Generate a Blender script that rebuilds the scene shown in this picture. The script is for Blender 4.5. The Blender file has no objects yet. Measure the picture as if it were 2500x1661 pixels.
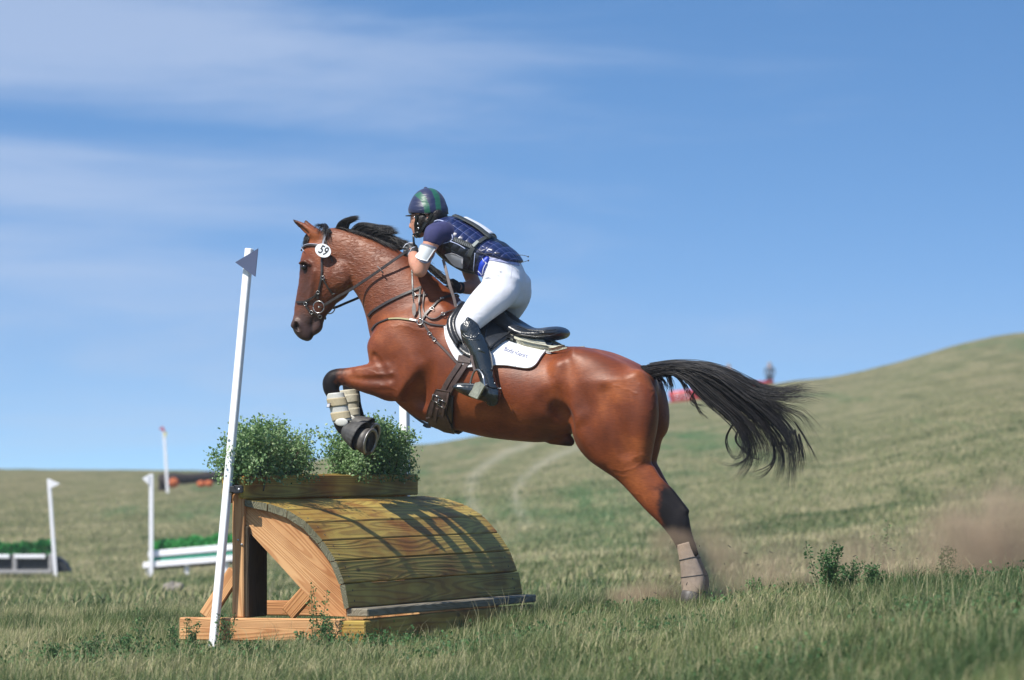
import bpy, math, random
import numpy as np
from mathutils import Vector, Matrix
from mathutils.bvhtree import BVHTree

SC = bpy.context.scene
COL = SC.collection
R = math.radians
# ------------------------------------------------------------------ camera, light, sky, exposure
F = 12000.0; CX = 1250.0; CY = 830.5; HZ = 1110.0; EYE = 1.06
PITCH = math.atan((HZ - CY) / F)
cd = bpy.data.cameras.new('camera'); cam = bpy.data.objects.new('camera', cd); COL.objects.link(cam)
cam.location = (0, 0, EYE); cam.rotation_euler = (R(90) + PITCH, 0, 0)
cd.sensor_width = 36; cd.lens = 36 * F / 2500; cd.clip_end = 6000; cd.clip_start = 0.5
cd.dof.use_dof = True; cd.dof.focus_distance = 27.7; cd.dof.aperture_fstop = 5.0
SC.camera = cam
SUN_EL, SUN_AZ = 51.5, 45.0          # azimuth: degrees left of straight behind the camera
se, sa = R(SUN_EL), R(SUN_AZ)
TO_SUN = Vector((-math.sin(sa) * math.cos(se), -math.cos(sa) * math.cos(se), math.sin(se)))
sl = bpy.data.lights.new('sun', 'SUN'); sl.energy = 5.0; sl.angle = R(0.53); sl.color = (1.0, 0.955, 0.88)
so = bpy.data.objects.new('sun', sl); COL.objects.link(so)
so.rotation_euler = TO_SUN.to_track_quat('Z', 'Y').to_euler(); so.location = TO_SUN * 60
SC.view_settings.view_transform = 'Standard'; SC.view_settings.look = 'None'
SC.view_settings.exposure = 0.34; SC.view_settings.gamma = 1.0
W = bpy.data.worlds.new('World'); SC.world = W; W.use_nodes = True
nt = W.node_tree; nt.nodes.clear()
def wn(t, **k):
    n = nt.nodes.new(t)
    for a, b in k.items(): setattr(n, a, b)
    return n
tc = wn('ShaderNodeTexCoord')
# the low band of sky that a long lens sees, taken a little higher up the dome where it is bluer
sep = wn('ShaderNodeSeparateXYZ'); nt.links.new(tc.outputs['Generated'], sep.inputs[0])
def wm(op, a, b=None, c=None):
    n = wn('ShaderNodeMath', operation=op)
    for i, v in enumerate((a, b, c)):
        if v is None: continue
        if isinstance(v, (int, float)): n.inputs[i].default_value = v
        else: nt.links.new(v, n.inputs[i])
    return n.outputs[0]
zz = wm('MULTIPLY_ADD', sep.outputs[2], 5.0, 0.16)
cmb = wn('ShaderNodeCombineXYZ'); nt.links.new(sep.outputs[0], cmb.inputs[0]); nt.links.new(sep.outputs[1], cmb.inputs[1]); nt.links.new(zz, cmb.inputs[2])
nrm = wn('ShaderNodeVectorMath', operation='NORMALIZE'); nt.links.new(cmb.outputs[0], nrm.inputs[0])
sky = wn('ShaderNodeTexSky', sky_type='NISHITA', sun_disc=False, sun_elevation=se, sun_rotation=R(180 + SUN_AZ))
sky.altitude = 200; sky.air_density = 1.0; sky.dust_density = 0.35; sky.ozone_density = 2.2
nt.links.new(nrm.outputs[0], sky.inputs['Vector'])
# thin streaked cirrus
mp = wn('ShaderNodeMapping'); mp.inputs['Scale'].default_value = (10.0, 10.0, 62.0); mp.inputs['Rotation'].default_value = (0, R(-3.5), 0)
mp.inputs['Location'].default_value = (0.9, 0.0, 1.35)
nt.links.new(tc.outputs['Generated'], mp.inputs['Vector'])
n1 = wn('ShaderNodeTexNoise'); n1.inputs['Scale'].default_value = 1.0; n1.inputs['Detail'].default_value = 9; n1.inputs['Roughness'].default_value = 0.6
n1.inputs['Distortion'].default_value = 0.35
nt.links.new(mp.outputs[0], n1.inputs['Vector'])
# cloud banks: weight by height above the horizon, more of it to the left
zr = wn('ShaderNodeMapRange'); zr.inputs['From Min'].default_value = -.01; zr.inputs['From Max'].default_value = .11; 
zw = wm('MULTIPLY_ADD', sep.outputs[0], .06, sep.outputs[2]); nt.links.new(zw, zr.inputs['Value'])
zc = wn('ShaderNodeValToRGB'); nt.links.new(zr.outputs[0], zc.inputs[0]); ze = zc.color_ramp.elements
for p_, v_ in ((.05, .30), (.20, .42), (.36, .50), (.43, .28), (.475, .75), (.54, .62), (.60, .15), (.66, .70), (.76, .95), (.84, .55), (.90, .10), (1.0, .0)):
    e = ze.new(p_); e.color = (v_, v_, v_, 1)
ze.remove(ze[0]); ze.remove(ze[-1])
xl = wn('ShaderNodeMapRange'); xl.inputs['From Min'].default_value = .045; xl.inputs['From Max'].default_value = -.085; xl.interpolation_type = 'SMOOTHSTEP'; nt.links.new(sep.outputs[0], xl.inputs['Value'])
bank = wm('MULTIPLY', zc.outputs[0], xl.outputs[0]); bank2 = wm('MULTIPLY', bank, .55)
dens = wm('ADD', n1.outputs['Fac'], bank2)
ramp = wn('ShaderNodeMapRange'); ramp.inputs['From Min'].default_value = 0.50; ramp.inputs['From Max'].default_value = 1.02
ramp.interpolation_type = 'SMOOTHSTEP'
nt.links.new(dens, ramp.inputs['Value'])
cf = wm('MULTIPLY', ramp.outputs[0], 0.50)
mix = wn('ShaderNodeMix', data_type='RGBA'); nt.links.new(cf, mix.inputs['Factor'])
tint = wn('ShaderNodeMix', data_type='RGBA', blend_type='MULTIPLY'); tint.inputs['Factor'].default_value = 1.0
hs = wn('ShaderNodeHueSaturation'); hs.inputs['Saturation'].default_value = 1.22; nt.links.new(sky.outputs[0], hs.inputs['Color']); nt.links.new(hs.outputs[0], tint.inputs['A']); tint.inputs['B'].default_value = (1.12, 1.27, 1.27, 1)
nt.links.new(tint.outputs['Result'], mix.inputs['A']); mix.inputs['B'].default_value = (3.9, 4.5, 5.7, 1)
bg = wn('ShaderNodeBackground'); bg.inputs['Strength'].default_value = 0.13
nt.links.new(mix.outputs['Result'], bg.inputs['Color'])
wo = wn('ShaderNodeOutputWorld'); nt.links.new(bg.outputs[0], wo.inputs[0])

# ------------------------------------------------------------------ frames: the horse's line of travel
TH = R(19.0)
D0 = 27.9
O = Vector((0, D0, 0))
H = Vector((-math.cos(TH), math.sin(TH), 0))        # the way the horse jumps
N = Vector((-math.sin(TH), -math.cos(TH), 0))       # its near (left) side
CAM = Vector((0, 0, EYE)); CR = Matrix.Rotation(PITCH, 3, 'X')
def ray(px, py):
    v = Vector(((px - CX) / F, 1.0, -(py - CY) / F)); return (CR @ v)
def P(px, py, w=0.0):
    """the point of the plane w metres to the near side of the line of travel that a pixel of the photo looks at"""
    d = ray(px, py); t = (w - (CAM - O).dot(N)) / d.dot(N); return CAM + d * t
def PY(px, py, Y):
    d = ray(px, py); return CAM + d * (Y / d.y)
def loc(p): q = Vector(p) - O; return (q.dot(H), q.dot(N), q.z)
def wor(u, w, z): return O + H * u + N * w + Vector((0, 0, z))
def mirror(p): u, w, z = loc(p); return wor(u, -w, z)
def pix(p):
    q = CR.transposed() @ (Vector(p) - CAM); return CX + F * q.x / q.y, CY - F * q.z / q.y

# ------------------------------------------------------------------ object helpers
def tag(o, label=None, cat=None, group=None, kind=None):
    if label: o['label'] = label
    if cat: o['category'] = cat
    if group: o['group'] = group
    if kind: o['kind'] = kind
    return o
def thing(name, at, label, cat, group=None):
    e = bpy.data.objects.new(name, None); COL.objects.link(e); e.location = at; e.empty_display_size = .1
    return tag(e, label, cat, group)
def mesh(name, V, Fc, mat, parent=None, smooth=False, attrs=None):
    V = [tuple(v) for v in V] if not isinstance(V, np.ndarray) else V
    off = Vector((0, 0, 0)); p = parent
    while p is not None: off += p.location; p = p.parent
    me = bpy.data.meshes.new(name)
    A = np.asarray(V, dtype=np.float64) - np.array(off)[None, :]
    me.from_pydata(A.tolist(), [], Fc if not isinstance(Fc, np.ndarray) else Fc.tolist())
    if attrs:
        for an, (tp, data) in attrs.items():
            a = me.attributes.new(an, tp, 'POINT')
            a.data.foreach_set({'FLOAT': 'value', 'FLOAT_VECTOR': 'vector', 'FLOAT_COLOR': 'color'}[tp], np.asarray(data, dtype=np.float32).ravel())
    if smooth: me.polygons.foreach_set('use_smooth', [True] * len(me.polygons))
    me.update()
    o = bpy.data.objects.new(name, me); COL.objects.link(o)
    for m in (mat if isinstance(mat, (list, tuple)) else [mat]): me.materials.append(m)
    if parent is not None: o.parent = parent
    return o
split_max = 8
class MB:
    """collects shapes that make ONE mesh"""
    def __init__(s): s.v = []; s.f = []; s.g = []
    def add(s, V, Fc, g=None):
        n = len(s.v); s.v += [Vector(v) for v in V]; s.f += [[i + n for i in f] for f in Fc]
        s.g += (g if g else [(0, 0, 0)] * len(V)); return s
    def box(s, o, a, b, c, ax=0, seed=0.0, bev=0.006):
        """box from corner o with edge vectors a,b,c; chamfered; grain runs along edge number ax"""
        o = Vector(o); E = [Vector(a), Vector(b), Vector(c)]; L = [e.length for e in E]; U = [e / l for e, l in zip(E, L)]
        bv = min(bev, min(L) * .3); pts = []; gc = []
        idx = {}
        for i in (0, 1):
            for j in (0, 1):
                for k in (0, 1):
                    sgn = (i, j, k)
                    for m in range(3):
                        t = [(bv if q == 0 else L[n_] - bv) for n_, q in enumerate(sgn)]
                        t[m] = 0 if sgn[m] == 0 else L[m]
                        idx[(sgn, m)] = len(pts)
                        pts.append(o + U[0] * t[0] + U[1] * t[1] + U[2] * t[2])
                        r = [t[ax], t[(ax + 1) % 3], t[(ax + 2) % 3]]; gc.append((r[0] + seed * 3.1, r[1] + seed * 1.7, r[2] + seed))
        fs = []
        for m in range(3):
            a1, a2 = (m + 1) % 3, (m + 2) % 3
            for q in (0, 1):
                ring = []
                for x, y in ((0, 0), (1, 0), (1, 1), (0, 1)):
                    sg = [0, 0, 0]; sg[m] = q; sg[a1] = x; sg[a2] = y; ring.append(idx[(tuple(sg), m)])
                fs.append(ring if q else ring[::-1])
            for x in (0, 1):
                for y in (0, 1):
                    s0 = [0, 0, 0]; s0[a1] = x; s0[a2] = y; s1 = list(s0); s1[m] = 1
                    s0, s1 = tuple(s0), tuple(s1)
                    ring = [idx[(s0, a1)], idx[(s1, a1)], idx[(s1, a2)], idx[(s0, a2)]]
                    fs.append(ring if (x + y) % 2 == 0 else ring[::-1])
        for sg in [(i, j, k) for i in (0, 1) for j in (0, 1) for k in (0, 1)]:
            ring = [idx[(sg, 0)], idx[(sg, 1)], idx[(sg, 2)]]; fs.append(ring if sum(sg) % 2 else ring[::-1])
        return s.add(pts, fs, gc)
    def tube(s, pts, r, n=8, cap=True):
        pts = [Vector(p) for p in pts]; m = len(pts)
        rs = r if isinstance(r, (list, tuple)) else [r] * m
        up = Vector((0, 0, 1)); V = []; Fc = []
        for i, p in enumerate(pts):
            t = (pts[min(i + 1, m - 1)] - pts[max(i - 1, 0)]).normalized()
            a = t.cross(up)
            if a.length < .1: a = t.cross(Vector((1, 0, 0)))
            a.normalize(); b = t.cross(a); up = -b if b.z < 0 else b
            for k in range(n):
                an = 2 * math.pi * k / n; V.append(p + (a * math.cos(an) + b * math.sin(an)) * rs[i])
        for i in range(m - 1):
            for k in range(n): Fc.append([i * n + k, i * n + (k + 1) % n, (i + 1) * n + (k + 1) % n, (i + 1) * n + k])
        if cap: Fc.append(list(range(n))[::-1]); Fc.append([(m - 1) * n + k for k in range(n)])
        return s.add(V, Fc)
    def sweep(s, pts, nrm, wd, th):
        """flat strap: rectangular section along pts, broad side facing nrm"""
        m = len(pts); V = []; Fc = []
        for i, p in enumerate(pts):
            t = (pts[min(i + 1, m - 1)] - pts[max(i - 1, 0)]).normalized(); n_ = nrm[i]; sdir = t.cross(n_)
            if sdir.length < 1e-5: sdir = t.cross(Vector((0, 0, 1)))
            sdir.normalize(); n2 = sdir.cross(t).normalized()
            w_ = (wd[i] if isinstance(wd, (list, tuple)) else wd) / 2
            for a, b in ((-1, 0), (-.8, 1), (.8, 1), (1, 0)): V.append(p + sdir * a * w_ + n2 * (b * th))
        for i in range(m - 1):
            for k in range(4): Fc.append([i * 4 + k, (i + 1) * 4 + k, (i + 1) * 4 + (k + 1) % 4, i * 4 + (k + 1) % 4])
        Fc.append([0, 1, 2, 3]); Fc.append([(m - 1) * 4 + k for k in (3, 2, 1, 0)])
        return s.add(V, Fc)
    def ell(s, c, ax, n=10, m=14):
        """ellipsoid: centre, three half-axis vectors"""
        V = []; Fc = []; c = Vector(c); A = [Vector(a) for a in ax]
        for i in range(n + 1):
            th = math.pi * i / n
            for k in range(m):
                ph = 2 * math.pi * k / m
                V.append(c + A[0] * math.sin(th) * math.cos(ph) + A[1] * math.sin(th) * math.sin(ph) + A[2] * math.cos(th))
        for i in range(n):
            for k in range(m): Fc.append([i * m + k, (i + 1) * m + k, (i + 1) * m + (k + 1) % m, i * m + (k + 1) % m])
        return s.add(V, Fc)
    def prism(s, poly, d, g=None):
        """closed outline poly (3D points) extruded by vector d"""
        n = len(poly); V = [Vector(p) for p in poly] + [Vector(p) + d for p in poly]
        Fc = [list(range(n))[::-1], [n + i for i in range(n)]] + [[i, (i + 1) % n, n + (i + 1) % n, n + i] for i in range(n)]
        return s.add(V, Fc, (g + g) if g else None)
    def build(s, name, mat, parent=None, smooth=False, split=True):
        if split and parent is not None:
            par = list(range(len(s.v)))
            def fd(a):
                while par[a] != a: par[a] = par[par[a]]; a = par[a]
                return a
            for f in s.f:
                r0 = fd(f[0])
                for i in f[1:]: par[fd(i)] = r0
            gr = {}
            for f in s.f: gr.setdefault(fd(f[0]), []).append(f)
            if 1 < len(gr) <= split_max:
                first = None
                for k_, fs in gr.items():
                    ids = sorted({i for f in fs for i in f}); mp = {a: b for b, a in enumerate(ids)}; m = MB(); m.v = [s.v[i] for i in ids]; m.g = [s.g[i] for i in ids]; m.f = [[mp[i] for i in f] for f in fs]
                    o = m.build(name, mat, parent, smooth, False); first = first or o
                return first
        return mesh(name, s.v, s.f, mat, parent, smooth, {'gc': ('FLOAT_VECTOR', [tuple(x) for x in s.g])} if any(x != (0, 0, 0) for x in s.g) else None)

# ------------------------------------------------------------------ materials
def newmat(name):
    m = bpy.data.materials.new(name); m.use_nodes = True; return m, m.node_tree, m.node_tree.nodes['Principled BSDF']
def link(t, a, b): t.links.new(a, b)
def nd(t, ty, **k):
    n = t.nodes.new(ty)
    for a, b in k.items():
        if a in n.inputs.keys() if hasattr(n, 'inputs') else False: n.inputs[a].default_value = b
        else: setattr(n, a, b)
    return n
def ramp(t, fac, stops):
    r = t.nodes.new('ShaderNodeValToRGB'); e = r.color_ramp.elements
    while len(e) < len(stops): e.new(.5)
    for i, (p_, c) in enumerate(stops): e[i].position = p_; e[i].color = (*c, 1)
    t.links.new(fac, r.inputs[0]); return r.outputs[0]
def plain(name, c, rough=.6, var=.25, scale=30, bump=0.0, bscale=None, metal=0, spec=.5, c2=None, coat=0, sheen=0, trans=0, detail=5):
    m, t, b = newmat(name)
    co = nd(t, 'ShaderNodeTexCoord').outputs['Object']
    n = t.nodes.new('ShaderNodeTexNoise'); n.inputs['Scale'].default_value = scale; n.inputs['Detail'].default_value = detail
    link(t, co, n.inputs['Vector'])
    lo = [x * (1 - var) for x in c]; hi = [min(1, x * (1 + var)) for x in (c2 or c)]
    link(t, ramp(t, n.outputs['Fac'], [(.3, lo), (.7, hi)]), b.inputs['Base Color'])
    b.inputs['Roughness'].default_value = rough; b.inputs['Metallic'].default_value = metal
    b.inputs['Specular IOR Level'].default_value = spec
    b.inputs['Coat Weight'].default_value = coat; b.inputs['Coat Roughness'].default_value = .15
    b.inputs['Sheen Weight'].default_value = sheen
    if bump:
        n2 = t.nodes.new('ShaderNodeTexNoise'); n2.inputs['Scale'].default_value = bscale or scale * 3; n2.inputs['Detail'].default_value = 4
        link(t, co, n2.inputs['Vector'])
        bp = t.nodes.new('ShaderNodeBump'); bp.inputs['Strength'].default_value = 1.0; bp.inputs['Distance'].default_value = bump
        link(t, n2.outputs['Fac'], bp.inputs['Height']); link(t, bp.outputs[0], b.inputs['Normal'])
    return m
def wood(name, lightc, darkc, stainc, stain=.5, rough=.7, spec=.35, fr=11.0):
    m, t, b = newmat(name)
    at = t.nodes.new('ShaderNodeAttribute'); at.attribute_name = 'gc'
    mp = t.nodes.new('ShaderNodeMapping'); mp.inputs['Scale'].default_value = (.32, 5.0, 5.0); link(t, at.outputs['Vector'], mp.inputs[0])
    nz = t.nodes.new('ShaderNodeTexNoise'); nz.inputs['Scale'].default_value = 1.7; nz.inputs['Detail'].default_value = 1; nz.inputs['Distortion'].default_value = .15; link(t, mp.outputs[0], nz.inputs['Vector'])
    k = t.nodes.new('ShaderNodeMath'); k.operation = 'MULTIPLY'; k.inputs[1].default_value = fr * 12; link(t, nz.outputs['Fac'], k.inputs[0])
    sn = t.nodes.new('ShaderNodeMath'); sn.operation = 'SINE'; link(t, k.outputs[0], sn.inputs[0])
    mr = t.nodes.new('ShaderNodeMapRange'); mr.inputs[1].default_value = -.6; mr.inputs[2].default_value = 1.0; link(t, sn.outputs[0], mr.inputs[0])
    fib = t.nodes.new('ShaderNodeTexNoise'); mp2 = t.nodes.new('ShaderNodeMapping'); mp2.inputs['Scale'].default_value = (4, 130, 130)
    link(t, at.outputs['Vector'], mp2.inputs[0]); link(t, mp2.outputs[0], fib.inputs['Vector']); fib.inputs['Scale'].default_value = 1; fib.inputs['Detail'].default_value = 3
    ad = t.nodes.new('ShaderNodeMath'); ad.operation = 'MULTIPLY_ADD'; ad.inputs[1].default_value = .55; link(t, fib.outputs['Fac'], ad.inputs[0]); link(t, mr.outputs[0], ad.inputs[2])
    g = ramp(t, ad.outputs[0], [(.25, lightc), (.78, [(x * .82 + y * .18) for x, y in zip(lightc, darkc)]), (1.15 if False else 1.0, [(x * .45 + y * .55) for x, y in zip(lightc, darkc)])])
    st = t.nodes.new('ShaderNodeTexNoise'); mp3 = t.nodes.new('ShaderNodeMapping'); mp3.inputs['Scale'].default_value = (1.6, 3.5, 3.5)
    link(t, at.outputs['Vector'], mp3.inputs[0]); link(t, mp3.outputs[0], st.inputs['Vector']); st.inputs['Scale'].default_value = 1.3; st.inputs['Detail'].default_value = 6
    sm = t.nodes.new('ShaderNodeMapRange'); sm.inputs[1].default_value = .42; sm.inputs[2].default_value = .66; sm.inputs[4].default_value = stain; link(t, st.outputs['Fac'], sm.inputs[0])
    mx = t.nodes.new('ShaderNodeMix'); mx.data_type = 'RGBA'; mx.blend_type = 'MULTIPLY'; link(t, sm.outputs[0], mx.inputs['Factor']); link(t, g, mx.inputs['A']); mx.inputs['B'].default_value = (*stainc, 1)
    # knots: dark ovals
    vo = t.nodes.new('ShaderNodeTexVoronoi'); mp4 = t.nodes.new('ShaderNodeMapping'); mp4.inputs['Scale'].default_value = (2.3, 5.5, 5.5)
    link(t, at.outputs['Vector'], mp4.inputs[0]); link(t, mp4.outputs[0], vo.inputs['Vector']); vo.inputs['Scale'].default_value = 1.0
    kr = t.nodes.new('ShaderNodeMapRange'); kr.inputs[1].default_value = .11; kr.inputs[2].default_value = .05; kr.inputs[4].default_value = .8; link(t, vo.outputs['Distance'], kr.inputs[0])
    mk = t.nodes.new('ShaderNodeMix'); mk.data_type = 'RGBA'; link(t, kr.outputs[0], mk.inputs['Factor']); link(t, mx.outputs['Result'], mk.inputs['A']); mk.inputs['B'].default_value = (*[x * .35 for x in darkc], 1)
    link(t, mk.outputs['Result'], b.inputs['Base Color']); b.inputs['Roughness'].default_value = rough; b.inputs['Specular IOR Level'].default_value = spec
    bp = t.nodes.new('ShaderNodeBump'); bp.inputs['Distance'].default_value = .0015; bp.inputs['Strength'].default_value = .7; link(t, ad.outputs[0], bp.inputs['Height']); link(t, bp.outputs[0], b.inputs['Normal'])
    return m
rng = np.random.default_rng(7); random.seed(7)
def vnoise(x, y, s, seed=0):
    """smooth value noise on arrays"""
    r = np.random.default_rng(seed).random((256, 256)); x = np.asarray(x) / s + 1000; y = np.asarray(y) / s + 1000
    i = np.floor(x).astype(int); j = np.floor(y).astype(int); fx = x - i; fy = y - j
    fx = fx * fx * (3 - 2 * fx); fy = fy * fy * (3 - 2 * fy); g = lambda a, b: r[a % 256, b % 256]
    return (g(i, j) * (1 - fx) + g(i + 1, j) * fx) * (1 - fy) + (g(i, j + 1) * (1 - fx) + g(i + 1, j + 1) * fx) * fy
# ------------------------------------------------------------------ ground: one sheet, slopes down behind the jump and climbs to a hill on the right
CC = np.array([-1500., 0, 600, 1000, 1600, 2000, 2500, 4500])
def zy(y, Y): return EYE - (y - HZ) / F * Y
YR = [0, 14, 20, 28, 31, 40, 60, 90, 120, 150, 200, 250, 300, 420, 900, 3000]
TB = []
z28 = [zy(y, 28) for y in (1565, 1568, 1572, 1556, 1488, 1450, 1405, 1300)]
for Y in YR:
    if Y == 0: row = [0.0] * 8
    elif Y == 14: row = [.02, .02, .02, .02, .05, .22, .40, .5]
    elif Y == 20: row = [.02, .0, .0, .02, .13, .26, .39, .6]
    elif Y == 28: row = z28
    elif Y == 31: row = [-.03, -.03, -.03, -.02, .08, .16, .26, .5]
    else:
        ys = {40: (1490, 1490, 1488, 1482, 1452, 1430, 1402, 1350), 60: (1450, 1450, 1445, 1425, 1385, 1355, 1325, 1230), 90: (1402, 1402, 1395, 1350, 1290, 1245, 1180, 950),
              120: (1290, 1290, 1290, 1232, 1170, 1120, 1035, 700), 150: (1205, 1205, 1200, 1162, 1095, 1040, 945, 500), 200: (1155, 1153, 1156, 1110, 1025, 965, 862, 300),
              250: (1150, 1149, 1153, 1090, 985, 922, 812, 200), 300: (1156, 1152, 1156, 1094, 992, 932, 830, 230), 420: (1200, 1195, 1195, 1150, 1080, 1040, 960, 500),
              900: (1215,) * 8, 3000: (1180,) * 8}[Y]
        row = [zy(y, Y) for y in ys]
    TB.append(row)
TB = np.array(TB); YR = np.array(YR, float)
def _cr(p0, p1, p2, p3, t): return .5 * ((2 * p1) + (-p0 + p2) * t + (2 * p0 - 5 * p1 + 4 * p2 - p3) * t * t + (-p0 + 3 * p1 - 3 * p2 + p3) * t ** 3)
def gz(X, Y, bumps=True):
    X = np.atleast_1d(np.asarray(X, float)); Y = np.atleast_1d(np.asarray(Y, float)); Yc = np.clip(Y, 0, 2999)
    c = CX + F * X / np.maximum(Y, 14.0); c = np.clip(c, CC[0], CC[-1] - 1)
    i = np.clip(np.searchsorted(YR, Yc, side='right') - 1, 0, len(YR) - 2); ty = (Yc - YR[i]) / (YR[i + 1] - YR[i])
    j = np.clip(np.searchsorted(CC, c, side='right') - 1, 0, len(CC) - 2); tx = (c - CC[j]) / (CC[j + 1] - CC[j]); tx = tx * tx * (3 - 2 * tx) * .6 + tx * .4
    def row(k): k = np.clip(k, 0, len(YR) - 1); return TB[k, j] * (1 - tx) + TB[k, j + 1] * tx
    # smooth in depth, without overshoot
    a, b = row(i), row(i + 1); s = ty * ty * (3 - 2 * ty); z = a * (1 - s) + b * s; z = .5 * z + .5 * (a * (1 - ty) + b * ty)
    if bumps:
        f = np.clip((Y - 8) / 20, 0, 1)
        z = z + f * ((vnoise(X, Y, 1.3, 3) - .5) * .045 + (vnoise(X, Y, .37, 4) - .5) * .018) + np.clip((Y - 45) / 60, 0, 1) * ((vnoise(X, Y, 9, 5) - .5) * .22 + (vnoise(X, Y, 2.5, 6) - .5) * .10)
    return z
def gz1(X, Y): return float(gz(X, Y)[0])
ys_ = np.concatenate([np.linspace(-40, 12, 14), np.arange(12.3, 36, .22), np.arange(36.3, 70, .5), np.arange(70.8, 160, 1.1), np.arange(162, 330, 2.2), np.geomspace(335, 1000, 14)])
ts_ = np.concatenate([np.linspace(-1, -.17, 14)[:-1], np.linspace(-.17, .17, 260), np.linspace(.17, 1, 14)[1:]])
Yg, Tg = np.meshgrid(ys_, ts_, indexing='ij')
HW = np.maximum(Yg, 14) * 1.0 + 25
Xg = np.where(np.abs(Tg) <= .17, Tg * (np.maximum(Yg, 14) + 0), 0)
edge = .17 * np.maximum(Yg, 14)
far_ = edge + (np.abs(Tg) - .17) / .83 * (np.maximum(Yg, 14) * 1.2 + 60)
Xg = np.where(np.abs(Tg) <= .17, Xg, np.sign(Tg) * far_)
Zg = gz(Xg.ravel(), Yg.ravel()).reshape(Xg.shape)
ny, nx = Xg.shape
V = np.stack([Xg.ravel(), Yg.ravel(), Zg.ravel()], 1)
I = np.arange(ny * nx).reshape(ny, nx)
Fq = np.stack([I[:-1, :-1].ravel(), I[:-1, 1:].ravel(), I[1:, 1:].ravel(), I[1:, :-1].ravel()], 1)
def ground_mat():
    m, t, b = newmat('meadow')
    co = nd(t, 'ShaderNodeTexCoord').outputs['Object']
    def noise(s, d=5, sc=(1, 1, 1), off=0):
        mp = t.nodes.new('ShaderNodeMapping'); mp.inputs['Scale'].default_value = (sc[0], sc[1] * .22, sc[2] * 1.5); mp.inputs['Location'].default_value = (off, off, 0)
        link(t, co, mp.inputs[0]); n = t.nodes.new('ShaderNodeTexNoise'); n.inputs['Scale'].default_value = s; n.inputs['Detail'].default_value = d; n.inputs['Roughness'].default_value = .68
        link(t, mp.outputs[0], n.inputs['Vector']); return n.outputs['Fac']
    a = noise(.9, 8); base = ramp(t, a, [(.28, (.085, .095, .038)), (.46, (.160, .165, .074)), (.60, (.225, .210, .110)), (.76, (.31, .27, .16))])
    g = noise(.22, 7, (1, .35, 1), 13); gm = nd(t, 'ShaderNodeMapRange'); gm.inputs[1].default_value = .54; gm.inputs[2].default_value = .64; gm.inputs[4].default_value = .8; link(t, g, gm.inputs[0])
    mx = t.nodes.new('ShaderNodeMix'); mx.data_type = 'RGBA'; link(t, gm.outputs[0], mx.inputs['Factor']); link(t, base, mx.inputs['A']); mx.inputs['B'].default_value = (.055, .13, .042, 1)
    w_ = noise(.06, 6, (1, .5, 1), 40); wm_ = nd(t, 'ShaderNodeMapRange'); wm_.inputs[1].default_value = .45; wm_.inputs[2].default_value = .7; wm_.inputs[4].default_value = .55; link(t, w_, wm_.inputs[0])
    m2 = t.nodes.new('ShaderNodeMix'); m2.data_type = 'RGBA'; link(t, wm_.outputs[0], m2.inputs['Factor']); link(t, mx.outputs['Result'], m2.inputs['A']); m2.inputs['B'].default_value = (.22, .185, .095, 1)
    d = noise(6, 6, (1, 1, 1), 7); m3 = t.nodes.new('ShaderNodeMix'); m3.data_type = 'RGBA'; m3.blend_type = 'MULTIPLY'; m3.inputs['Factor'].default_value = .95
    link(t, m2.outputs['Result'], m3.inputs['A']); link(t, ramp(t, d, [(.3, (.5, .52, .48)), (.7, (1.35, 1.3, 1.3))]), m3.inputs['B'])
    at = t.nodes.new('ShaderNodeAttribute'); at.attribute_name = 'track'; m4 = t.nodes.new('ShaderNodeMix'); m4.data_type = 'RGBA'; link(t, at.outputs['Fac'], m4.inputs['Factor']); link(t, m3.outputs['Result'], m4.inputs['A']); m4.inputs['B'].default_value = (.36, .33, .24, 1)
    link(t, m4.outputs['Result'], b.inputs['Base Color']); b.inputs['Roughness'].default_value = .95; b.inputs['Specular IOR Level'].default_value = .1
    bp = t.nodes.new('ShaderNodeBump'); bp.inputs['Distance'].default_value = .12; link(t, d, bp.inputs['Height']); link(t, bp.outputs[0], b.inputs['Normal'])
    return m
M_GROUND = ground_mat()
# two worn wheel tracks curving over the hill
gq = (V - np.array(CAM)[None]) @ np.array(CR); gpx, gpy = CX + F * gq[:, 0] / np.maximum(gq[:, 1], 1), CY - F * gq[:, 2] / np.maximum(gq[:, 1], 1)
trk = np.zeros(len(V))
for pl in ([(1283, 1275), (1262, 1235), (1256, 1205), (1275, 1170), (1310, 1140), (1360, 1112), (1430, 1085)], [(1180, 1300), (1158, 1250), (1146, 1205), (1155, 1165), (1185, 1135), (1235, 1105), (1290, 1085)]):
    pr = np.array([(a, b) for a, b in pl], float)
    for (a, b) in zip(pr[:-1], pr[1:]):
        dx_, dy_ = b - a; tt = np.clip(((gpx - a[0]) * dx_ + (gpy - a[1]) * dy_) / (dx_ ** 2 + dy_ ** 2), 0, 1); ds_ = np.hypot((gpx - a[0] - tt * dx_), (gpy - a[1] - tt * dy_) * 1.6)
        trk = np.maximum(trk, np.exp(-(ds_ / 13) ** 2) * (V[:, 1] > 60))
ground = mesh('ground', V, Fq, M_GROUND, None, True, {'track': ('FLOAT', trk * .5)}); tag(ground, 'rolling prairie meadow climbing to a hill', None, None, 'structure')
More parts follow.
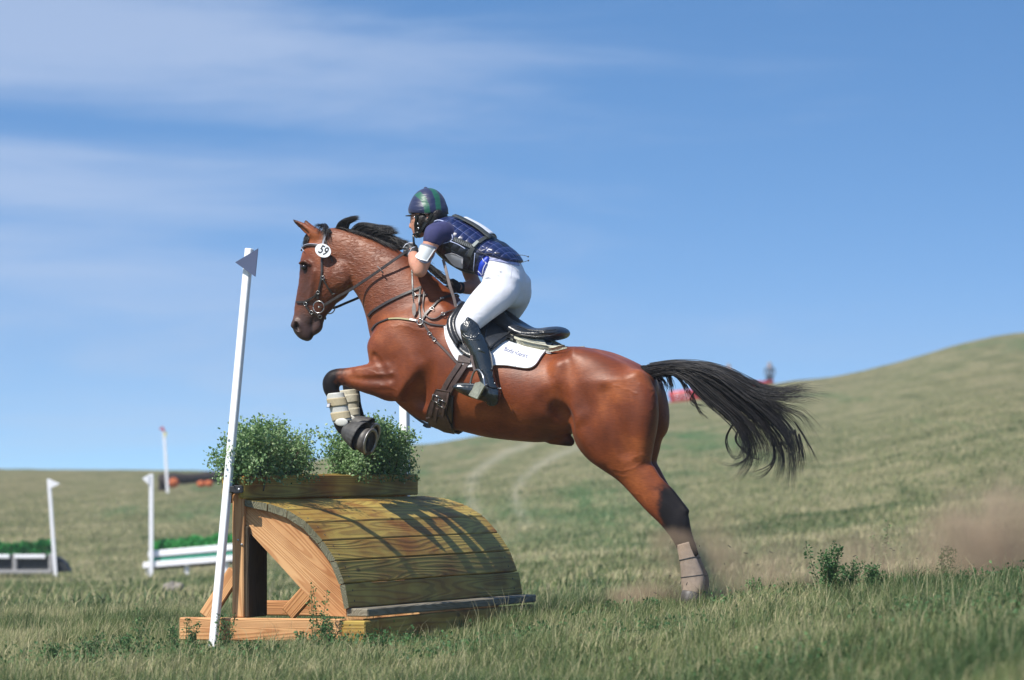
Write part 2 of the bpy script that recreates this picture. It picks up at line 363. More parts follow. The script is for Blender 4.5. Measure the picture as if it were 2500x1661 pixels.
# ------------------------------------------------------------------ the wooden roll-top jump
PINE = wood('fresh_pine', (.62, .355, .16), (.36, .14, .045), (.66, .50, .38), .8)
TREAT = wood('green_treated_board', (.44, .315, .068), (.22, .13, .032), (.60, .33, .20), .95, fr=7)
GREY = wood('weathered_end_grain', (.17, .16, .10), (.07, .065, .04), (.6, .6, .5), .6)
SHADEB = wood('shaded_post_side', (.07, .05, .03), (.03, .022, .014), (.6, .6, .5), .6)  # near-black wood: shade of the posts' side face put into the colour
NAILM = plain('dark_nail_head', (.05, .045, .04), .6, .3, 60)
WN, WF = 1.45, -1.45
S = -N                                          # boards run away from the camera
jump = thing('roll_top_jump', P(700, 1560, 0), 'wooden roll-top cross-country fence of yellow-green boards under the horse', 'jump')
LOW = -0.25
# outer profile of the boards on the near end (board corners), and their inner face
prof = [(597, 1221), (653, 1229), (701, 1245), (749, 1275), (789, 1320), (821, 1369), (842, 1425), (852, 1486)]
pin = [(597, 1236), (653, 1248), (699, 1264), (742, 1292), (776, 1329), (806, 1372), (829, 1428), (841, 1488)]
pw = [P(x, y, WN) for x, y in prof]; iw = [P(x, y, WN) for x, y in pin]
L = WN - WF
for i in range(len(pw) - 1):
    a, b, c, d = pw[i], pw[i + 1], iw[i + 1], iw[i]
    e = (b - a) * .018; a2, b2 = a + e, b - e; c2, d2 = c - e, d + e
    j1 = random.uniform(-.006, .006); d0 = S * j1; LL = S * (L + random.uniform(-.01, .01))
    mb = MB(); ns = 1
    # rounded edges: pull corners in a little
    n_out = ((a2 + b2) / 2 - (c2 + d2) / 2).normalized(); q = (b2 - a2).normalized()
    ring = [d2, a2 - n_out * .006, a2 + q * .006, b2 - q * .006, b2 - n_out * .006, c2]
    wd = (b - a).length
    gl = [(0, 0, .03), (0, 0, .0), (0, .01, 0), (0, wd - .01, 0), (0, wd, 0), (0, wd, .03)]
    V = [p + d0 for p in ring] + [p + d0 + LL for p in ring]
    G = [(i * 2.3 + x, y + i * .9, z_) for x, y, z_ in gl] + [(i * 2.3 + x + L, y + i * .9, z_) for x, y, z_ in gl]
    m = len(ring); Fc = [[k, (k + 1) % m, m + (k + 1) % m, m + k] for k in range(m)] + [list(range(m))[::-1], [m + k for k in range(m)]]
    mb.add(V, Fc, G)
    sl_ = mb.build('slat', [TREAT, GREY], jump)
    nm = MB()
    for f_ in (.035, .955):
        for g_ in (.28, .72): nm.ell(a2.lerp(b2, g_) + d0 + LL * f_, (S * .006, q * .006, n_out * .0025), 4, 8)
    nm.build('nail', NAILM, sl_)
    sl_.data.polygons[m].material_index = 1; sl_.data.polygons[m + 1].material_index = 1
# curved side boards (near one and its twin at the far end)
outer = [(594, 1236), (653, 1250), (701, 1266), (744, 1293), (777, 1328), (806, 1370), (828.6, 1421), (841, 1476), (843, 1506)]
inner = [(787, 1504), (734, 1440), (680, 1380), (640, 1337), (595, 1288)]
for wpos, th in ((WN - .03, .042), (WF + .07, .042)):
    poly = [P(x, y, WN - .012) - N * (WN - .012 - wpos) for x, y in outer + inner]
    dd = (poly[7] - poly[0]).normalized(); uu = dd.cross(N)
    g = [((p - poly[0]).dot(dd), (p - poly[0]).dot(uu), 0) for p in poly]
    g2 = [(a, b, .04) for a, b, c in g]
    n = len(poly); V = poly + [p + S * th for p in poly]
    mesh('side_board', V, [list(range(n))[::-1], [n + i for i in range(n)]] + [[i, (i + 1) % n, n + (i + 1) % n, n + i] for i in range(n)], PINE, jump, False, {'gc': ('FLOAT_VECTOR', g + g2)})
PX = -H                                          # from the landing side toward the take-off side
def px_len(x0, x1, w=WN, y=1500): return (P(x1, y, w) - P(x0, y, w)).length
UP = Vector((0, 0, 1))
# uprights
for wpos in (WN + .01, 0.0, WF + .36):
    o = P(568, 1508, WN) - N * (WN - wpos); o2 = P(568, 1205, WN) - N * (WN - wpos)
    MB().box(o, PX * .068, S * .045, UP * (o2.z - o.z), 2, wpos).build('post', PINE, jump)
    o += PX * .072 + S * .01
    MB().box(o, PX * .02, S * .28, UP * (P(600, 1285, WN).z - o.z), 2, wpos + 4).build('post', SHADEB, jump)  # side of the post, its shade painted as dark wood
# ground beams (near, far) with the thicker block at the toe
for k, wpos in enumerate((WN + .05, WF + .42)):
    o = P(446, 1562, WN) - N * (WN - wpos); o.z = P(446, 1562, WN).z; hgt = P(446, 1507, WN).z - o.z
    ln = px_len(446, 1560 and 841)
    MB().box(o, PX * ln, S * .09, UP * hgt, 0, 3.3 + k).build('base_beam', PINE, jump)
    o2 = o + PX * (ln + .002) + S * .004 - UP * .05
    MB().box(o2, PX * .135, S * .22, UP * (hgt + .042), 0, 5 + k).build('base_block', TREAT, jump)
# toe board with a lip along the take-off side
a = P(852, 1488, WN); zt = a.z
toe = P(905, 1498, WN); 
MB().box(P(846, 1488, WN - .02) - UP * .04, PX * .125, S * (L - .06), UP * .045, 1, 8).build('toe_board', wood('dusty_toe_board', (.24, .21, .15), (.12, .10, .065), (.6, .55, .5), .7), jump)
MB().box(P(848, 1491, WN - .06) + PX * .085 - UP * .25, PX * .045, S * (L - .12), UP * .205, 1, 9).build('toe_riser', SHADEB if False else TREAT, jump)
# braces
def brace(p, q, wd, th, seed, name='brace', mt=PINE):
    d = q - p; u = d.cross(N).normalized()
    MB().box(p - u * wd / 2, d, u * wd, S * th, 0, seed).build(name, mt, jump)
brace(P(500, 1507, WN - .1), P(572, 1395, WN - .1), .085, .04, 11)
sh_f = -N * (L - .4)
brace(P(500, 1507, WN - .1) + sh_f, P(572, 1395, WN - .1) + sh_f, .085, .04, 12)
brace(P(700, 1500, 0.6), P(790, 1400, 0.6), .09, .04, 13)
o = P(640, 1503, .3); MB().box(o, PX * .42, S * .09, UP * .085, 0, 14).build('cross_beam', PINE, jump)
# planter box on top: two long planks, two end cleats
zt0, zt1 = P(590, 1220, WN).z, P(590, 1164, WN).z
hb = zt1 - zt0
o = P(586, 1218, WN); 
MB().box(o + N * .03, PX * .038, S * (L - .14), UP * hb, 1, 20).build('planter_plank', TREAT, jump)
o = P(546, 1229, WN); MB().box(o + N * .03, PX * .03, S * (L - .14), UP * (hb + .03), 1, 21).build('planter_plank', TREAT, jump)
for wpos in (WN - .10, WF + .20):
    o = P(562, 1218, WN) - N * (WN - wpos); MB().box(o - PX * .004, PX * .055, S * .04, UP * (hb - .02), 0, 22).build('planter_end', GREY, jump)
o = P(558, 1205, WN); MB().box(o, PX * .06, S * (L - .22), UP * .03, 1, 23).build('planter_floor', GREY, jump)
SCREW = plain('screw_steel', (.35, .34, .32), .4, .1, 50, metal=.8)
mb = MB()
for x, y in ((581, 1319), (590, 1330)): mb.ell(P(x, y, WN + .013), (N * .004, H * .007, UP * .007), 6, 8)
mb.build('screw', SCREW, jump)

# flag poles with their markers
WHITE = plain('white_paint', (.80, .80, .80), .45, .04, 6, bump=.0006, bscale=18)
WGREY = plain('white_plastic_flag', (.060, .078, .145), .55, .05, 6)
BLK = plain('black_bracket', (.02, .02, .022), .45, .3, 40)
pole = thing('flag_pole', P(520, 1592, WN + .12), 'tall leaning square white pole with a triangular grey flag strapped to the jump', 'flag pole')
b0, t0 = P(518, 1600, WN + .12), P(609, 607, WN + .03)
d = t0 - b0; sx = (H * -1).normalized()
def square_pole(b0, d, wa, wb, name, parent):
    ax = d.normalized(); u = Vector((math.cos(R(-24)), math.sin(R(-24)), 0)); u = (u - ax * u.dot(ax)).normalized(); v = ax.cross(u)
    return MB().box(b0 - u * wa / 2 - v * wb / 2, u * wa, v * wb, d, 2, 0, .004).build(name, WHITE, parent)
square_pole(b0, d, .040, .040, 'pole', pole)
fl = [P(x, y, WN + .085) for x, y in ((631, 607), (575, 641), (624, 676))]
u = N * .004
mb = MB(); mb.prism([p for p in fl], N * .006)
mb.build('flag', WGREY, pole)
mb = MB(); mb.box(P(549, 1203, WN + .10), (P(586, 1203, WN + .10) - P(549, 1203, WN + .10)), S * .055, UP * .036, 0, 0, .004)
mb.box(P(570, 1204, WN + .105), PX * .05, S * .012, UP * .042, 0, 0, .003)
mb.build('bracket', BLK, pole)
mb = MB(); mb.ell(P(583, 1195, WN + .109), (N * .003, H * .006, UP * .006), 6, 8); mb.build('bolt', plain('zinc_bolt', (.7, .7, .7), .3, .1, 30, metal=.6), pole)
pole2 = thing('flag_pole', P(990, 1500, WF - .03), 'square white pole rising behind the right-hand bush at the far end of the jump', 'flag pole')
b1 = P(990, 1500, WF - .03); square_pole(b1, P(986, 700, WF - .03) - b1, .05, .05, 'pole', pole2)
f2 = [P(x, y, WF - .03) + N * .03 for x, y in ((976, 702), (1022, 730), (981, 760))]
MB().prism(f2, N * .006).build('flag', WGREY, pole2)
MB().box(P(978, 1195, WF + .03), PX * .07, S * .06, UP * .036, 0, 0, .004).build('bracket', BLK, pole2)

# the two clipped bushes in the planter
LEAF = None
def leaf_mat(name, c1, c2, c3=None, rough=.45, trans=.35):
    m, t, b = newmat(name)
    at = t.nodes.new('ShaderNodeAttribute'); at.attribute_name = 'tint'
    col = ramp(t, at.outputs['Fac'], [(0.0, c1), (.6, c2), (1.0, c3 or c2)])
    link(t, col, b.inputs['Base Color']); b.inputs['Roughness'].default_value = rough; b.inputs['Specular IOR Level'].default_value = .35
    tr = t.nodes.new('ShaderNodeBsdfTranslucent'); link(t, col, tr.inputs['Color'])
    ms = t.nodes.new('ShaderNodeMixShader'); ms.inputs[0].default_value = trans
    out = t.nodes['Material Output']; link(t, b.outputs[0], ms.inputs[1]); link(t, tr.outputs[0], ms.inputs[2]); link(t, ms.outputs[0], out.inputs['Surface'])
    return m
LEAF = leaf_mat('bush_leaf', (.07, .14, .045), (.21, .34, .13), (.46, .56, .32), .42, .35)
STEM = plain('bush_stem', (.10, .07, .045), .8, .3, 60)
def leaves(name, C, size, mat, parent, dirs=None, seed=1, tint=None):
    """rhombic folded leaves at the points C"""
    r = np.random.default_rng(seed); n = len(C); C = np.asarray(C, float)
    a = r.normal(size=(n, 3)); 
    if dirs is not None: a = a * .6 + dirs
    a /= np.linalg.norm(a, axis=1)[:, None]
    b = np.cross(a, r.normal(size=(n, 3))); b /= np.linalg.norm(b, axis=1)[:, None]; c = np.cross(a, b)
    s = (size * r.uniform(.6, 1.35, n))[:, None]
    V = np.stack([C, C + a * s * .5 + b * s * .33 + c * s * .07, C + a * s, C + a * s * .5 - b * s * .33 + c * s * .07], 1).reshape(-1, 3)
    Fq = np.arange(4 * n).reshape(n, 4)
    tn = np.repeat(tint if tint is not None else r.random(n), 4)
    return mesh(name, V, Fq, mat, parent, False, {'tint': ('FLOAT', tn)})
def bush(label, w0, w1, px_l, ytop, seed, h=.30):
    r = np.random.default_rng(seed); wc = (w0 + w1) / 2
    zb = P(572, 1200, WN).z
    base = P(572, 1200, WN) - N * (WN - wc); base.z = zb
    bt = thing('planter_bush', base, label, 'bush')
    C = []; D = []; st = MB()
    ns = 60
    for k in range(ns):
        w = w0 + (w1 - w0) * (k + .5) / ns + r.normal() * .02; u0 = r.normal() * .03
        root = P(572, 1200, WN) - N * (WN - w) - H * u0; root.z = zb
        edge = min(w0 - w, w - w1) / abs(w1 - w0); edge = max(0, edge); u0 *= .8
        hh = h * (.62 + .45 * min(1, edge * 4)) * r.uniform(.86, 1.1)
        lean = Vector((r.normal() * .16, r.normal() * .16, 1))
        lean += N * ((1 if w > wc else -1) * ((.42 if w0 > 1 and w > wc else .12) if edge < .12 else 0))
        pts = [root]; d_ = lean.normalized(); out = (-H if r.random() < .5 else H) * r.uniform(.0, .24)
        for q in range(6): d_ = (d_ + out * .35 + Vector(r.normal(size=3)) * .12).normalized(); pts.append(pts[-1] + d_ * hh / 5.2)
        st.tube(pts, [.005 * (1 - .13 * q) for q in range(7)], 4, False)
        for q in range(310):
            f = .16 + .86 * (r.random() ** .75); i = min(5, int(f * 6)); fr = f * 6 - i
            p = pts[i].lerp(pts[i + 1], min(fr, 1)); sp = .05 * (1.15 - .62 * f)
            C.append(p + Vector(r.normal(size=3)) * sp * .95); D.append(Vector(r.normal(size=3)) * .6 + (p - root).normalized() * .5)
    kp = [i for i, c in enumerate(C) if c.z > zb + .035]; C = [C[i] for i in kp]; D = [D[i] for i in kp]
    tn = np.clip(np.random.default_rng(seed + 5).normal(.42, .22, len(C)) + vnoise([c.x for c in C], [c.z for c in C], .06, 8) * .3 - .1, 0, 1)
    leaves('foliage', [tuple(c) for c in C], .0185, LEAF, bt, np.array([tuple(d_) for d_ in D]), seed, tn)
    st.build('stem', STEM, bt)
    return bt
bush('leafy green bush in the planter box, the one beside the flagged pole', 1.44, .52, 0, 0, 21, .30)
bush('leafy green bush in the planter box, the one behind the horse\'s front hooves', -.26, -1.14, 0, 0, 22, .31)
# ------------------------------------------------------------------ smooth body modelling: blended ellipsoid chains -> one continuous surface
class Field:
    def __init__(s, lo, hi, h):
        s.h = h; s.lo = np.array(lo, float); s.n = np.ceil((np.array(hi) - s.lo) / h).astype(int) + 1
        s.D = np.full(s.n, 1.0, np.float32)
    def chain(s, E, k=.04, sub=False):
        """E: ellipsoids (centre, 3x3 rows = axes, radii), in horse frame; blended into the body with radius k"""
        pad = k + 2 * s.h
        ext = [np.sqrt(((A * r[:, None]) ** 2).sum(0)) for c, A, r in E]
        lo = np.min([c - e for (c, A, r), e in zip(E, ext)], 0) - pad; hi = np.max([c + e for (c, A, r), e in zip(E, ext)], 0) + pad
        i0 = np.clip(np.floor((lo - s.lo) / s.h).astype(int), 0, s.n); i1 = np.clip(np.ceil((hi - s.lo) / s.h).astype(int) + 1, 0, s.n)
        if np.any(i1 <= i0): return
        T = np.full(i1 - i0, 1.0, np.float32)
        for (c, A, r), e in zip(E, ext):
            a = np.clip(np.floor((c - e - pad - s.lo) / s.h).astype(int), i0, i1); b = np.clip(np.ceil((c + e + pad - s.lo) / s.h).astype(int) + 1, i0, i1)
            if np.any(b <= a): continue
            ax = [(s.lo[q] + np.arange(a[q], b[q]) * s.h - c[q]).astype(np.float32) for q in range(3)]
            x, y, z = ax[0][:, None, None], ax[1][None, :, None], ax[2][None, None, :]
            k0 = 0; k1 = 0
            for q in range(3):
                p = (x * np.float32(A[q][0]) + y * np.float32(A[q][1]) + z * np.float32(A[q][2])) / np.float32(r[q])
                p2 = p * p; k0 = k0 + p2; k1 = k1 + p2 / np.float32(r[q] ** 2)
            k0 = np.sqrt(k0); k1 = np.sqrt(k1) + 1e-6
            d = k0 * (k0 - 1) / k1
            sl = tuple(slice(a[q] - i0[q], b[q] - i0[q]) for q in range(3))
            T[sl] = np.minimum(T[sl], d)
        sl = tuple(slice(i0[q], i1[q]) for q in range(3)); Dd = s.D[sl]
        if sub:
            hh = np.maximum(k - np.abs(Dd + T), 0) / k; s.D[sl] = np.maximum(Dd, -T) + hh * hh * k / 4
        else:
            hh = np.maximum(k - np.abs(Dd - T), 0) / k; s.D[sl] = np.minimum(Dd, T) - hh * hh * k / 4
    def surface(s, smooth=2):
        D = s.D; ins = D < 0; n = s.n
        c = [D[i:n[0] - 1 + i, j:n[1] - 1 + j, k:n[2] - 1 + k] for i in (0, 1) for j in (0, 1) for k in (0, 1)]
        cnt = sum((a < 0).astype(np.int8) for a in c); act = (cnt > 0) & (cnt < 8)
        idx = np.full(act.shape, -1, np.int64); I = np.argwhere(act); idx[act] = np.arange(len(I))
        off = [(i, j, k) for i in (0, 1) for j in (0, 1) for k in (0, 1)]
        vals = np.stack([a[act] for a in c], 1)
        acc = np.zeros((len(I), 3)); num = np.zeros(len(I))
        for a in range(8):
            for b in range(a + 1, 8):
                if sum(abs(off[a][q] - off[b][q]) for q in range(3)) != 1: continue
                va, vb = vals[:, a], vals[:, b]; cr = (va < 0) != (vb < 0)
                t = np.where(cr, va / np.where(va == vb, 1, va - vb), 0)
                p = np.array(off[a])[None] + t[:, None] * (np.array(off[b]) - np.array(off[a]))[None]
                acc += np.where(cr[:, None], p, 0); num += cr
        V = (I + acc / np.maximum(num, 1)[:, None]) * s.h + s.lo
        Fs = []
        for q in range(3):
            u, v = (q + 1) % 3, (q + 2) % 3
            sl0 = [slice(1, n[i] - 1) for i in range(3)]; sl1 = list(sl0)
            sl0[q] = slice(0, n[q] - 1); sl1[q] = slice(1, n[q])
            A, B = ins[tuple(sl0)], ins[tuple(sl1)]; cr = A != B
            J = np.argwhere(cr); base = J.copy()
            for i in range(3):
                if i != q: base[:, i] += 1
            def cell(du, dv):
                k_ = base.copy(); k_[:, u] -= du; k_[:, v] -= dv; return idx[k_[:, 0], k_[:, 1], k_[:, 2]]
            f = np.stack([cell(1, 1), cell(0, 1), cell(0, 0), cell(1, 0)], 1)
            fl = ~A[cr]; f[fl] = f[fl][:, ::-1]; Fs.append(f)
        Fq = np.concatenate(Fs); 
        # Taubin smoothing
        e = np.concatenate([Fq[:, [0, 1]], Fq[:, [1, 2]], Fq[:, [2, 3]], Fq[:, [3, 0]]])
        e = np.concatenate([e, e[:, ::-1]]); deg = np.bincount(e[:, 0], minlength=len(V)).astype(float)
        for it in range(smooth * 2):
            lam = .5 if it % 2 == 0 else -.52
            m = np.stack([np.bincount(e[:, 0], weights=V[e[:, 1], q], minlength=len(V)) for q in range(3)], 1) / np.maximum(deg, 1)[:, None]
            V = V + lam * (m - V)
        return V, Fq
def toW(V):
    V = np.asarray(V); return np.array(O)[None] + V[:, :1] * np.array(H)[None] + V[:, 1:2] * np.array(N)[None] + V[:, 2:3] * np.array([[0, 0, 1.]])
def L3(px, py, w=0.0): return np.array(loc(P(px, py, w)))
def catm(K, ds=.010, keys=None):
    """K: rows of numbers; first 3 columns a position: Catmull-Rom resampled about every ds metres"""
    K = np.asarray(K, float); n = len(K); out = []
    if n == 1: return K
    for i in range(n - 1):
        p0, p1, p2, p3 = K[max(i - 1, 0)], K[i], K[i + 1], K[min(i + 2, n - 1)]
        if i == 0: p0 = 2 * p1 - p2
        if i == n - 2: p3 = 2 * p2 - p1
        m = max(1, int(np.linalg.norm(p2[:3] - p1[:3]) / ds))
        for q in range(m):
            t = q / m; out.append(.5 * (2 * p1 + (p2 - p0) * t + (2 * p0 - 5 * p1 + 4 * p2 - p3) * t * t + (3 * p1 - p0 - 3 * p2 + p3) * t ** 3))
    out.append(K[-1]); return np.array(out)
def sect(rows, ds=.010, thick=.05, grow=0.0):
    """sections (x1,y1,x2,y2,halfwidth[,w]): two outline pixels of the photo across the limb, and its half width in metres"""
    K = []
    for r in rows:
        w = r[5] if len(r) > 5 else 0.0; a, b = L3(r[0], r[1], w), L3(r[2], r[3], w); c = (a + b) / 2
        K.append([*c, *((a - b) / 2), r[4]])
    K = catm(K, ds); E = []
    for i in range(len(K)):
        c = K[i, :3]; t = K[min(i + 1, len(K) - 1), :3] - K[max(i - 1, 0), :3]
        u = K[i, 3:6]; ra = np.linalg.norm(u); u = u / ra; t = t - u * t.dot(u); t = t / (np.linalg.norm(t) + 1e-9); v = np.cross(t, u)
        rb = K[i, 6]; rt = min(thick, .75 * min(ra, rb))
        E.append((c, np.array([u, v, t]), np.array([ra, rb, max(rt, .008)]) + grow))
    return E
def capsule(rows, ds=.008, flat=1.0, grow=0.0, flataxis=(0, 1, 0)):
    """round limb: rows (px,py,w,r)"""
    K = catm([[*L3(r[0], r[1], r[2]), r[3]] for r in rows], ds); E = []
    for k in K:
        E.append((k[:3], np.eye(3), np.array([k[3], k[3] * flat, k[3]]) + grow))
    return E
def blob(px, py, w, rx, rw, rz, rot=0.0):
    """one ellipsoid: half sizes along the horse, sideways, up; rot turns it in the side view"""
    a = R(rot); A = np.array([[math.cos(a), 0, math.sin(a)], [0, 1, 0], [-math.sin(a), 0, math.cos(a)]])
    return [(L3(px, py, w), A, np.array([rx, rw, rz], float))]
def mir(E): return [(c * np.array([1, -1, 1]), A * np.array([[1, -1, 1]]), r) for c, A, r in E]
# ------------------------------------------------------------------ the horse
def horse_field():
    f = Field((-1.5, -.45, .0), (1.45, .45, 2.6), .0072)
    # shift of sections so that the visible outline of the barrel is met
    trunk = [(946, 800, 946, 915, .10), (968, 745, 968, 974, .155), (1010, 722, 1008, 1013, .19), (1075, 722, 1072, 1043, .225), (1130, 748, 1125, 1053, .255), (1190, 783, 1190, 1068, .275),
             (1260, 820, 1262, 1077, .285), (1325, 840, 1322, 1080, .285), (1373, 846, 1372, 1070, .275), (1420, 847, 1418, 1040, .27), (1470, 857, 1466, 1030, .27), (1520, 876, 1512, 1030, .25), (1552, 888, 1545, 1020, .20), (1578, 905, 1570, 1000, .12)]
    f.chain(sect(trunk, .012, .07), .03)
    neck = [(795, 561, 846, 676, .062), (812, 557, 868, 700, .070), (846, 561, 884, 728, .078), (884, 572, 898, 758, .088), (930, 590, 906, 795, .105), (975, 612, 912, 832, .125), (1022, 645, 935, 880, .15), (1075, 690, 985, 930, .17), (1110, 725, 1040, 960, .18)]
    f.chain(sect(neck, .012, .05), .06)
    head = [(762, 566, 828, 596, .055), (746, 596, 845, 632, .078), (735, 634, 855, 664, .090), (733, 660, 858, 694, .092), (730, 690, 846, 722, .078), (725, 718, 822, 740, .062), (720, 746, 806, 760, .052), (718, 768, 786, 772, .047), (714, 786, 767, 792, .047), (716, 801, 764, 812, .047), (724, 812, 763, 824, .040), (742, 823, 758, 829, .024)]
    f.chain(sect(head, .008, .03), .03)
    for m in (lambda e: e, mir):
        # scapula and shoulder muscle, pectoral, upper arm
        f.chain(m(sect([(1065, 740, 1110, 790, .05, .13), (1015, 760, 1075, 840, .065, .15), (960, 775, 1040, 880, .075, .155), (925, 800, 1010, 910, .08, .15), (918, 835, 985, 925, .07, .145)], .012, .05)), .05)
        f.chain(m(capsule([(934, 850, .12, .085), (938, 900, .12, .08)])), .05)
        f.chain(m(sect([(985, 850, 1050, 930, .06, .17), (965, 885, 1015, 965, .065, .175), (945, 890, 985, 980, .065, .17)], .012, .05)), .05)   # triceps and elbow
        # forearm
        f.chain(m(sect([(955, 880, 985, 978, .07, .155), (925, 882, 950, 980, .068, .16), (897, 889, 918, 968, .060, .16), (868, 895, 888, 958, .050, .16), (843, 899, 860, 947, .042, .16), (820, 901, 838, 941, .038, .16), (802, 908, 828, 944, .040, .16), (790, 926, 826, 953, .042, .16), (790, 948, 829, 961, .038, .16), (797, 966, 831, 968, .030, .16), (803, 985, 833, 984, .025, .16), (809, 1008, 838, 1004, .024, .16), (813, 1028, 844, 1021, .028, .16), (818, 1044, 853, 1030, .033, .16), (828, 1058, 862, 1036, .031, .16), (842, 1064, 868, 1040, .028, .16), (858, 1072, 878, 1046, .030, .16)], .009, .03)), .02)
        f.chain(m(capsule([(960, 920, .20, .03), (920, 916, .195, .026), (880, 918, .19, .018)])), .02)      # extensor ridge
        f.chain(m(capsule([(965, 945, .20, .028), (925, 947, .195, .02), (885, 942, .19, .012)])), .02)
        f.chain(m(capsule([(950, 895, .20, .022), (915, 900, .195, .02), (870, 905, .19, .012)])), .02)
        # rump, thigh, stifle
        f.chain(m(sect([(1400, 850, 1440, 960, .09, .17), (1450, 862, 1490, 1000, .10, .165), (1505, 885, 1535, 1040, .10, .155), (1545, 910, 1580, 1060, .09, .14)], .012, .06)), .06)
    def hind(w, dx, tz=0.0):
        g = [(1392, 950, 1585, 925, .12, w), (1390, 1000, 1603, 965, .13, w), (1396, 1045, 1606, 1010, .130, w), (1408, 1085, 1601, 1055, .118, w), (1434, 1118, 1594, 1095, .098, w), (1466, 1140, 1590, 1128, .080, w),
             (1494, 1158, 1602, 1150, .066, w), (1522, 1184, 1616, 1172, .056, w), (1555, 1222, 1636, 1200, .046, w), (1583, 1252, 1658, 1226, .040, w), (1606, 1274, 1674, 1246, .037, w), (1622, 1292, 1681, 1264, .038, w), (1636, 1310, 1684, 1290, .036, w),
             (1648, 1330, 1688, 1312, .030, w), (1660, 1360, 1695, 1345, .025, w), (1668, 1388, 1706, 1378, .026, w), (1671, 1412, 1716, 1404, .033, w), (1676, 1432, 1717, 1428, .033, w), (1678, 1450, 1710, 1450, .028, w)]
        return [(a + dx(b), b, c + dx(d), d, e, ww) for a, b, c, d, e, ww in g]
    near = hind(.155, lambda y: 0); far = hind(-.13, lambda y: 17 if y < 1090 else (17 - (y - 1090) * .10 if y < 1260 else (0 if y < 1300 else min(14, (y - 1300) * .12))))
    f.chain(sect(near, .010, .05), .05); f.chain(sect(far, .010, .05), .05)
    f.chain(capsule([(1612, 1176, .155, .016), (1636, 1199, .155, .019), (1660, 1228, .155, .017), (1674, 1249, .155, .021)]), .012)
    f.chain(capsule([(1612, 1196, .215, .010), (1632, 1219, .205, .012), (1652, 1244, .20, .010)]), .02, True)
    f.chain(capsule([(1672, 1262, .155, .020), (1682, 1300, .155, .016), (1700, 1352, .155, .013)]), .01)
    # hamstring mass and stifle cap (near side)
    f.chain(capsule([(1555, 925, .19, .05), (1572, 985, .20, .06), (1568, 1050, .20, .055), (1565, 1110, .185, .038)]), .04)
    f.chain(capsule([(1420, 1030, .22, .05), (1440, 1075, .215, .045), (1470, 1120, .195, .03)]), .04)
    f.chain(capsule([(1370, 900, .215, .05), (1395, 960, .22, .06), (1420, 1010, .22, .055)]), .05)
    # flank fold, sheath
    f.chain(capsule([(1350, 1066, 0, .045), (1382, 1074, 0, .035), (1392, 1079, 0, .025)]), .02)
    # grooves: behind elbow, between forearm muscles, shoulder line, flank hollow, thigh line
    for w in (.26,):
        f.chain(capsule([(1050, 872, .285, .022), (1040, 905, .27, .05), (1028, 945, .25, .075), (1012, 985, .205, .085)]), .03, True)
        f.chain(blob(1345, 985, .33, .10, .06, .08, -25), .06, True); f.chain(blob(1368, 1020, .265, .06, .09, .09, -30), .04, True)
        f.chain(blob(990, 815, .275, .09, .035, .045, 30), .05, True)
    f.chain(capsule([(1475, 960, .32, .03), (1500, 1040, .32, .032), (1525, 1105, .28, .03)]), .05, True)
    f.chain(capsule([(952, 925, .250, .022), (905, 927, .236, .020), (855, 924, .218, .012)]), .018, True)
    f.chain(capsule([(948, 955, .243, .016), (905, 955, .229, .014), (870, 948, .216, .010)]), .014, True)
    f.chain(capsule([(912, 870, .215, .018), (928, 890, .240, .020), (938, 915, .248, .016)]), .018, True); f.chain(capsule([(960, 880, .262, .02), (968, 920, .262, .024), (962, 960, .25, .02)]), .03, True)
    f.chain(capsule([(1392, 880, .315, .03), (1372, 930, .32, .03), (1362, 990, .31, .03)]), .06, True)
    # face: cheek, crest, brow, eye socket, nostril, mouth, chin
    f.chain(blob(828, 674, .060, .078, .048, .088, 20), .02); f.chain(blob(828, 672, -.055, .075, .045, .085, 20), .03)
    for s_ in (1, -1):
        dx = 0 if s_ > 0 else 25
        f.chain(capsule([(768 + dx, 664, s_ * .085, .010), (762 + dx, 700, s_ * .072, .008), (756 + dx, 730, s_ * .058, .006)]), .02)
        f.chain(capsule([(732 + dx * .8, 643, s_ * .074, .009), (743 + dx * .8, 638, s_ * .088, .010), (755 + dx * .8, 645, s_ * .092, .007)]), .022)
        f.chain(blob(742 + dx * .8, 653, s_ * .098, .020, .008, .015, 10), .012, True)
        f.chain(blob(727 + dx * .5, 796, s_ * .040, .026, .020, .040, -20), .015)
        f.chain(blob(724 + dx * .5, 798, s_ * .056, .016, .024, .031, -25), .006, True)
        f.chain(capsule([(764 + dx * .4, 828, s_ * .030, .004), (762 + dx * .4, 808, s_ * .048, .004), (758 + dx * .4, 784, s_ * .051, .003)], .004), .008, True)
    f.chain(capsule([(784, 768, 0, .028), (778, 786, 0, .028), (775, 799, 0, .029), (768, 808, 0, .024)], .004), .020)
    f.chain(capsule([(722, 783, .030, .018), (716, 795, .036, .016)], .004), .012); f.chain(capsule([(733, 783, -.030, .018), (727, 795, -.036, .016)], .004), .012)
    # ears
    for w, tip, bb in ((.052, (713, 535), 0), (-.052, (747, 537), 20)):
        f.chain(capsule([(770 + bb * .4, 574, w * .9, .030), (757 + bb * .45, 566, w, .028), (744 + bb * .5, 557, w * 1.05, .026), (728 + bb, 546, w * 1.1, .015), (tip[0], tip[1], w * 1.1, .003)], .004, .75), .02)
        f.chain(capsule([(750 + bb * .5, 570, w * 1.2, .014), (736 + bb * .6, 558, w * 1.25, .015), (724 + bb, 547, w * 1.25, .007)], .004), .006, True)
    return f
HF = horse_field()
HV, HFc = HF.surface(3)
HW_ = toW(HV)
def pixn(Vw):
    q = (np.asarray(Vw) - np.array(CAM)[None]) @ np.array(CR); return CX + F * q[:, 0] / q[:, 1], CY - F * q[:, 2] / q[:, 1]
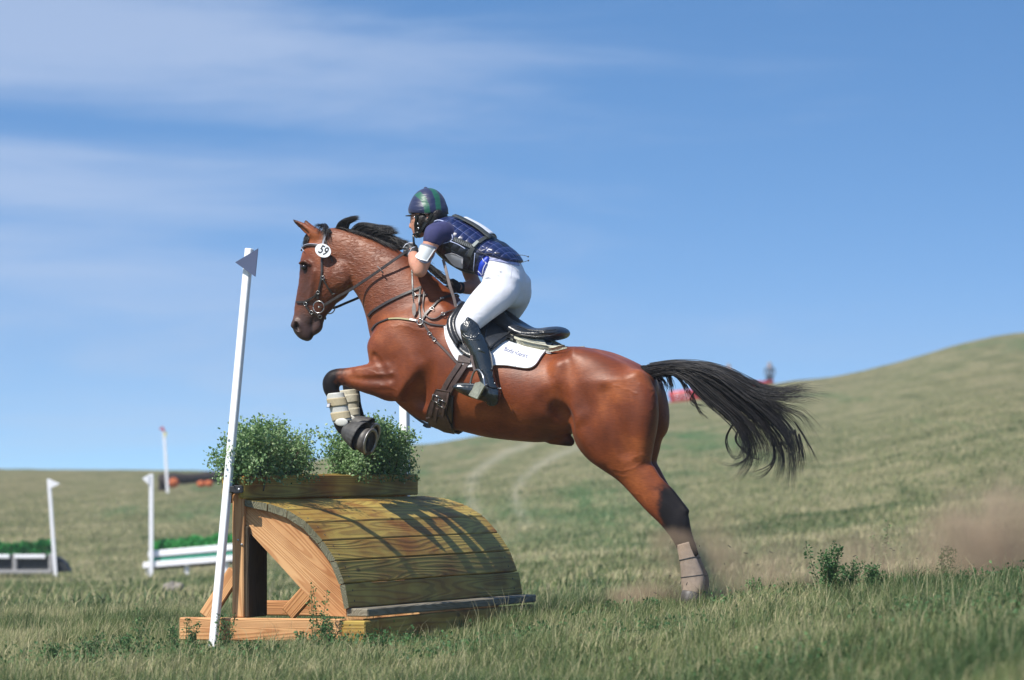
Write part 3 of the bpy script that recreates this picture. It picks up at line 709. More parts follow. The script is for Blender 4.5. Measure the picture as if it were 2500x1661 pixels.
# coat pattern: bay with black points, dark muzzle; coordinates in the plane of travel
flatW = toW(HV * np.array([[1, 0, 1.]])); hx, hy = pixn(flatW)
hx = hx - 0
def sst(a, b, x): t = np.clip((x - a) / (b - a), 0, 1); return t * t * (3 - 2 * t)
nz = vnoise(HV[:, 0], HV[:, 2], .035, 11) * .6 + vnoise(HV[:, 0], HV[:, 2], .012, 12) * .4 - .5
wsh = HV[:, 1] * 140                                  # where the sideways offset moves it in the picture
ppx, ppy = pixn(HW_)
black = np.zeros(len(HV))
front = (ppy > 870) & (hx < 1000) & (HV[:, 0] > .55)
fx = (hx - wsh) * 0 + hx - 22
black = np.maximum(black, np.where(front & (hy > 885), sst(884, 846, hx + nz * 40), 0)); black = np.maximum(black, np.where((hx < 928) & (hy > 966) & (HV[:, 0] > .55), 1, 0))
dl = ((hx - 1611) * (1273 - 1165) - (hy - 1165) * (1608 - 1611)) / 108.0
black = np.maximum(black, np.where(hy > 1140, np.maximum(sst(-14, 14, dl - wsh * .9 + nz * 24) * sst(1150, 1200, hy), sst(1245, 1300, hy + nz * 30)), 0))
muz = np.where((hx < 860), .65 * np.exp(-((hx - 757) / 24) ** 2 - ((hy - 698) / 40) ** 2), 0) + np.where((hx < 860) & (hy < 840), sst(690, 800, hy + nz * 40 - np.clip(hx - 760, 0, 60) * .3), 0)
black = np.maximum(black, np.where((hx < 790) & (hy < 590), sst(752, 726, hx + nz * 14), 0) * .9)      # ear tips
black = np.maximum(black, np.where((ppx < 775) & (ppy > 625) & (ppy < 690), np.exp(-(((ppx - 741) / 19) ** 2 + ((ppy - 653) / 17) ** 2)), 0) * .9)
black = np.maximum(black, .9 * np.exp(-((ppx - 1386) / 20) ** 2 - ((ppy - 1086) / 14) ** 2) * (ppx < 1408) * (np.abs(HV[:, 1]) < .13))
black = np.maximum(black, np.exp(-(((ppx - 723) / 9) ** 2 + ((ppy - 799) / 11) ** 2)) * (ppy < 830)); black = np.maximum(black, np.where((ppx < 775) & (ppy > 775) & (ppy < 832), np.exp(-((ppx - 760) / 3.5) ** 2), 0) * .8)
mus = np.where((hx > 900) & (hy > 900), 0, 0)
neckm = sst(1010, 930, hx) * sst(800, 735, hy) * sst(775, 815, hx)
neckm = np.maximum(neckm, .35 * sst(1130, 1000, hx) * sst(860, 760, hy))
vein = np.zeros(len(HV))
for pl in ([(1590, 1118), (1570, 1128), (1540, 1146), (1512, 1150), (1484, 1142)], [(1484, 1142), (1500, 1160), (1530, 1164)], [(1600, 1100), (1585, 1112), (1560, 1112), (1545, 1122)], [(1600, 955), (1590, 972), (1600, 990), (1588, 1004)], [(1562, 935), (1580, 948), (1596, 952)], [(1530, 1210), (1548, 1205), (1566, 1212), (1575, 1225)],
           [(1500, 940), (1530, 952), (1556, 962)], [(940, 800), (985, 795), (1020, 806), (1060, 800)], [(1000, 770), (1030, 778), (1060, 790)], [(930, 940), (960, 950), (975, 965)], [(900, 905), (930, 915), (958, 912)],
           [(790, 720), (812, 700), (830, 690)], [(800, 680), (820, 668), (838, 664)], [(760, 690), (748, 712), (752, 730)], [(850, 590), (868, 606), (860, 625), (872, 640)], [(885, 600), (895, 622), (888, 640)], [(905, 620), (918, 640), (910, 655)], [(850, 640), (868, 655), (880, 672)]):
    pr = catm([[a, b, 0] for a, b in pl], 6)[:, :2]; pr = pr + np.stack([np.sin(np.arange(len(pr)) * 1.3), np.cos(np.arange(len(pr)) * 1.7)], 1) * 1.6
    for a, b in zip(pr[:-1], pr[1:]):
        d_ = b - a; tt = np.clip(((ppx - a[0]) * d_[0] + (ppy - a[1]) * d_[1]) / (d_ @ d_ + 1e-9), 0, 1); vein = np.maximum(vein, np.exp(-(((ppx - a[0] - tt * d_[0]) ** 2 + (ppy - a[1] - tt * d_[1]) ** 2) / 3.2 ** 2)) * (HV[:, 1] > 0))
def coat_mat():
    m, t, b = newmat('bay_coat')
    co = nd(t, 'ShaderNodeTexCoord').outputs['Object']
    def at(n): a = t.nodes.new('ShaderNodeAttribute'); a.attribute_name = n; return a.outputs['Fac']
    n = t.nodes.new('ShaderNodeTexNoise'); n.inputs['Scale'].default_value = 4.5; n.inputs['Detail'].default_value = 6; link(t, co, n.inputs['Vector'])
    c0 = ramp(t, n.outputs['Fac'], [(.3, (.105, .024, .007)), (.5, (.170, .040, .011)), (.72, (.31, .088, .025))])
    mz = t.nodes.new('ShaderNodeMix'); mz.data_type = 'RGBA'; link(t, at('muzzle'), mz.inputs['Factor']); hm = t.nodes.new('ShaderNodeMapping'); hm.inputs['Rotation'].default_value = (0, R(25), R(19)); hm.inputs['Scale'].default_value = (12, 60, 80); link(t, co, hm.inputs[0])
    hn = t.nodes.new('ShaderNodeTexNoise'); hn.inputs['Scale'].default_value = 1.6; hn.inputs['Detail'].default_value = 5; link(t, hm.outputs[0], hn.inputs['Vector'])
    hx_ = t.nodes.new('ShaderNodeMix'); hx_.data_type = 'RGBA'; hx_.blend_type = 'MULTIPLY'; hx_.inputs['Factor'].default_value = .8; link(t, c0, hx_.inputs['A']); link(t, ramp(t, hn.outputs['Fac'], [(.3, (.78, .72, .68)), (.7, (1.2, 1.18, 1.15))]), hx_.inputs['B']); link(t, hx_.outputs['Result'], mz.inputs['A']); mz.inputs['B'].default_value = (.050, .032, .030, 1)
    dk = t.nodes.new('ShaderNodeMix'); dk.data_type = 'RGBA'; k = nd(t, 'ShaderNodeMath'); k.operation = 'MULTIPLY'; k.inputs[1].default_value = .45; link(t, at('neckd'), k.inputs[0])
    link(t, k.outputs[0], dk.inputs['Factor']); link(t, mz.outputs['Result'], dk.inputs['A']); dk.inputs['B'].default_value = (.085, .034, .020, 1)
    bk = t.nodes.new('ShaderNodeMix'); bk.data_type = 'RGBA'; link(t, at('black'), bk.inputs['Factor']); link(t, dk.outputs['Result'], bk.inputs['A']); bk.inputs['B'].default_value = (.010, .009, .010, 1)
    link(t, bk.outputs['Result'], b.inputs['Base Color'])
    rn = t.nodes.new('ShaderNodeTexNoise'); rn.inputs['Scale'].default_value = 7; link(t, co, rn.inputs['Vector'])
    rr = t.nodes.new('ShaderNodeMapRange'); rr.inputs[3].default_value = .35; rr.inputs[4].default_value = .56; link(t, rn.outputs['Fac'], rr.inputs[0]); link(t, rr.outputs[0], b.inputs['Roughness'])
    sp_m = t.nodes.new('ShaderNodeMapRange'); sp_m.inputs[3].default_value = .42; sp_m.inputs[4].default_value = .16; link(t, at('black'), sp_m.inputs[0]); link(t, sp_m.outputs[0], b.inputs['Specular IOR Level'])
    b.inputs['Specular IOR Level'].default_value = .42; b.inputs['Sheen Weight'].default_value = .03; b.inputs['Sheen Roughness'].default_value = .4
    b.inputs['Specular Tint'].default_value = (1, .9, .85, 1)
    # sweat ripples on the neck, veins, hair grain
    mp = t.nodes.new('ShaderNodeMapping'); mp.inputs['Rotation'].default_value = (0, R(30), 0); mp.inputs['Scale'].default_value = (26, 26, 80); link(t, co, mp.inputs[0])
    v = t.nodes.new('ShaderNodeTexNoise'); v.inputs['Scale'].default_value = 1; v.inputs['Detail'].default_value = 2.5; v.inputs['Distortion'].default_value = 1.2; link(t, mp.outputs[0], v.inputs['Vector'])
    vr = t.nodes.new('ShaderNodeMapRange'); vr.interpolation_type = 'SMOOTHSTEP'; vr.inputs[1].default_value = .42; vr.inputs[2].default_value = .78; link(t, v.outputs['Fac'], vr.inputs[0])
    a = nd(t, 'ShaderNodeMath'); a.operation = 'MULTIPLY'; link(t, vr.outputs[0], a.inputs[0]); link(t, at('neckd'), a.inputs[1])
    vn = t.nodes.new('ShaderNodeTexVoronoi'); vn.feature = 'DISTANCE_TO_EDGE'; vn.inputs['Scale'].default_value = 9; vn.inputs['Randomness'].default_value = 1
    ds = t.nodes.new('ShaderNodeTexNoise'); ds.inputs['Scale'].default_value = 9; link(t, co, ds.inputs['Vector'])
    va = t.nodes.new('ShaderNodeVectorMath'); va.operation = 'MULTIPLY_ADD'; link(t, ds.outputs['Color'], va.inputs[0]); va.inputs[1].default_value = (.22, .22, .22); link(t, co, va.inputs[2]); link(t, va.outputs[0], vn.inputs['Vector'])
    ve = t.nodes.new('ShaderNodeMapRange'); ve.inputs[1].default_value = .035; ve.inputs[2].default_value = 0; link(t, vn.outputs['Distance'], ve.inputs[0])
    vm = t.nodes.new('ShaderNodeTexNoise'); vm.inputs['Scale'].default_value = 3.0; link(t, co, vm.inputs['Vector']); vm2 = t.nodes.new('ShaderNodeMapRange'); vm2.inputs[1].default_value = .52; vm2.inputs[2].default_value = .62; link(t, vm.outputs['Fac'], vm2.inputs[0])
    vv0 = nd(t, 'ShaderNodeMath'); vv0.operation = 'MULTIPLY'; link(t, ve.outputs[0], vv0.inputs[0]); link(t, vm2.outputs[0], vv0.inputs[1]); vv = nd(t, 'ShaderNodeMath'); vv.operation = 'MULTIPLY'; vv.inputs[1].default_value = .0; link(t, vv0.outputs[0], vv.inputs[0])
    s1 = nd(t, 'ShaderNodeMath'); s1.operation = 'MULTIPLY_ADD'; s1.inputs[1].default_value = .42; link(t, a.outputs[0], s1.inputs[0]); vsc = nd(t, 'ShaderNodeMath'); vsc.operation = 'MULTIPLY'; vsc.inputs[1].default_value = .26; link(t, at('vein'), vsc.inputs[0]); link(t, vsc.outputs[0], s1.inputs[2])
    mph = t.nodes.new('ShaderNodeMapping'); mph.inputs['Rotation'].default_value = (0, R(25), R(19)); mph.inputs['Scale'].default_value = (14, 70, 90); link(t, co, mph.inputs[0])
    bn = t.nodes.new('ShaderNodeTexNoise'); bn.inputs['Scale'].default_value = 2.2; bn.inputs['Detail'].default_value = 6; bn.inputs['Roughness'].default_value = .65; link(t, mph.outputs[0], bn.inputs['Vector'])
    s2 = nd(t, 'ShaderNodeMath'); s2.operation = 'MULTIPLY_ADD'; s2.inputs[1].default_value = .22; link(t, bn.outputs['Fac'], s2.inputs[0]); link(t, s1.outputs[0], s2.inputs[2])
    bp = t.nodes.new('ShaderNodeBump'); bp.inputs['Distance'].default_value = .0055; link(t, s2.outputs[0], bp.inputs['Height']); link(t, bp.outputs[0], b.inputs['Normal'])
    return m
COAT = coat_mat()
gzh = gz1(P(1690, 1470).x, P(1690, 1470).y)
horse = thing('horse', (P(1690, 1470, 0).x, P(1690, 1470, 0).y, gzh), 'bay horse with black mane and tail leaping over the wooden jump', 'horse')
mesh('body', HW_, HFc, COAT, horse, True, {'black': ('FLOAT', np.clip(black, 0, 1)), 'muzzle': ('FLOAT', np.clip(muz, 0, .95)), 'neckd': ('FLOAT', neckm), 'vein': ('FLOAT', vein)})
# ray caster onto the horse
BVH = BVHTree.FromPolygons([tuple(v) for v in HW_], HFc.tolist())
def cast(px, py, w=.15, bvh=None):
    d = ray(px, py).normalized(); h = (bvh or BVH).ray_cast(CAM, d)
    if h[0] is None or (h[0] - P(px, py, w)).length > .9:
        q = (bvh or BVH).find_nearest(P(px, py, w)); return q[0], q[1]
    n = h[1]; return h[0], (n if n.dot(d) < 0 else -n)
def dense(pl, step=5):
    out = []
    K = catm([[x, y, 0] for x, y in pl], step); return [(k[0], k[1]) for k in K]
def on_horse(pl, off=.005, w=.15, step=5, sm=2, bvh=None):
    pts = [cast(x, y, w, bvh) for x, y in dense(pl, step)]
    p = [a for a, b in pts]; n = [b for a, b in pts]
    for _ in range(sm):
        n = [(n[max(i - 1, 0)] + n[i] + n[min(i + 1, len(n) - 1)]).normalized() for i in range(len(n))]
    return [a + b * off for a, b in zip(p, n)], n
EYEM = plain('horse_eye', (.010, .007, .006), .12, .1, 20, spec=.6)
mb = MB()
for s_ in (1,): mb.ell(P(742.5, 652.5, .080), (H * .019, N * .016, UP * .017), 10, 14)
mb.build('eye', EYEM, horse, True)
mb = MB(); c = mirror(P(742.5, 652.5, .080)); mb.ell(c, (H * .019, N * .016, UP * .017), 10, 14); mb.build('eye', EYEM, horse, True)
# ---- loft, surface patches, lettering
def loft(rows, ns=22, ds=.008, grow=0.0, sq=2.0, capA=True, capB=True, mb=None):
    K = []
    for r in rows:
        w = r[5] if len(r) > 5 else 0.0; a, b = np.array(P(r[0], r[1], w)), np.array(P(r[2], r[3], w)); K.append([*((a + b) / 2), *((a - b) / 2), r[4]])
    K = catm(K, ds); m = len(K); V = []; Fc = []
    for i in range(m):
        c = K[i, :3]; t = K[min(i + 1, m - 1), :3] - K[max(i - 1, 0), :3]; u = K[i, 3:6]; ra = np.linalg.norm(u); u = u / ra; t = t - u * t.dot(u); t /= np.linalg.norm(t) + 1e-9; v = np.cross(t, u)
        for k in range(ns):
            an = 2 * math.pi * k / ns; ca, sa_ = math.cos(an), math.sin(an)
            ca = math.copysign(abs(ca) ** (2 / sq), ca); sa_ = math.copysign(abs(sa_) ** (2 / sq), sa_)
            V.append(c + u * (ra + grow) * ca + v * (K[i, 6] + grow) * sa_)
    for i in range(m - 1):
        for k in range(ns): Fc.append([i * ns + k, i * ns + (k + 1) % ns, (i + 1) * ns + (k + 1) % ns, (i + 1) * ns + k])
    if capA: Fc.append(list(range(ns))[::-1])
    if capB: Fc.append([(m - 1) * ns + k for k in range(ns)])
    mb = mb or MB(); mb.add(V, Fc); return mb
def resamp(pl, n):
    K = catm([[x, y, 0] for x, y in pl], 3.0); d = np.r_[0, np.cumsum(np.linalg.norm(np.diff(K[:, :2], axis=0), axis=1))]; s = np.linspace(0, d[-1], n)
    return np.stack([np.interp(s, d, K[:, 0]), np.interp(s, d, K[:, 1])], 1)
def patch(top, bot, nu, nv, off, th=.006, w=.2, both=True, mb=None, bvh=None, close=False, puff=0.0):
    """cloth or leather lying on a surface: top and bottom edges in photo pixels; mirrored to the far side"""
    A, B = resamp(top, nu), resamp(bot, nu); mb = mb or MB(); G = []
    pts = [[cast(*(A[i] * (1 - j / (nv - 1)) + B[i] * (j / (nv - 1))), w, bvh) for j in range(nv)] for i in range(nu)]
    Pp = np.array([[tuple(p) for p, n in c] for c in pts]); Nn = np.array([[tuple(n) for p, n in c] for c in pts])
    for _ in range(2):
        for Q in (Nn, Pp):
            q = Q.copy(); q[1:-1] = (Q[:-2] + Q[2:] + 2 * Q[1:-1]) / 4; q[:, 1:-1] = (q[:, :-2] + q[:, 2:] + 2 * q[:, 1:-1]) / 4; Q[:] = q
    Nn /= np.linalg.norm(Nn, axis=2)[:, :, None]
    uu = np.linspace(0, 1, nu)[:, None]; vv = np.linspace(0, 1, nv)[None]
    pf = (1 - (2 * uu - 1) ** 6) * (1 - (2 * vv - 1) ** 6) * puff
    lo = Pp + Nn * off; hi = Pp + Nn * (off + th + pf[:, :, None])
    def emit(lo, hi, flip):
        V = [Vector(p) for p in hi.reshape(-1, 3)] + [Vector(p) for p in lo.reshape(-1, 3)]; n = nu * nv; Fc = []
        for i in range(nu - 1):
            for j in range(nv - 1):
                a, b, c, d = i * nv + j, i * nv + j + 1, (i + 1) * nv + j + 1, (i + 1) * nv + j
                Fc.append([a, b, c, d]); Fc.append([n + d, n + c, n + b, n + a])
        rim = [i * nv for i in range(nu)] + [(nu - 1) * nv + j for j in range(1, nv)] + [i * nv + nv - 1 for i in range(nu - 2, -1, -1)] + [j for j in range(nv - 2, 0, -1)]
        for q in range(len(rim)): a, b = rim[q], rim[(q + 1) % len(rim)]; Fc.append([b, a, n + a, n + b] if False else [a, n + a, n + b, b])
        if flip: Fc = [f[::-1] for f in Fc]
        g = [(i / (nu - 1), j / (nv - 1), 0) for i in range(nu) for j in range(nv)] * 2
        mb.add(V, Fc, g)
    emit(lo, hi, False)
    if both:
        fm = lambda Q: np.array([tuple(mirror(p)) for p in Q.reshape(-1, 3)]).reshape(Q.shape)
        emit(fm(lo), fm(hi), True)
    return mb, hi
def lettering(txt, size, extr=0.0, shear=0.0, bold=0.0):
    """outline letters as flat faces: 2D points and faces"""
    cu = bpy.data.curves.new('letters', 'FONT'); cu.body = txt; cu.size = size; cu.resolution_u = 3; cu.shear = shear; cu.offset = bold; cu.align_x = 'CENTER'; cu.align_y = 'CENTER'
    ob = bpy.data.objects.new('letters', cu); COL.objects.link(ob); dg = bpy.context.evaluated_depsgraph_get()
    me = bpy.data.meshes.new_from_object(ob.evaluated_get(dg)); V = [tuple(v.co) for v in me.vertices]; Fc = [list(p.vertices) for p in me.polygons]
    bpy.data.objects.remove(ob); bpy.data.curves.remove(cu); bpy.data.meshes.remove(me); return V, Fc
def ring3(c, a, b, r, mb, n=28, thick=.003, k=6, arc=1.0):
    """wire ring: centre, two in-plane unit vectors times radii"""
    pts = [Vector(c) + a * math.cos(2 * math.pi * arc * i / n) + b * math.sin(2 * math.pi * arc * i / n) for i in range(n + 1)]
    mb.tube(pts, thick, k, arc < 1)
# ------------------------------------------------------------------ saddle, pad, bridle, breastplate, boots
BLACKL = plain('black_leather', (.016, .017, .019), .30, .25, 30, bump=.0008, bscale=160, spec=.55)
SEATL = plain('black_saddle_seat', (.020, .022, .026), .28, .2, 12, bump=.0005, bscale=200, spec=.6)
BROWNL = plain('brown_leather', (.075, .048, .040), .45, .3, 40, bump=.0010, bscale=120, spec=.5)
DBROWN = plain('dark_bridle_leather', (.035, .028, .026), .42, .3, 60, bump=.0006, bscale=200)
TAUPE = plain('dusty_strap', (.17, .135, .125), .6, .2, 60, bump=.0006, bscale=200)
STEEL = plain('polished_steel', (.42, .41, .39), .28, .08, 30, metal=1)
CREAM = plain('cream_neoprene', (.46, .42, .32), .75, .15, 60, bump=.001, bscale=110)
SHELL = plain('pale_boot_shell', (.52, .51, .46), .5, .08, 40, bump=.0006, bscale=60)
ELAST = plain('beige_elastic', (.42, .35, .22), .7, .08, 90, bump=.0006, bscale=260)
RUBBER = plain('black_rubber', (.055, .052, .048), .6, .35, 40, bump=.0012, bscale=60)
HOOF = plain('hoof_horn', (.085, .075, .065), .5, .4, 30, bump=.001, bscale=60)
SOLE = plain('hoof_sole', (.045, .042, .038), .9, .4, 40, bump=.003, bscale=40)
FLEECE = plain('cream_fleece', (.50, .48, .36), .95, .12, 90, bump=.004, bscale=180, sheen=.4)
def quilt_mat():
    m, t, b = newmat('white_quilted_cotton')
    at = t.nodes.new('ShaderNodeAttribute'); at.attribute_name = 'gc'; sp = t.nodes.new('ShaderNodeSeparateXYZ'); link(t, at.outputs['Vector'], sp.inputs[0])
    def lines(a, b_, n):
        k = nd(t, 'ShaderNodeMath'); k.operation = 'MULTIPLY'; k.inputs[1].default_value = a; link(t, sp.outputs[0], k.inputs[0])
        k2 = nd(t, 'ShaderNodeMath'); k2.operation = 'MULTIPLY_ADD'; k2.inputs[1].default_value = b_; link(t, sp.outputs[1], k2.inputs[0]); link(t, k.outputs[0], k2.inputs[2])
        pp = nd(t, 'ShaderNodeMath'); pp.operation = 'PINGPONG'; pp.inputs[1].default_value = .5; link(t, k2.outputs[0], pp.inputs[0])
        mr = nd(t, 'ShaderNodeMapRange'); mr.interpolation_type = 'SMOOTHSTEP'; mr.inputs[2].default_value = n; link(t, pp.outputs[0], mr.inputs[0]); return mr.outputs[0]
    mn = nd(t, 'ShaderNodeMath'); mn.operation = 'MINIMUM'; link(t, lines(16, 1.5, .16), mn.inputs[0]); link(t, lines(3, 8.5, .16), mn.inputs[1])
    link(t, ramp(t, mn.outputs[0], [(0, (.58, .58, .61)), (.6, (.76, .76, .77))]), b.inputs['Base Color']); b.inputs['Roughness'].default_value = .85
    bp = t.nodes.new('ShaderNodeBump'); bp.inputs['Distance'].default_value = .0018; link(t, mn.outputs[0], bp.inputs['Height']); link(t, bp.outputs[0], b.inputs['Normal'])
    return m
QUILT = quilt_mat()
# --- pad
pad = thing('saddle_pad', P(1200, 860, .28), 'white quilted saddle pad with small lettering under the black saddle', 'saddle pad')
ptop = [(1112, 752), (1140, 764), (1180, 786), (1220, 806), (1260, 825), (1300, 836), (1342, 842)]
pbot = [(1086, 800), (1094, 836), (1117, 878), (1145, 897), (1200, 893), (1238, 894), (1262, 898), (1289, 901), (1306, 894), (1322, 872), (1340, 851)]
mb, _ = patch(ptop, pbot, 60, 22, .006, .010)
# over the spine
sp_ = []
for (x, y) in resamp(ptop, 30):
    a = cast(x, y, .1)[0]; sp_.append(a)
Vv = []; Fc = []
for i, a in enumerate(sp_):
    u, w, z = loc(a); row = []
    for j in range(9):
        ww = w * (1 - 2 * j / 8); h_ = BVH.ray_cast(wor(u, ww, z + .4), Vector((0, 0, -1))); zz_ = h_[0].z if h_[0] is not None else z
        Vv.append(wor(u, ww, zz_ + .016))
for i in range(len(sp_) - 1):
    for j in range(8): Fc.append([i * 9 + j, i * 9 + j + 1, (i + 1) * 9 + j + 1, (i + 1) * 9 + j])
mb.add(Vv, Fc, [(0.03, .5, 0)] * len(Vv)); mb.build('cloth', QUILT, pad, True)
PADB = None
V2, F2 = lettering("Body'nSport", 1.0)
xs = [v[0] for v in V2]; wdt = max(xs) - min(xs); q0, q1 = (1232, 858), (1288, 876)
ang = math.atan2(q1[1] - q0[1], q1[0] - q0[0]); sc = 58.9 / wdt; cxm, cym = 1260, 866
INK = plain('dark_thread', (.22, .22, .32), .7, .1, 50)
VV = []
for v in V2:
    x, y = v[0] * sc, -v[1] * sc * 1.15; px_, py_ = cxm + x * math.cos(ang) - y * math.sin(ang), cym + x * math.sin(ang) + y * math.cos(ang)
    a, n = cast(px_, py_, .28); VV.append(a + n * .0185)
mesh('lettering', VV, F2, INK, pad)
mb = MB()
for pl in (pbot[0:4], pbot[3:7], pbot[6:11]):
    p, n = on_horse(pl, .010); mb.sweep(p, n, .010, .009)
mb.build('piping', plain('pad_piping', (.80, .80, .82), .7, .05, 30), pad, True)

# --- saddle
saddle = thing('saddle', P(1230, 840, .28), 'black leather jumping saddle with stirrup and brown girth on the bay horse', 'saddle')
mb, _ = patch([(1250, 800), (1284, 812), (1320, 818), (1358, 822)], [(1242, 834), (1283, 846), (1320, 844), (1346, 838)], 24, 8, .016, .026, puff=.010)
mb.build('fleece_pad', FLEECE, saddle, True)
seat_rows = [(1168, 752, 1172, 800, .085, 0), (1195, 748, 1198, 812, .10, 0), (1228, 752, 1228, 822, .125, 0), (1258, 776, 1258, 828, .150, 0), (1290, 796, 1290, 834, .170, 0), (1325, 800, 1325, 834, .178, 0), (1355, 797, 1352, 832, .165, 0), (1374, 800, 1369, 828, .13, 0), (1382, 808, 1378, 822, .07, 0)]
sf = Field((-.6, -.3, 1.5), (.6, .3, 2.15), .006)
sf.chain(sect(seat_rows, .01, .04), .02)
sf.chain(sect([(1240, 740, 1240, 778, .05, 0), (1275, 762, 1275, 793, .07, 0), (1310, 780, 1310, 799, .07, 0), (1345, 782, 1345, 798, .05, 0)], .01, .03), .03, True)   # dip of the seat
v, f_ = sf.surface(3); mesh('seat', toW(v), f_, SEATL, saddle, True)
mb = MB()
for pl, r in (([(1246, 806, .165), (1275, 818, .18), (1310, 823, .185), (1345, 820, .175), (1372, 812, .14)], .004), ([(1262, 797, .155), (1290, 806, .172), (1325, 809, .180), (1358, 805, .165)], .003)):
    mb.tube([P(*q) for q in pl], r, 6); 
mb.build('seam', BLACKL, saddle, True)
ftop = [(1118, 758), (1150, 757), (1185, 764), (1225, 778), (1262, 806)]
fbot = [(1099, 790), (1104, 822), (1122, 856), (1150, 876), (1180, 874), (1202, 862), (1222, 846), (1245, 833)]
mb, _ = patch(ftop, fbot, 44, 16, .022, .014, puff=.010); mb.build('flap', BLACKL, saddle, True)
mb, _ = patch([(1188, 790), (1215, 795), (1240, 806), (1256, 812)], [(1180, 868), (1197, 862), (1215, 846), (1238, 832)], 20, 10, .042, .006); mb.build('skirt', SEATL, saddle, True)
mb = MB()
p, n = on_horse([(1124, 757), (1108, 767), (1101, 786), (1104, 810), (1112, 832), (1124, 850)], .05); mb.tube(p, [.010 + .012 * math.sin(math.pi * i / (len(p) - 1)) for i in range(len(p))], 10)
p, n = on_horse([(1136, 760), (1117, 770), (1110, 788), (1112, 810), (1120, 830), (1130, 846)], .055); mb.tube(p, [.008 + .010 * math.sin(math.pi * i / (len(p) - 1)) for i in range(len(p))], 10)
mb.build('knee_roll', BLACKL, saddle, True)
# girth: two straps, guard and buckles
gp, gn = on_horse([(1140, 868), (1118, 900), (1098, 930), (1082, 960)], .016); g2, gn2 = on_horse([(1148, 880), (1130, 908), (1110, 938), (1098, 962)], .016)
mb = MB(); mb.sweep(gp, gn, .034, .006); mb.sweep(g2, gn2, .032, .006); mb.build('girth_strap', BROWNL, saddle)
gp, gn = on_horse([(1122, 878), (1152, 882)], .020); MB().sweep(gp, gn, .045, .006).build('girth_loop', BROWNL, saddle)
mb, _ = patch([(1072, 948), (1104, 954)], [(1046, 1014), (1094, 1006)], 8, 16, .020, .012, puff=.004)
mb2, _ = patch([(1046, 1014), (1094, 1006)], [(1056, 1040), (1112, 1050)], 10, 12, .014, .012, puff=.004, mb=mb)
mb2.build('girth', BROWNL, saddle, True)
mb, _ = patch([(1086, 960), (1110, 966)], [(1082, 1030), (1108, 1040)], 8, 16, .010, .010); mb.build('girth_edge', BLACKL, saddle, True)
mb = MB()
for cx_, cy_ in ((1078, 966), (1090, 976)):
    q = [(cx_ - 9, cy_ - 7), (cx_ + 9, cy_ + 1), (cx_ + 4, cy_ + 14), (cx_ - 13, cy_ + 6), (cx_ - 9, cy_ - 7)]
    pp = [cast(a, b)[0] + cast(a, b)[1] * .040 for a, b in q]; mb.tube(pp, .0028, 6)
mb.build('buckle', STEEL, saddle, True)
mb = MB()
for pl in ([(1068, 975), (1058, 1010)], [(1075, 990), (1068, 1022)], [(1092, 985), (1088, 1008)]):
    p, n = on_horse(pl, .036); mb.sweep(p, n, .020, .005)
mb.build('billet', BROWNL, saddle)
# stirrup leather and iron
sl = [P(1151, 868, .36), P(1155, 890, .37), P(1160, 906, .38)]
MB().sweep(sl, [N] * 3, .018, .005).build('stirrup_leather', BROWNL, saddle)
stf = [P(*q) for q in ((1186, 943, .44), (1168, 975, .44), (1157, 974, .41), (1147, 966, .40), (1163, 936, .38), (1175, 933, .40))]
mb = MB(); ctr = sum(stf, Vector()) / 6; nn = (stf[0] - ctr).cross(stf[2] - ctr).normalized()
mb.prism(stf, nn * -.010)
mb.build('stirrup_tread', plain('worn_alloy', (.36, .36, .26), .4, .2, 60, metal=.7), saddle)
mb = MB()
for i in range(4):
    f = .2 + .2 * i; a = stf[0].lerp(stf[5], .15) * (1 - f) + stf[1].lerp(stf[3], .1) * f; b = stf[5] * (1 - f) + stf[3] * f
    mb.tube([a + N * .004, b + N * .004], .0022, 5)
mb.build('tread_grip', RUBBER, saddle)
arch = [P(*q) for q in ((1184, 946, .435), (1181, 925, .43), (1175, 910, .41), (1166, 903, .39), (1158, 908, .375), (1152, 922, .365), (1148, 938, .36))]
MB().tube([Vector(k[:3]) for k in catm([tuple(a) for a in arch], .006)], .0060, 8).build('stirrup_iron', STEEL, saddle, True)

# --- breastplate and neck straps
bp_ = thing('breastplate', P(1030, 786, .2), 'brown leather breastplate and running strap buckled round the horse\'s chest', 'breastplate')
def strap(pl, wd, th=.004, off=.005, mat=DBROWN, par=bp_, name='strap', both=True, bvh=None, w=.15):
    p, n = on_horse(pl, off, w, bvh=bvh); mb = MB(); mb.sweep(p, n, wd, th)
    if both: mb.sweep([mirror(q) for q in p][::-1], [(mirror(q + m_) - mirror(q)) for q, m_ in zip(p, n)][::-1], wd, th)
    return mb.build(name, mat, par)
strap([(901, 772), (913, 759), (948, 738), (988, 719), (1028, 703)], .017, .006)
strap([(909, 806), (920, 793), (937, 785), (950, 780)], .013)
strap([(950, 780), (975, 779), (1004, 782)], .011, mat=plain('olive_elastic', (.30, .27, .13), .6, .1, 60))
strap([(1002, 781), (1018, 784)], .012, .006, mat=STEEL, name='clip')
strap([(1026, 787), (1034, 790), (1048, 811), (1064, 832), (1084, 852), (1102, 871), (1118, 888)], .014, .005, mat=BROWNL)
strap([(1026, 700), (1024, 735), (1026, 770), (1028, 795)], .011)
strap([(1030, 784), (1042, 766), (1056, 752), (1070, 738), (1086, 728), (1112, 722)], .015, .006)
strap([(1031, 782), (1052, 792), (1090, 797)], .010)
strap([(1007, 721), (1022, 722), (1044, 722)], .011, .006, mat=DBROWN)
strap([(1036, 712), (1034, 740), (1036, 765), (1050, 778), (1066, 778), (1084, 766), (1110, 757)], .008, .008, mat=BROWNL)
mb = MB(); a, n = cast(1027, 787); e1 = n.cross(UP).normalized(); e2 = n.cross(e1)
ring3(a + n * .012, e1 * .018, e2 * .018, 0, mb, 20, .003); 
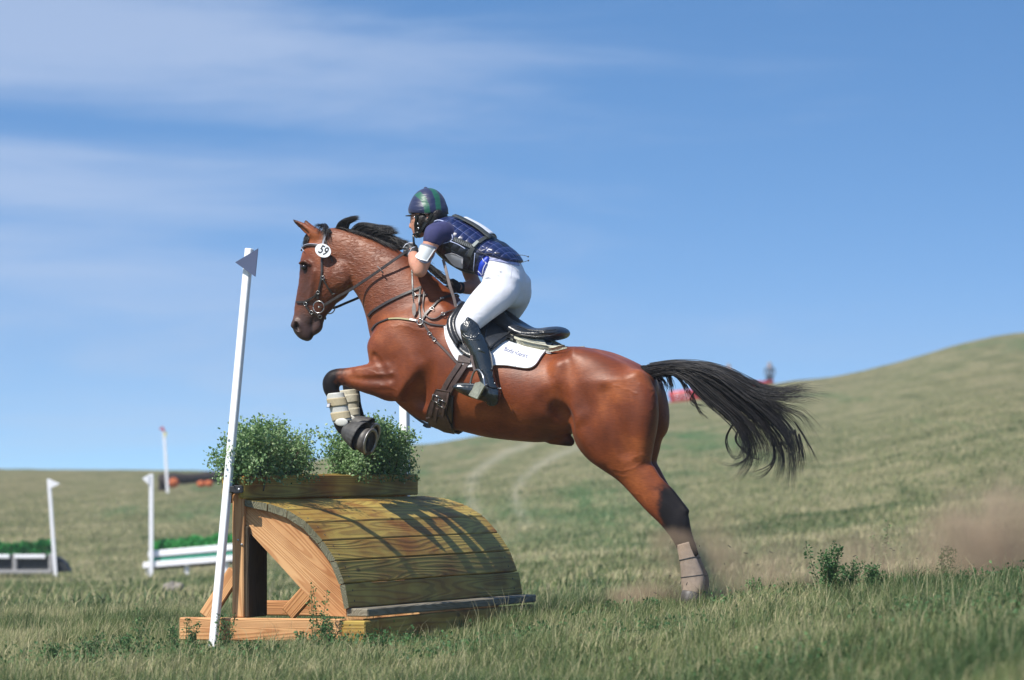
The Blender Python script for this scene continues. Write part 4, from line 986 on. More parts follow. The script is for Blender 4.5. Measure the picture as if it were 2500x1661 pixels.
for q in ((1056, 756), (1078, 733), (1082, 768), (1012, 722), (1050, 815), (1062, 830)):
    a, n = cast(*q); e1 = n.cross(UP).normalized(); e2 = n.cross(e1); ring3(a + n * .013, e1 * .011, e2 * .009, 0, mb, 12, .0022)
mb.build('ring', STEEL, bp_, True)
free = lambda pl, wd, name, mat, par, th=.003: (lambda K: MB().sweep(K, [N] * len(K), wd, th).build(name, mat, par))([Vector(k[:3]) for k in catm([tuple(P(*q)) for q in pl], .012)])
free([(1082, 634, .17), (1090, 665, .20), (1099, 700, .21), (1108, 728, .20), (1113, 750, .19)], .018, 'hanging_strap', TAUPE, bp_)
free([(990, 998, 0), (1008, 1014, 0), (1030, 1030, 0), (1052, 1040, 0)], .014, 'chest_strap', DBROWN, bp_, .006)
free([(1034, 1038, 0), (1042, 1042, 0), (1052, 1042, 0)], .016, 'chest_strap', DBROWN, bp_, .008)

# --- bridle
br = thing('bridle', P(780, 700, .1), 'dark leather bridle with steel ring bit, reins and oval number 59 disc', 'bridle')
strap([(801, 556), (795, 570), (790, 590), (787, 620), (786, 640), (786, 665), (784, 685), (779, 708), (776, 730)], .014, par=br, name='cheekpiece', w=.09)
strap([(797, 572), (791, 590), (789, 606)], .013, .006, .006, mat=plain('pale_padding', (.34, .33, .36), .6, .1, 50), par=br, name='padding', w=.09)
strap([(803, 556), (794, 575), (799, 600), (812, 640)], .007, par=br, name='throat_lash', w=.09)
bb = [(739, 614), (741, 608), (748, 602), (760, 599), (775, 600), (788, 602)]
strap(bb, .013, .008, par=br, name='browband', w=.08)
strap([(x, y - 1.5) for x, y in bb], .003, .004, .013, mat=plain('silver_trim', (.45, .46, .55), .4, .1, 60), par=br, name='browband_trim', w=.08)
strap([(720, 738), (732, 738), (744, 737), (756, 731), (768, 724), (777, 712)], .014, .006, par=br, name='noseband', w=.07)
strap([(745, 741), (750, 750), (758, 760), (768, 766), (780, 770), (786, 778)], .012, .006, par=br, name='chin_strap', w=.06)
strap([(789, 678), (797, 694), (806, 708), (814, 718)], .010, par=br, name='jaw_strap', w=.08)
mb = MB()
for q in ((748, 742), (762, 762), (781, 772), (778, 713), (790, 678)):
    a, n = cast(*q, .07); e1 = n.cross(UP).normalized(); e2 = n.cross(e1); ring3(a + n * .012, e1 * .011, e2 * .010, 0, mb, 12, .0022)
a, n = cast(814, 717, .08); mb.tube([a + n * .012 + H * .010, a + n * .012 - H * .010 + UP * .005], .0025, 6)
mb.build('buckle', STEEL, br, True)
mb = MB(); rc = P(778, 750, .085); ring3(rc, H * .034, UP * .034, 0, mb, 36, .0032, 8); rc2 = mirror(rc); ring3(rc2, H * .034, UP * .034, 0, mb, 36, .0032, 8)
mb.tube([rc, rc2], .006, 8); mb.build('bit', STEEL, br, True)
rein = [(791, 746, .09), (825, 725, .115), (857, 707, .13), (890, 685, .135), (921, 664, .14), (955, 640, .14), (986, 619, .11), (1000, 614, .085)]
free(rein, .017, 'rein', DBROWN, br, .004)
free([(791, 747, -.09), (814, 752, -.10), (845, 740, -.11), (880, 725, -.12), (930, 700, -.15), (1000, 690, -.16), (1100, 702, -.12)], .015, 'rein', DBROWN, br, .004)
mb = MB(); mb.tube([P(921, 650, .145), P(928, 657, .15), P(936, 668, .145)], .004, 6); mb.build('rein_stop', TAUPE, br, True)
# number disc
dc, dn = cast(788, 612, .1); dc = P(788.5, 612, .125); dn = (N + UP * .12 - H * .05).normalized(); e1 = (UP.cross(dn)).normalized(); 
a_ = R(-24); e2 = dn.cross(e1); E1 = e1 * math.cos(a_) + e2 * math.sin(a_); E2 = -e1 * math.sin(a_) + e2 * math.cos(a_)
if E2.z < 0: E2 = -E2
if (pix(dc + E1 * .1)[0] - pix(dc)[0]) < 0: E1 = -E1
if pix(dc + E1 * .1)[1] < pix(dc)[1]: E1 = E1
mb = MB(); poly = [dc + E1 * .050 * math.cos(2 * math.pi * i / 40) + E2 * .038 * math.sin(2 * math.pi * i / 40) for i in range(40)]
mb.prism(poly, -dn * .003 if False else dn * -.003); dsk = mb.build('number_disc', plain('white_enamel_disc', (.74, .75, .77), .35, .03, 20), br)
V2, F2 = lettering('59', .068, shear=.12, bold=.0012)
r1 = (E1 * .9 + E2 * .10).normalized()
mesh('digits', [dc + dn * .0012 + E1 * (v[0] * .82) + E2 * v[1] * 1.05 + E1 * .002 for v in V2], F2, plain('black_ink', (.012, .012, .012), .5, .05, 30), dsk)
MB().tube([dc - dn * .002, cast(788, 612, .1)[0]], .004, 6).build('disc_mount', DBROWN, br)

# --- brushing boots, bell boots, hooves (near and far fore, near and far hind)
def fore_dx(w, y): return 0.0
def sh(rows, dx, dy=lambda y: 0, w=None):
    return [(a + dx(b), b + dy(b), c + dx(d), d + dy(d), e, (w if w is not None else (r[0] if r else 0))) for a, b, c, d, e, *r in rows]
FORE = [(798, 962, 838, 958, .040), (799, 975, 842, 970, .040), (803, 990, 847, 985, .038), (808, 1008, 851, 1002, .037), (812, 1024, 855, 1016, .037), (816, 1036, 859, 1026, .036)]
HIND = [(1654, 1332, 1690, 1322, .033), (1658, 1352, 1695, 1342, .031), (1662, 1375, 1704, 1366, .032), (1665, 1400, 1715, 1392, .037), (1665, 1420, 1722, 1414, .041), (1667, 1440, 1721, 1436, .040), (1669, 1450, 1716, 1448, .036)]
fd = lambda y: (36 - max(0, y - 945) * .20)
BOOTN = [('fore', FORE, .16, lambda y: 0, lambda y: 0), ('fore', FORE, -.12, fd, lambda y: -8), ('hind', HIND, .155, lambda y: -2, lambda y: 0), ('hind', HIND, -.10, lambda y: 8, lambda y: 2)]
k = 0
for kind, rows, w, dx, dy in BOOTN:
    k += 1
    bo = thing('brushing_boot', P(rows[-1][0] + dx(1000), rows[-1][1], w),
               ['pale boot with two beige straps wrapped round the near front leg', 'cream boot on the front leg behind, seen past the first boot', 'dusty pale boot on the hind leg nearer the viewer', 'dusty pale boot on the hind leg farther from the viewer'][k - 1], 'leg boot', 'boots on the horse\'s legs')
    R_ = sh(rows, dx, dy, w); loft(R_, 26, .006).build('shell', SHELL if kind == 'fore' and w > 0 else (CREAM if kind == 'fore' else plain('dusty_boot', (.37, .28, .21), .8, .15, 40, bump=.001)), bo, True)
    def between(f0, f1, grow, mat, name):
        n = len(R_) - 1; out = []
        for f in np.linspace(f0, f1, 4):
            i = min(int(f * n), n - 1); t = f * n - i; out.append(tuple(R_[i][q] * (1 - t) + R_[i + 1][q] * t for q in range(6)))
        loft(out, 26, .006, grow).build(name, mat, bo, True)
    if kind == 'fore':
        between(.20, .46, .0035, ELAST if w > 0 else CREAM, 'strap'); between(.62, .90, .0035, ELAST if w > 0 else CREAM, 'strap')
        a = P(834 + dx(1036), 1031 + dy(1030), w + .038); MB().ell(a, (H * .040, N * .007, UP * .024), 8, 16).build('fetlock_cup', SHELL, bo, True)
        if w > 0:
            c0 = P(806, 990, w + .030); q = [c0, c0]; e1 = -H; e2 = UP
            nrm_ = (N * .85 + H * .5).normalized(); tg = UP.cross(nrm_).normalized(); tg = -tg if (pix(c0 + tg * .05)[0] < pix(c0)[0]) else tg
            c0 = c0 + nrm_ * .010; up2 = (UP + tg * .35).normalized()
            MB().box(c0 - tg * .014 - up2 * .013, tg * .030, up2 * .026, nrm_ * .003, 0, 0, .001).build('label_tag', plain('tag_border', (.03, .03, .05), .5), bo)
            MB().box(c0 - tg * .011 - up2 * .010 + nrm_ * .002, tg * .024, up2 * .020, nrm_ * .002, 0, 0, .0005).build('label_patch', plain('tag_white', (.62, .62, .66), .6), bo)
    else:
        between(.28, .30, .002, RUBBER, 'seam'); between(.58, .60, .002, RUBBER, 'seam')
def hoof(c0, c1, r0, r1, name, par, sole=True, squash=1.0, mat=HOOF, sh_=True):
    """hoof wall from coronet c0 to ground surface c1"""
    ax = (c1 - c0).normalized(); u = (UP - ax * UP.dot(ax)); u = (H - ax * H.dot(ax)) if u.length < .3 else u; u.normalize(); v = ax.cross(u); mb = MB(); n = 28; rings = []
    for f, rr in ((0, r0 * .92), (.06, r0 * 1.03), (.5, (r0 + r1) / 2), (1.0, r1)):
        rings.append([c0.lerp(c1, f) + (u * math.cos(2 * math.pi * i / n) + v * math.sin(2 * math.pi * i / n) * .92 * squash) * rr for i in range(n)])
    V = [p for r in rings for p in r]; Fc = [[a * n + i, a * n + (i + 1) % n, (a + 1) * n + (i + 1) % n, (a + 1) * n + i] for a in range(3) for i in range(n)] + [list(range(n))[::-1]]
    # concave sole
    m0 = len(V); V += [c1 - ax * .002 + (u * math.cos(2 * math.pi * i / n) + v * math.sin(2 * math.pi * i / n) * .92) * r1 * .74 for i in range(n)]; V += [c1 - ax * .014]
    Fc += [[3 * n + i, 3 * n + (i + 1) % n, m0 + (i + 1) % n, m0 + i] for i in range(n)]
    mb.add(V, Fc); o = mb.build(name, mat, par, True)
    mb = MB(); mb.add([V[m0 + i] - ax * .003 for i in range(n)] + [c1 - ax * .016], [[i, (i + 1) % n, n] for i in range(n)])
    # frog
    mb.tube([c1 - u * r1 * .70 - ax * .004, c1 - ax * .006, c1 + u * r1 * .25 - ax * .010], [.014, .010, .003], 8); mb.build('sole', SOLE, o, True)
    if sh_:
        mb = MB(); a0, a1 = R(-152), R(152); pts = [c1 + ax * .004 + (u * -1 * 0 + u * math.cos(t) + v * math.sin(t) * .92) * r1 * .88 for t in np.linspace(a0, a1, 30)]
        mb.sweep(pts, [ax] * 30, .020, .006); mb.build('shoe', plain('worn_steel_shoe', (.36, .34, .32), .45, .3, 40, metal=.8), o, True)
    return o
ha = P(874, 1062, .16); hb2 = P(902, 1079, .185); axh = ((-H) * .96 + N * .16 - UP * .24).normalized()
hoof(hb2 - axh * .080, hb2, .058, .080, 'hoof', horse)
hc = P(912, 1060, -.10); hoof(hc - axh * .07 , hc, .052, .066, 'hoof', horse)
# bell boots
def bell(c0, ax, ln, r0, r1, name='bell_boot'):
    u = (UP - ax * UP.dot(ax)).normalized(); v = ax.cross(u); n = 60; V = []; Fc = []; m = 9
    for j in range(m):
        f = j / (m - 1); rr = r0 + (r1 - r0) * (f ** .8)
        for i in range(n):
            rb = rr * (1 + (.022 if i % 3 == 0 else 0) * min(1, f * 2)); an = 2 * math.pi * i / n; V.append(c0 + ax * ln * (f + .10 * math.cos(an) * f) + (u * math.cos(an) + v * math.sin(an) * .95) * rb)
    for j in range(m - 1):
        for i in range(n): Fc.append([j * n + i, j * n + (i + 1) % n, (j + 1) * n + (i + 1) % n, (j + 1) * n + i])
    n0 = len(V); V += [p - (p - (c0 + ax * ln * .5)).normalized() * .004 for p in V]
    Fc += [[n0 + q for q in f_[::-1]] for f_ in Fc]; Fc += [[(m - 1) * n + i, (m - 1) * n + (i + 1) % n, n0 + (m - 1) * n + (i + 1) % n, n0 + (m - 1) * n + i] for i in range(n)]
    return MB().add(V, Fc)
bt_ = thing('bell_boot', P(860, 1060, .16), 'ribbed black rubber bell boot on the front hoof that shows its sole', 'leg boot', 'boots on the horse\'s legs')
bell(P(842, 1050, .165), ((-H) * .90 + N * .12 - UP * .32).normalized(), .110, .042, .088).build('cone', RUBBER, bt_, True)
bt2 = thing('bell_boot', P(880, 1050, -.10), 'black bell boot on the tucked-up front hoof hidden behind the first', 'leg boot', 'boots on the horse\'s legs')
bell(P(862, 1030, -.11), ((-H) * .90 - UP * .38).normalized(), .10, .038, .068).build('cone', RUBBER, bt2, True)
for w, dx in ((.155, -4), (-.10, 14)):
    g_ = gz1(P(1690 + dx, 1475, w).x, P(1690 + dx, 1475, w).y); c1 = P(1688 + dx, 1478, w); c1.z = max(c1.z, g_ + .0) if c1.z < g_ else c1.z
    c0 = P(1692 + dx, 1442, w); hoof(c0, c1, .050, .062, 'hoof', horse, sh_=False)
# ------------------------------------------------------------------ the rider
rider = thing('person', P(1200, 900, .2), 'rider in navy vest and white breeches standing in the stirrups over the horse\'s neck', 'person')
TOR = [(1066, 540, 1052, 590, .085, 0), (1090, 533, 1068, 612, .155, 0), (1118, 534, 1090, 632, .180, 0), (1145, 545, 1112, 648, .178, 0), (1175, 561, 1135, 662, .165, 0), (1206, 585, 1155, 668, .150, 0), (1236, 604, 1172, 674, .145, 0), (1256, 624, 1182, 680, .155, 0)]
PEL = [(1240, 612, 1178, 668, .145, 0), (1262, 636, 1184, 676, .158, 0), (1275, 664, 1188, 698, .172, 0), (1277, 694, 1200, 724, .165, 0), (1268, 722, 1225, 742, .11, 0)]
THI = [(1190, 665, 1268, 690, .080, .09), (1183, 688, 1262, 722, .090, .11), (1166, 706, 1245, 742, .088, .15), (1148, 727, 1222, 760, .080, .19), (1132, 750, 1198, 778, .070, .225), (1120, 770, 1180, 792, .062, .25), (1114, 788, 1170, 798, .058, .265), (1117, 806, 1164, 806, .055, .275), (1126, 824, 1170, 818, .052, .28)]
CAL = [(1124, 800, 1166, 798, .054, .28), (1127, 818, 1170, 808, .056, .285), (1134, 836, 1181, 826, .057, .29), (1146, 856, 1191, 848, .054, .30), (1155, 876, 1197, 868, .048, .31), (1163, 896, 1201, 890, .042, .32), (1170, 916, 1204, 913, .037, .33), (1176, 934, 1209, 934, .036, .335), (1182, 950, 1214, 952, .037, .34), (1188, 968, 1216, 966, .033, .34)]
FOO = [(1212, 948, 1212, 980, .034, .34), (1196, 942, 1192, 982, .037, .345), (1176, 939, 1174, 977, .038, .35), (1156, 937, 1152, 971, .041, .36), (1134, 936, 1131, 962, .043, .365), (1118, 937, 1116, 953, .036, .37), (1110, 941, 1109, 947, .020, .37)]
UARM = [(1082, 566, .165, .056), (1066, 572, .205, .054), (1056, 588, .225, .047), (1048, 604, .235, .044), (1040, 622, .24, .043), (1032, 642, .24, .041), (1025, 660, .24, .036)]
FARM = [(1026, 658, .235, .038), (1019, 647, .20, .043), (1014, 636, .16, .040), (1010, 626, .12, .032), (1008, 618, .095, .027)]
UARF = [(1120, 590, -.165, .055), (1128, 612, -.205, .048), (1140, 645, -.225, .044), (1150, 675, -.235, .041), (1158, 694, -.235, .036)]
FARF = [(1158, 696, -.23, .038), (1150, 702, -.20, .040), (1138, 703, -.17, .036), (1126, 703, -.14, .030), (1116, 702, -.12, .026)]
NEC = [(1078, 552, 0, .052), (1062, 548, 0, .050), (1050, 540, 0, .052)]
HEAD = [(1048, 500, 0, .078), (1046, 515, 0, .080), (1038, 528, 0, .075)]
def hand(c, w, out, up, s_):
    """closed fist round the rein: palm, four curled fingers of unequal length, thumb on top; out = toward the knuckles"""
    c = Vector(c); E = []; inn = -s_ * N
    pl = [(c - out * .020 + up * .004, .026), (c + up * .012, .024), (c - up * .012, .023), (c + out * .010, .022)]
    cap = lambda pts: [(np.array(loc(p)), np.eye(3), np.array([r, r, r])) for p, r in pts]
    def dens(pts, n=6):
        o = []
        for (p, r), (q, r2) in zip(pts[:-1], pts[1:]):
            for i in range(n): o.append((p.lerp(q, i / n), r + (r2 - r) * i / n))
        return cap(o + [pts[-1]])
    E.append((dens(pl), .02))
    for i, ln in enumerate((.95, 1.05, 1.0, .82)):
        b = c + up * (.030 - .019 * i) + out * .012 - inn * .006
        k1 = b + out * .024 * ln - inn * .004; k2 = k1 + inn * .024 * ln - out * .004 - up * .002; k3 = k2 - out * .022 * ln + inn * .002
        E.append((dens([(b, .0098), (k1, .0094), (k2, .0088), (k3, .0078)]), .006))
    t0 = c - out * .018 + up * .026 + inn * .012; t1 = t0 + out * .022 + up * .014 + inn * .004; t2 = t1 + out * .024 - up * .004
    E.append((dens([(t0, .013), (t1, .0105), (t2, .0088)]), .008))
    return E
up_h = (UP * .9 - H * .1).normalized()
HN = hand(P(1004, 613, .085), .085, (H * .95 + UP * .15).normalized(), up_h, 1)
HFf = hand(P(1108, 702, -.11), -.11, (H * .95 + UP * .05).normalized(), up_h, -1)
lo3, hi3 = (-.4, -.5, 1.2), (.95, .55, 2.75)
def fld(h, lo=lo3, hi=hi3): return Field(lo, hi, h)
def put(f, name, mat, sm=2, par=rider, attrs=None):
    v, q = f.surface(sm); Wv = toW(v); return mesh(name, Wv, q, mat, par, True, attrs(v, Wv) if attrs else None), v, q, Wv
SKIN = plain('rider_skin', (.50, .24, .16), .5, .10, 40, bump=.0006, bscale=90, spec=.4)  # one slightly mottled skin tone for the whole body
b = SKIN.node_tree.nodes['Principled BSDF']; b.inputs['Subsurface Weight'].default_value = .12; b.inputs['Subsurface Radius'].default_value = (.02, .008, .004)
g0 = -.007
f = fld(.0065)
f.chain(sect(TOR, .01, .05, g0), .02); f.chain(sect(PEL, .01, .05, g0), .03)
for m_ in (lambda e: e, mir): f.chain(m_(sect(THI, .01, .04, g0)), .03); f.chain(m_(sect(CAL, .01, .03, g0)), .02); f.chain(m_(sect(FOO, .008, .02, g0)), .02)
f.chain(capsule(UARM), .025); f.chain(capsule(FARM), .018); f.chain(capsule(UARF), .025); f.chain(capsule(FARF), .018)
f.chain(blob(1024, 665, .24, .022, .026, .020), .02)
f.chain(capsule(NEC), .03); f.chain(capsule(HEAD), .03)
# face: cheekbones, jaw, chin, brow, nose, lips, ear
f.chain(capsule([(1030, 542, 0, .062), (1026, 556, 0, .050), (1024, 566, 0, .036)]), .02); f.chain(blob(1020, 570, 0, .022, .024, .018), .015)
f.chain(capsule([(1012, 530, .02, .020), (1010, 533, -.02, .020)]), .015); f.chain(capsule([(1008, 538, 0, .010), (1004, 548, 0, .011), (1003, 553, 0, .012)]), .012)
f.chain(capsule([(1011, 560, .012, .008), (1009, 560, -.012, .008)]), .006); f.chain(capsule([(1013, 565, .010, .008), (1011, 565, -.010, .008)]), .006)
f.chain(blob(1014, 541, .034, .012, .014, .010), .008, True); f.chain(blob(1008, 541, -.034, .012, .014, .010), .008, True)
f.chain(blob(1044, 538, .078, .016, .010, .028, 10), .006)
for E in (HN, HFf):
    for e, k_ in E: f.chain([(c, A, r - .002) for c, A, r in e], k_)
body_o, *_ = put(f, 'body', SKIN)
EYEW = plain('eye_white', (.7, .68, .66), .3, .02)
for w in (.034, -.034):
    mb = MB(); c = P(1016 if w > 0 else 1010, 541, w); mb.ell(c, (H * .011, N * .011, UP * .011), 8, 10); eo = mb.build('eye', EYEW, rider, True)
# shirt with short sleeves
NAVY = plain('navy_cotton', (.026, .028, .098), .85, .15, 30, bump=.003, bscale=22, sheen=.05)
f = fld(.007)
f.chain(sect(TOR[:7], .01, .05, .000), .02)
for A_ in (UARM, UARF): f.chain(capsule([(a[0], a[1], a[2], a[3]) for a in A_[:3]], grow=.004), .03); 
f.chain(capsule([(1062, 545, 0, .050), (1054, 545, 0, .048)]), .02)
f.chain(capsule([(1052, 564, .20, .03), (1056, 576, .228, .042)]), .03); f.chain(blob(1036, 652, .25, .16, .13, .14), .004, True); f.chain(blob(1140, 655, -.25, .15, .11, .13), .004, True)
put(f, 'shirt', NAVY)
# body protector
def vest_mat():
    m, t, b = newmat('quilted_satin')
    at = t.nodes.new('ShaderNodeAttribute'); at.attribute_name = 'gc'; sp = t.nodes.new('ShaderNodeSeparateXYZ'); link(t, at.outputs['Vector'], sp.inputs[0])
    def ln(o, n, wd):
        k = nd(t, 'ShaderNodeMath'); k.operation = 'MULTIPLY'; k.inputs[1].default_value = n; link(t, o, k.inputs[0])
        pp = nd(t, 'ShaderNodeMath'); pp.operation = 'PINGPONG'; pp.inputs[1].default_value = .5; link(t, k.outputs[0], pp.inputs[0])
        q = nd(t, 'ShaderNodeMapRange'); q.inputs[2].default_value = wd; link(t, pp.outputs[0], q.inputs[0]); return q.outputs[0], pp.outputs[0]
    a, pa = ln(sp.outputs[0], 1 / .044, .030); c, pc = ln(sp.outputs[1], 1 / .052, .028)
    mn = nd(t, 'ShaderNodeMath'); mn.operation = 'MINIMUM'; link(t, a, mn.inputs[0]); link(t, c, mn.inputs[1])
    back_shade = nd(t, 'ShaderNodeMapRange'); back_shade.inputs[1].default_value = .5; back_shade.inputs[2].default_value = .6; link(t, sp.outputs[2], back_shade.inputs[0])  # black centre-back panel, plus shade painted on the front panel
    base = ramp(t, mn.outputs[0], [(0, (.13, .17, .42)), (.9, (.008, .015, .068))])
    mx = t.nodes.new('ShaderNodeMix'); mx.data_type = 'RGBA'; link(t, back_shade.outputs[0], mx.inputs['Factor']); link(t, base, mx.inputs['A']); mx.inputs['B'].default_value = (.012, .014, .022, 1)
    link(t, mx.outputs['Result'], b.inputs['Base Color']); b.inputs['Roughness'].default_value = .33; b.inputs['Specular IOR Level'].default_value = .6
    mp_ = nd(t, 'ShaderNodeMath'); mp_.operation = 'MULTIPLY'; link(t, pa, mp_.inputs[0]); link(t, pc, mp_.inputs[1])
    sq = nd(t, 'ShaderNodeMath'); sq.operation = 'POWER'; sq.inputs[1].default_value = .5; link(t, mp_.outputs[0], sq.inputs[0])
    bp = t.nodes.new('ShaderNodeBump'); bp.inputs['Distance'].default_value = .012; link(t, sq.outputs[0], bp.inputs['Height']); link(t, bp.outputs[0], b.inputs['Normal'])
    return m
VEST = vest_mat()
f = fld(.006)
VT = [(1078, 537, 1062, 600, .125, 0), (1094, 531, 1072, 618, .158, 0), (1118, 530, 1090, 636, .183, 0), (1145, 541, 1112, 652, .182, 0), (1175, 557, 1135, 664, .170, 0), (1207, 581, 1152, 668, .156, 0), (1230, 597, 1160, 668, .150, 0)]
f.chain(sect(VT, .01, .04, .004), .02)
f.chain(sect([(1228, 594, 1178, 634, .150, 0), (1248, 608, 1192, 632, .150, 0), (1262, 622, 1206, 634, .148, 0), (1271, 637, 1222, 634, .13, 0)], .008, .02, .002), .02)
f.chain(capsule([(1070, 556, .235, .052), (1058, 575, .25, .055), (1050, 600, .25, .055)]), .006, True); f.chain(capsule([(1096, 575, -.24, .055), (1100, 600, -.25, .055)]), .006, True)
f.chain(capsule([(1056, 548, 0, .062), (1048, 545, 0, .060)]), .006, True)
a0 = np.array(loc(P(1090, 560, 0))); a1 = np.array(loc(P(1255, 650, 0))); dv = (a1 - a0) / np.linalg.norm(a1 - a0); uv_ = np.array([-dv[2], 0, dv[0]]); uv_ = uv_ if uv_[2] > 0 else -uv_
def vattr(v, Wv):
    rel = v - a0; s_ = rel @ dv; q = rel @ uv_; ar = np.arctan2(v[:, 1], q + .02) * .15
    bk = np.maximum(((np.abs(v[:, 1]) < .062) & (q > .05)).astype(float) * (s_ < .38), (q < -.012).astype(float) * (s_ < .30))  # real black back panel; front below the seam darkened as painted shade
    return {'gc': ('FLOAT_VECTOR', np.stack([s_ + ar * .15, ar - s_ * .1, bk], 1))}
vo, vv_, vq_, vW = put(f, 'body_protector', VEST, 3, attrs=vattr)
VB = BVHTree.FromPolygons([tuple(x) for x in vW], vq_.tolist())
PIPE = plain('pale_piping', (.45, .50, .70), .5, .05, 30)
def cord(pl, r, mat, name, par, off=.003, bvh=VB, w=.15, both=False):
    p, n = on_horse(pl, off, w, 3, 1, bvh); mb = MB(); mb.tube(p, r, 6)
    if both: mb.tube([mirror(q) for q in p], r, 6)
    return mb.build(name, mat, par, True)
cord([(1058, 543), (1070, 539), (1083, 542), (1094, 552), (1101, 566), (1106, 583)], .0032, PIPE, 'armhole_piping', rider)
cord([(1106, 584), (1096, 591), (1080, 595)], .0020, PIPE, 'armhole_piping', rider)
cord([(1100, 590), (1118, 597), (1136, 608)], .0030, PIPE, 'side_piping', rider)
cord([(1160, 618), (1158, 640), (1156, 662)], .0022, PIPE, 'side_piping', rider)
DKGR = plain('dark_webbing', (.035, .04, .04), .6, .2, 60, bump=.001, bscale=120)
mb = MB(); p, n = on_horse([(1108, 584), (1125, 591), (1142, 598), (1158, 606)], .002, .15, 4, 1, VB); mb.sweep(p, n, .030, .006); mb.build('side_lacing', DKGR, rider)
mb = MB()
for i in range(9):
    x = 1110 + i * 5.4; y = 585 + i * 2.4; p, n = on_horse([(x, y - 3), (x + 4, y + 6)], .009, .15, 3, 1, VB); mb.tube(p, .0016, 5)
mb.build('lacing', plain('grey_lace', (.25, .26, .27), .6), rider)
mb = MB(); p, n = on_horse([(1146, 626), (1152, 612), (1160, 600), (1172, 590), (1186, 582), (1198, 578), (1207, 582)], .006, .1, 4, 2, VB); mb.sweep(p, n, .026, .005); mb.build('chest_belt', DKGR, rider)
mb = MB(); p, n = on_horse([(1154, 603), (1166, 592)], .012, .1, 4, 2, VB); mb.sweep(p, n, .020, .006); mb.build('belt_buckle', plain('grey_buckle', (.34, .36, .33), .5, .1, 60), rider)
mb, _ = patch([(1088, 619), (1105, 616), (1132, 628)], [(1096, 629), (1112, 646), (1131, 652)], 10, 8, .010, .003, .12, False, bvh=VB); mb.build('chest_bib', plain('white_bib', (.50, .50, .55), .7, .06, 30), rider, True)
# back bib on the spine: sheet draped over the vest
def drape(s0, s1, w0, w1, off, name, mat, nu=14, nv=12):
    V = []; Fc = []
    for i in range(nu):
        for j in range(nv):
            c = a0 + dv * (s0 + (s1 - s0) * i / (nu - 1)); c = c + np.array([0, w0 + (w1 - w0) * j / (nv - 1), 0]); c = c + uv_ * .4
            h = VB.ray_cast(Vector(toW(c[None])[0]), Vector(toW((c - uv_)[None])[0]) - Vector(toW(c[None])[0]))
            V.append((h[0] + h[1] * off) if h[0] is not None else Vector(toW((c - uv_ * .35)[None])[0]))
    m = len(V); up_ = Vector(toW((a0 + uv_)[None])[0]) - Vector(toW(a0[None])[0]); V += [p + up_ * .004 for p in V]
    for i in range(nu - 1):
        for j in range(nv - 1): q = [i * nv + j, i * nv + j + 1, (i + 1) * nv + j + 1, (i + 1) * nv + j]; Fc.append(q[::-1]); Fc.append([m + x for x in q])
    rim = [i * nv for i in range(nu)] + [(nu - 1) * nv + j for j in range(1, nv)] + [i * nv + nv - 1 for i in range(nu - 2, -1, -1)] + [j for j in range(nv - 2, 0, -1)]
    for q in range(len(rim)): Fc.append([rim[q], m + rim[q], m + rim[(q + 1) % len(rim)], rim[(q + 1) % len(rim)]])
    return mesh(name, V, Fc, mat, rider, True)
drape(.075, .262, -.11, .070, .010, 'back_bib', plain('white_back_bib', (.66, .67, .70), .55, .05, 20))
drape(.03, .285, .056, .090, .014, 'bib_edge', DKGR, 14, 4)
# drawcords
CORD = plain('dark_cord', (.05, .05, .06), .6)
mb = MB(); 
for pl in ([(1258, 624, .03), (1268, 623, .03), (1280, 624, .03), (1289, 627, .03)], [(1268, 642, .02), (1278, 640, .02), (1290, 636.5, .02)], [(1162, 607, .155), (1185, 622, .16), (1205, 629, .155), (1225, 630, .13), (1238, 622, .12)], [(1160, 610, .155), (1175, 619, .16), (1200, 619, .16), (1222, 619, .14)]):
    mb.tube([Vector(k[:3]) for k in catm([tuple(P(*q)) for q in pl], .01)], .0018, 5)
for q in ((1289.5, 627, .03), (1290, 636.5, .02)): mb.ell(P(*q), (H * .005, N * .005, UP * .005), 6, 8)
mb.build('drawcord', CORD, rider, True)
# blue pouch at the waist
f = fld(.0055, (0, 0, 1.9), (.5, .35, 2.4))
f.chain(sect([(1186, 627, 1197, 634, .018, .142), (1172, 640, 1190, 648, .020, .148), (1168, 656, 1182, 664, .018, .142), (1167, 668, 1178, 674, .012, .13)], .006, .01), .01)
BLUE = plain('bright_blue_nylon', (.012, .045, .42), .4, .2, 40, bump=.003, bscale=40, spec=.6)
po, pv, pq, pW = put(f, 'waist_pouch', BLUE, 2); PB = BVHTree.FromPolygons([tuple(x) for x in pW], pq.tolist())
for pl in ([(1175, 629), (1183, 640)], [(1184, 640), (1190, 645)], [(1168, 662), (1176, 671)], [(1187, 642), (1180, 655), (1177, 670)]): cord(pl, .0022, plain('white_cord', (.6, .62, .7), .6), 'pouch_trim', po if False else rider, .003, PB)
# breeches
def breech_mat():
    m = plain('white_stretch_twill', (.70, .70, .74), .62, .04, 8, bump=.0045, bscale=13, sheen=.3, detail=2); return m
BRE = breech_mat()
f = fld(.006)
f.chain(sect(PEL, .01, .05, .003), .03)
for m_ in (lambda e: e, mir): f.chain(m_(sect(THI, .008, .04, .003)), .03)
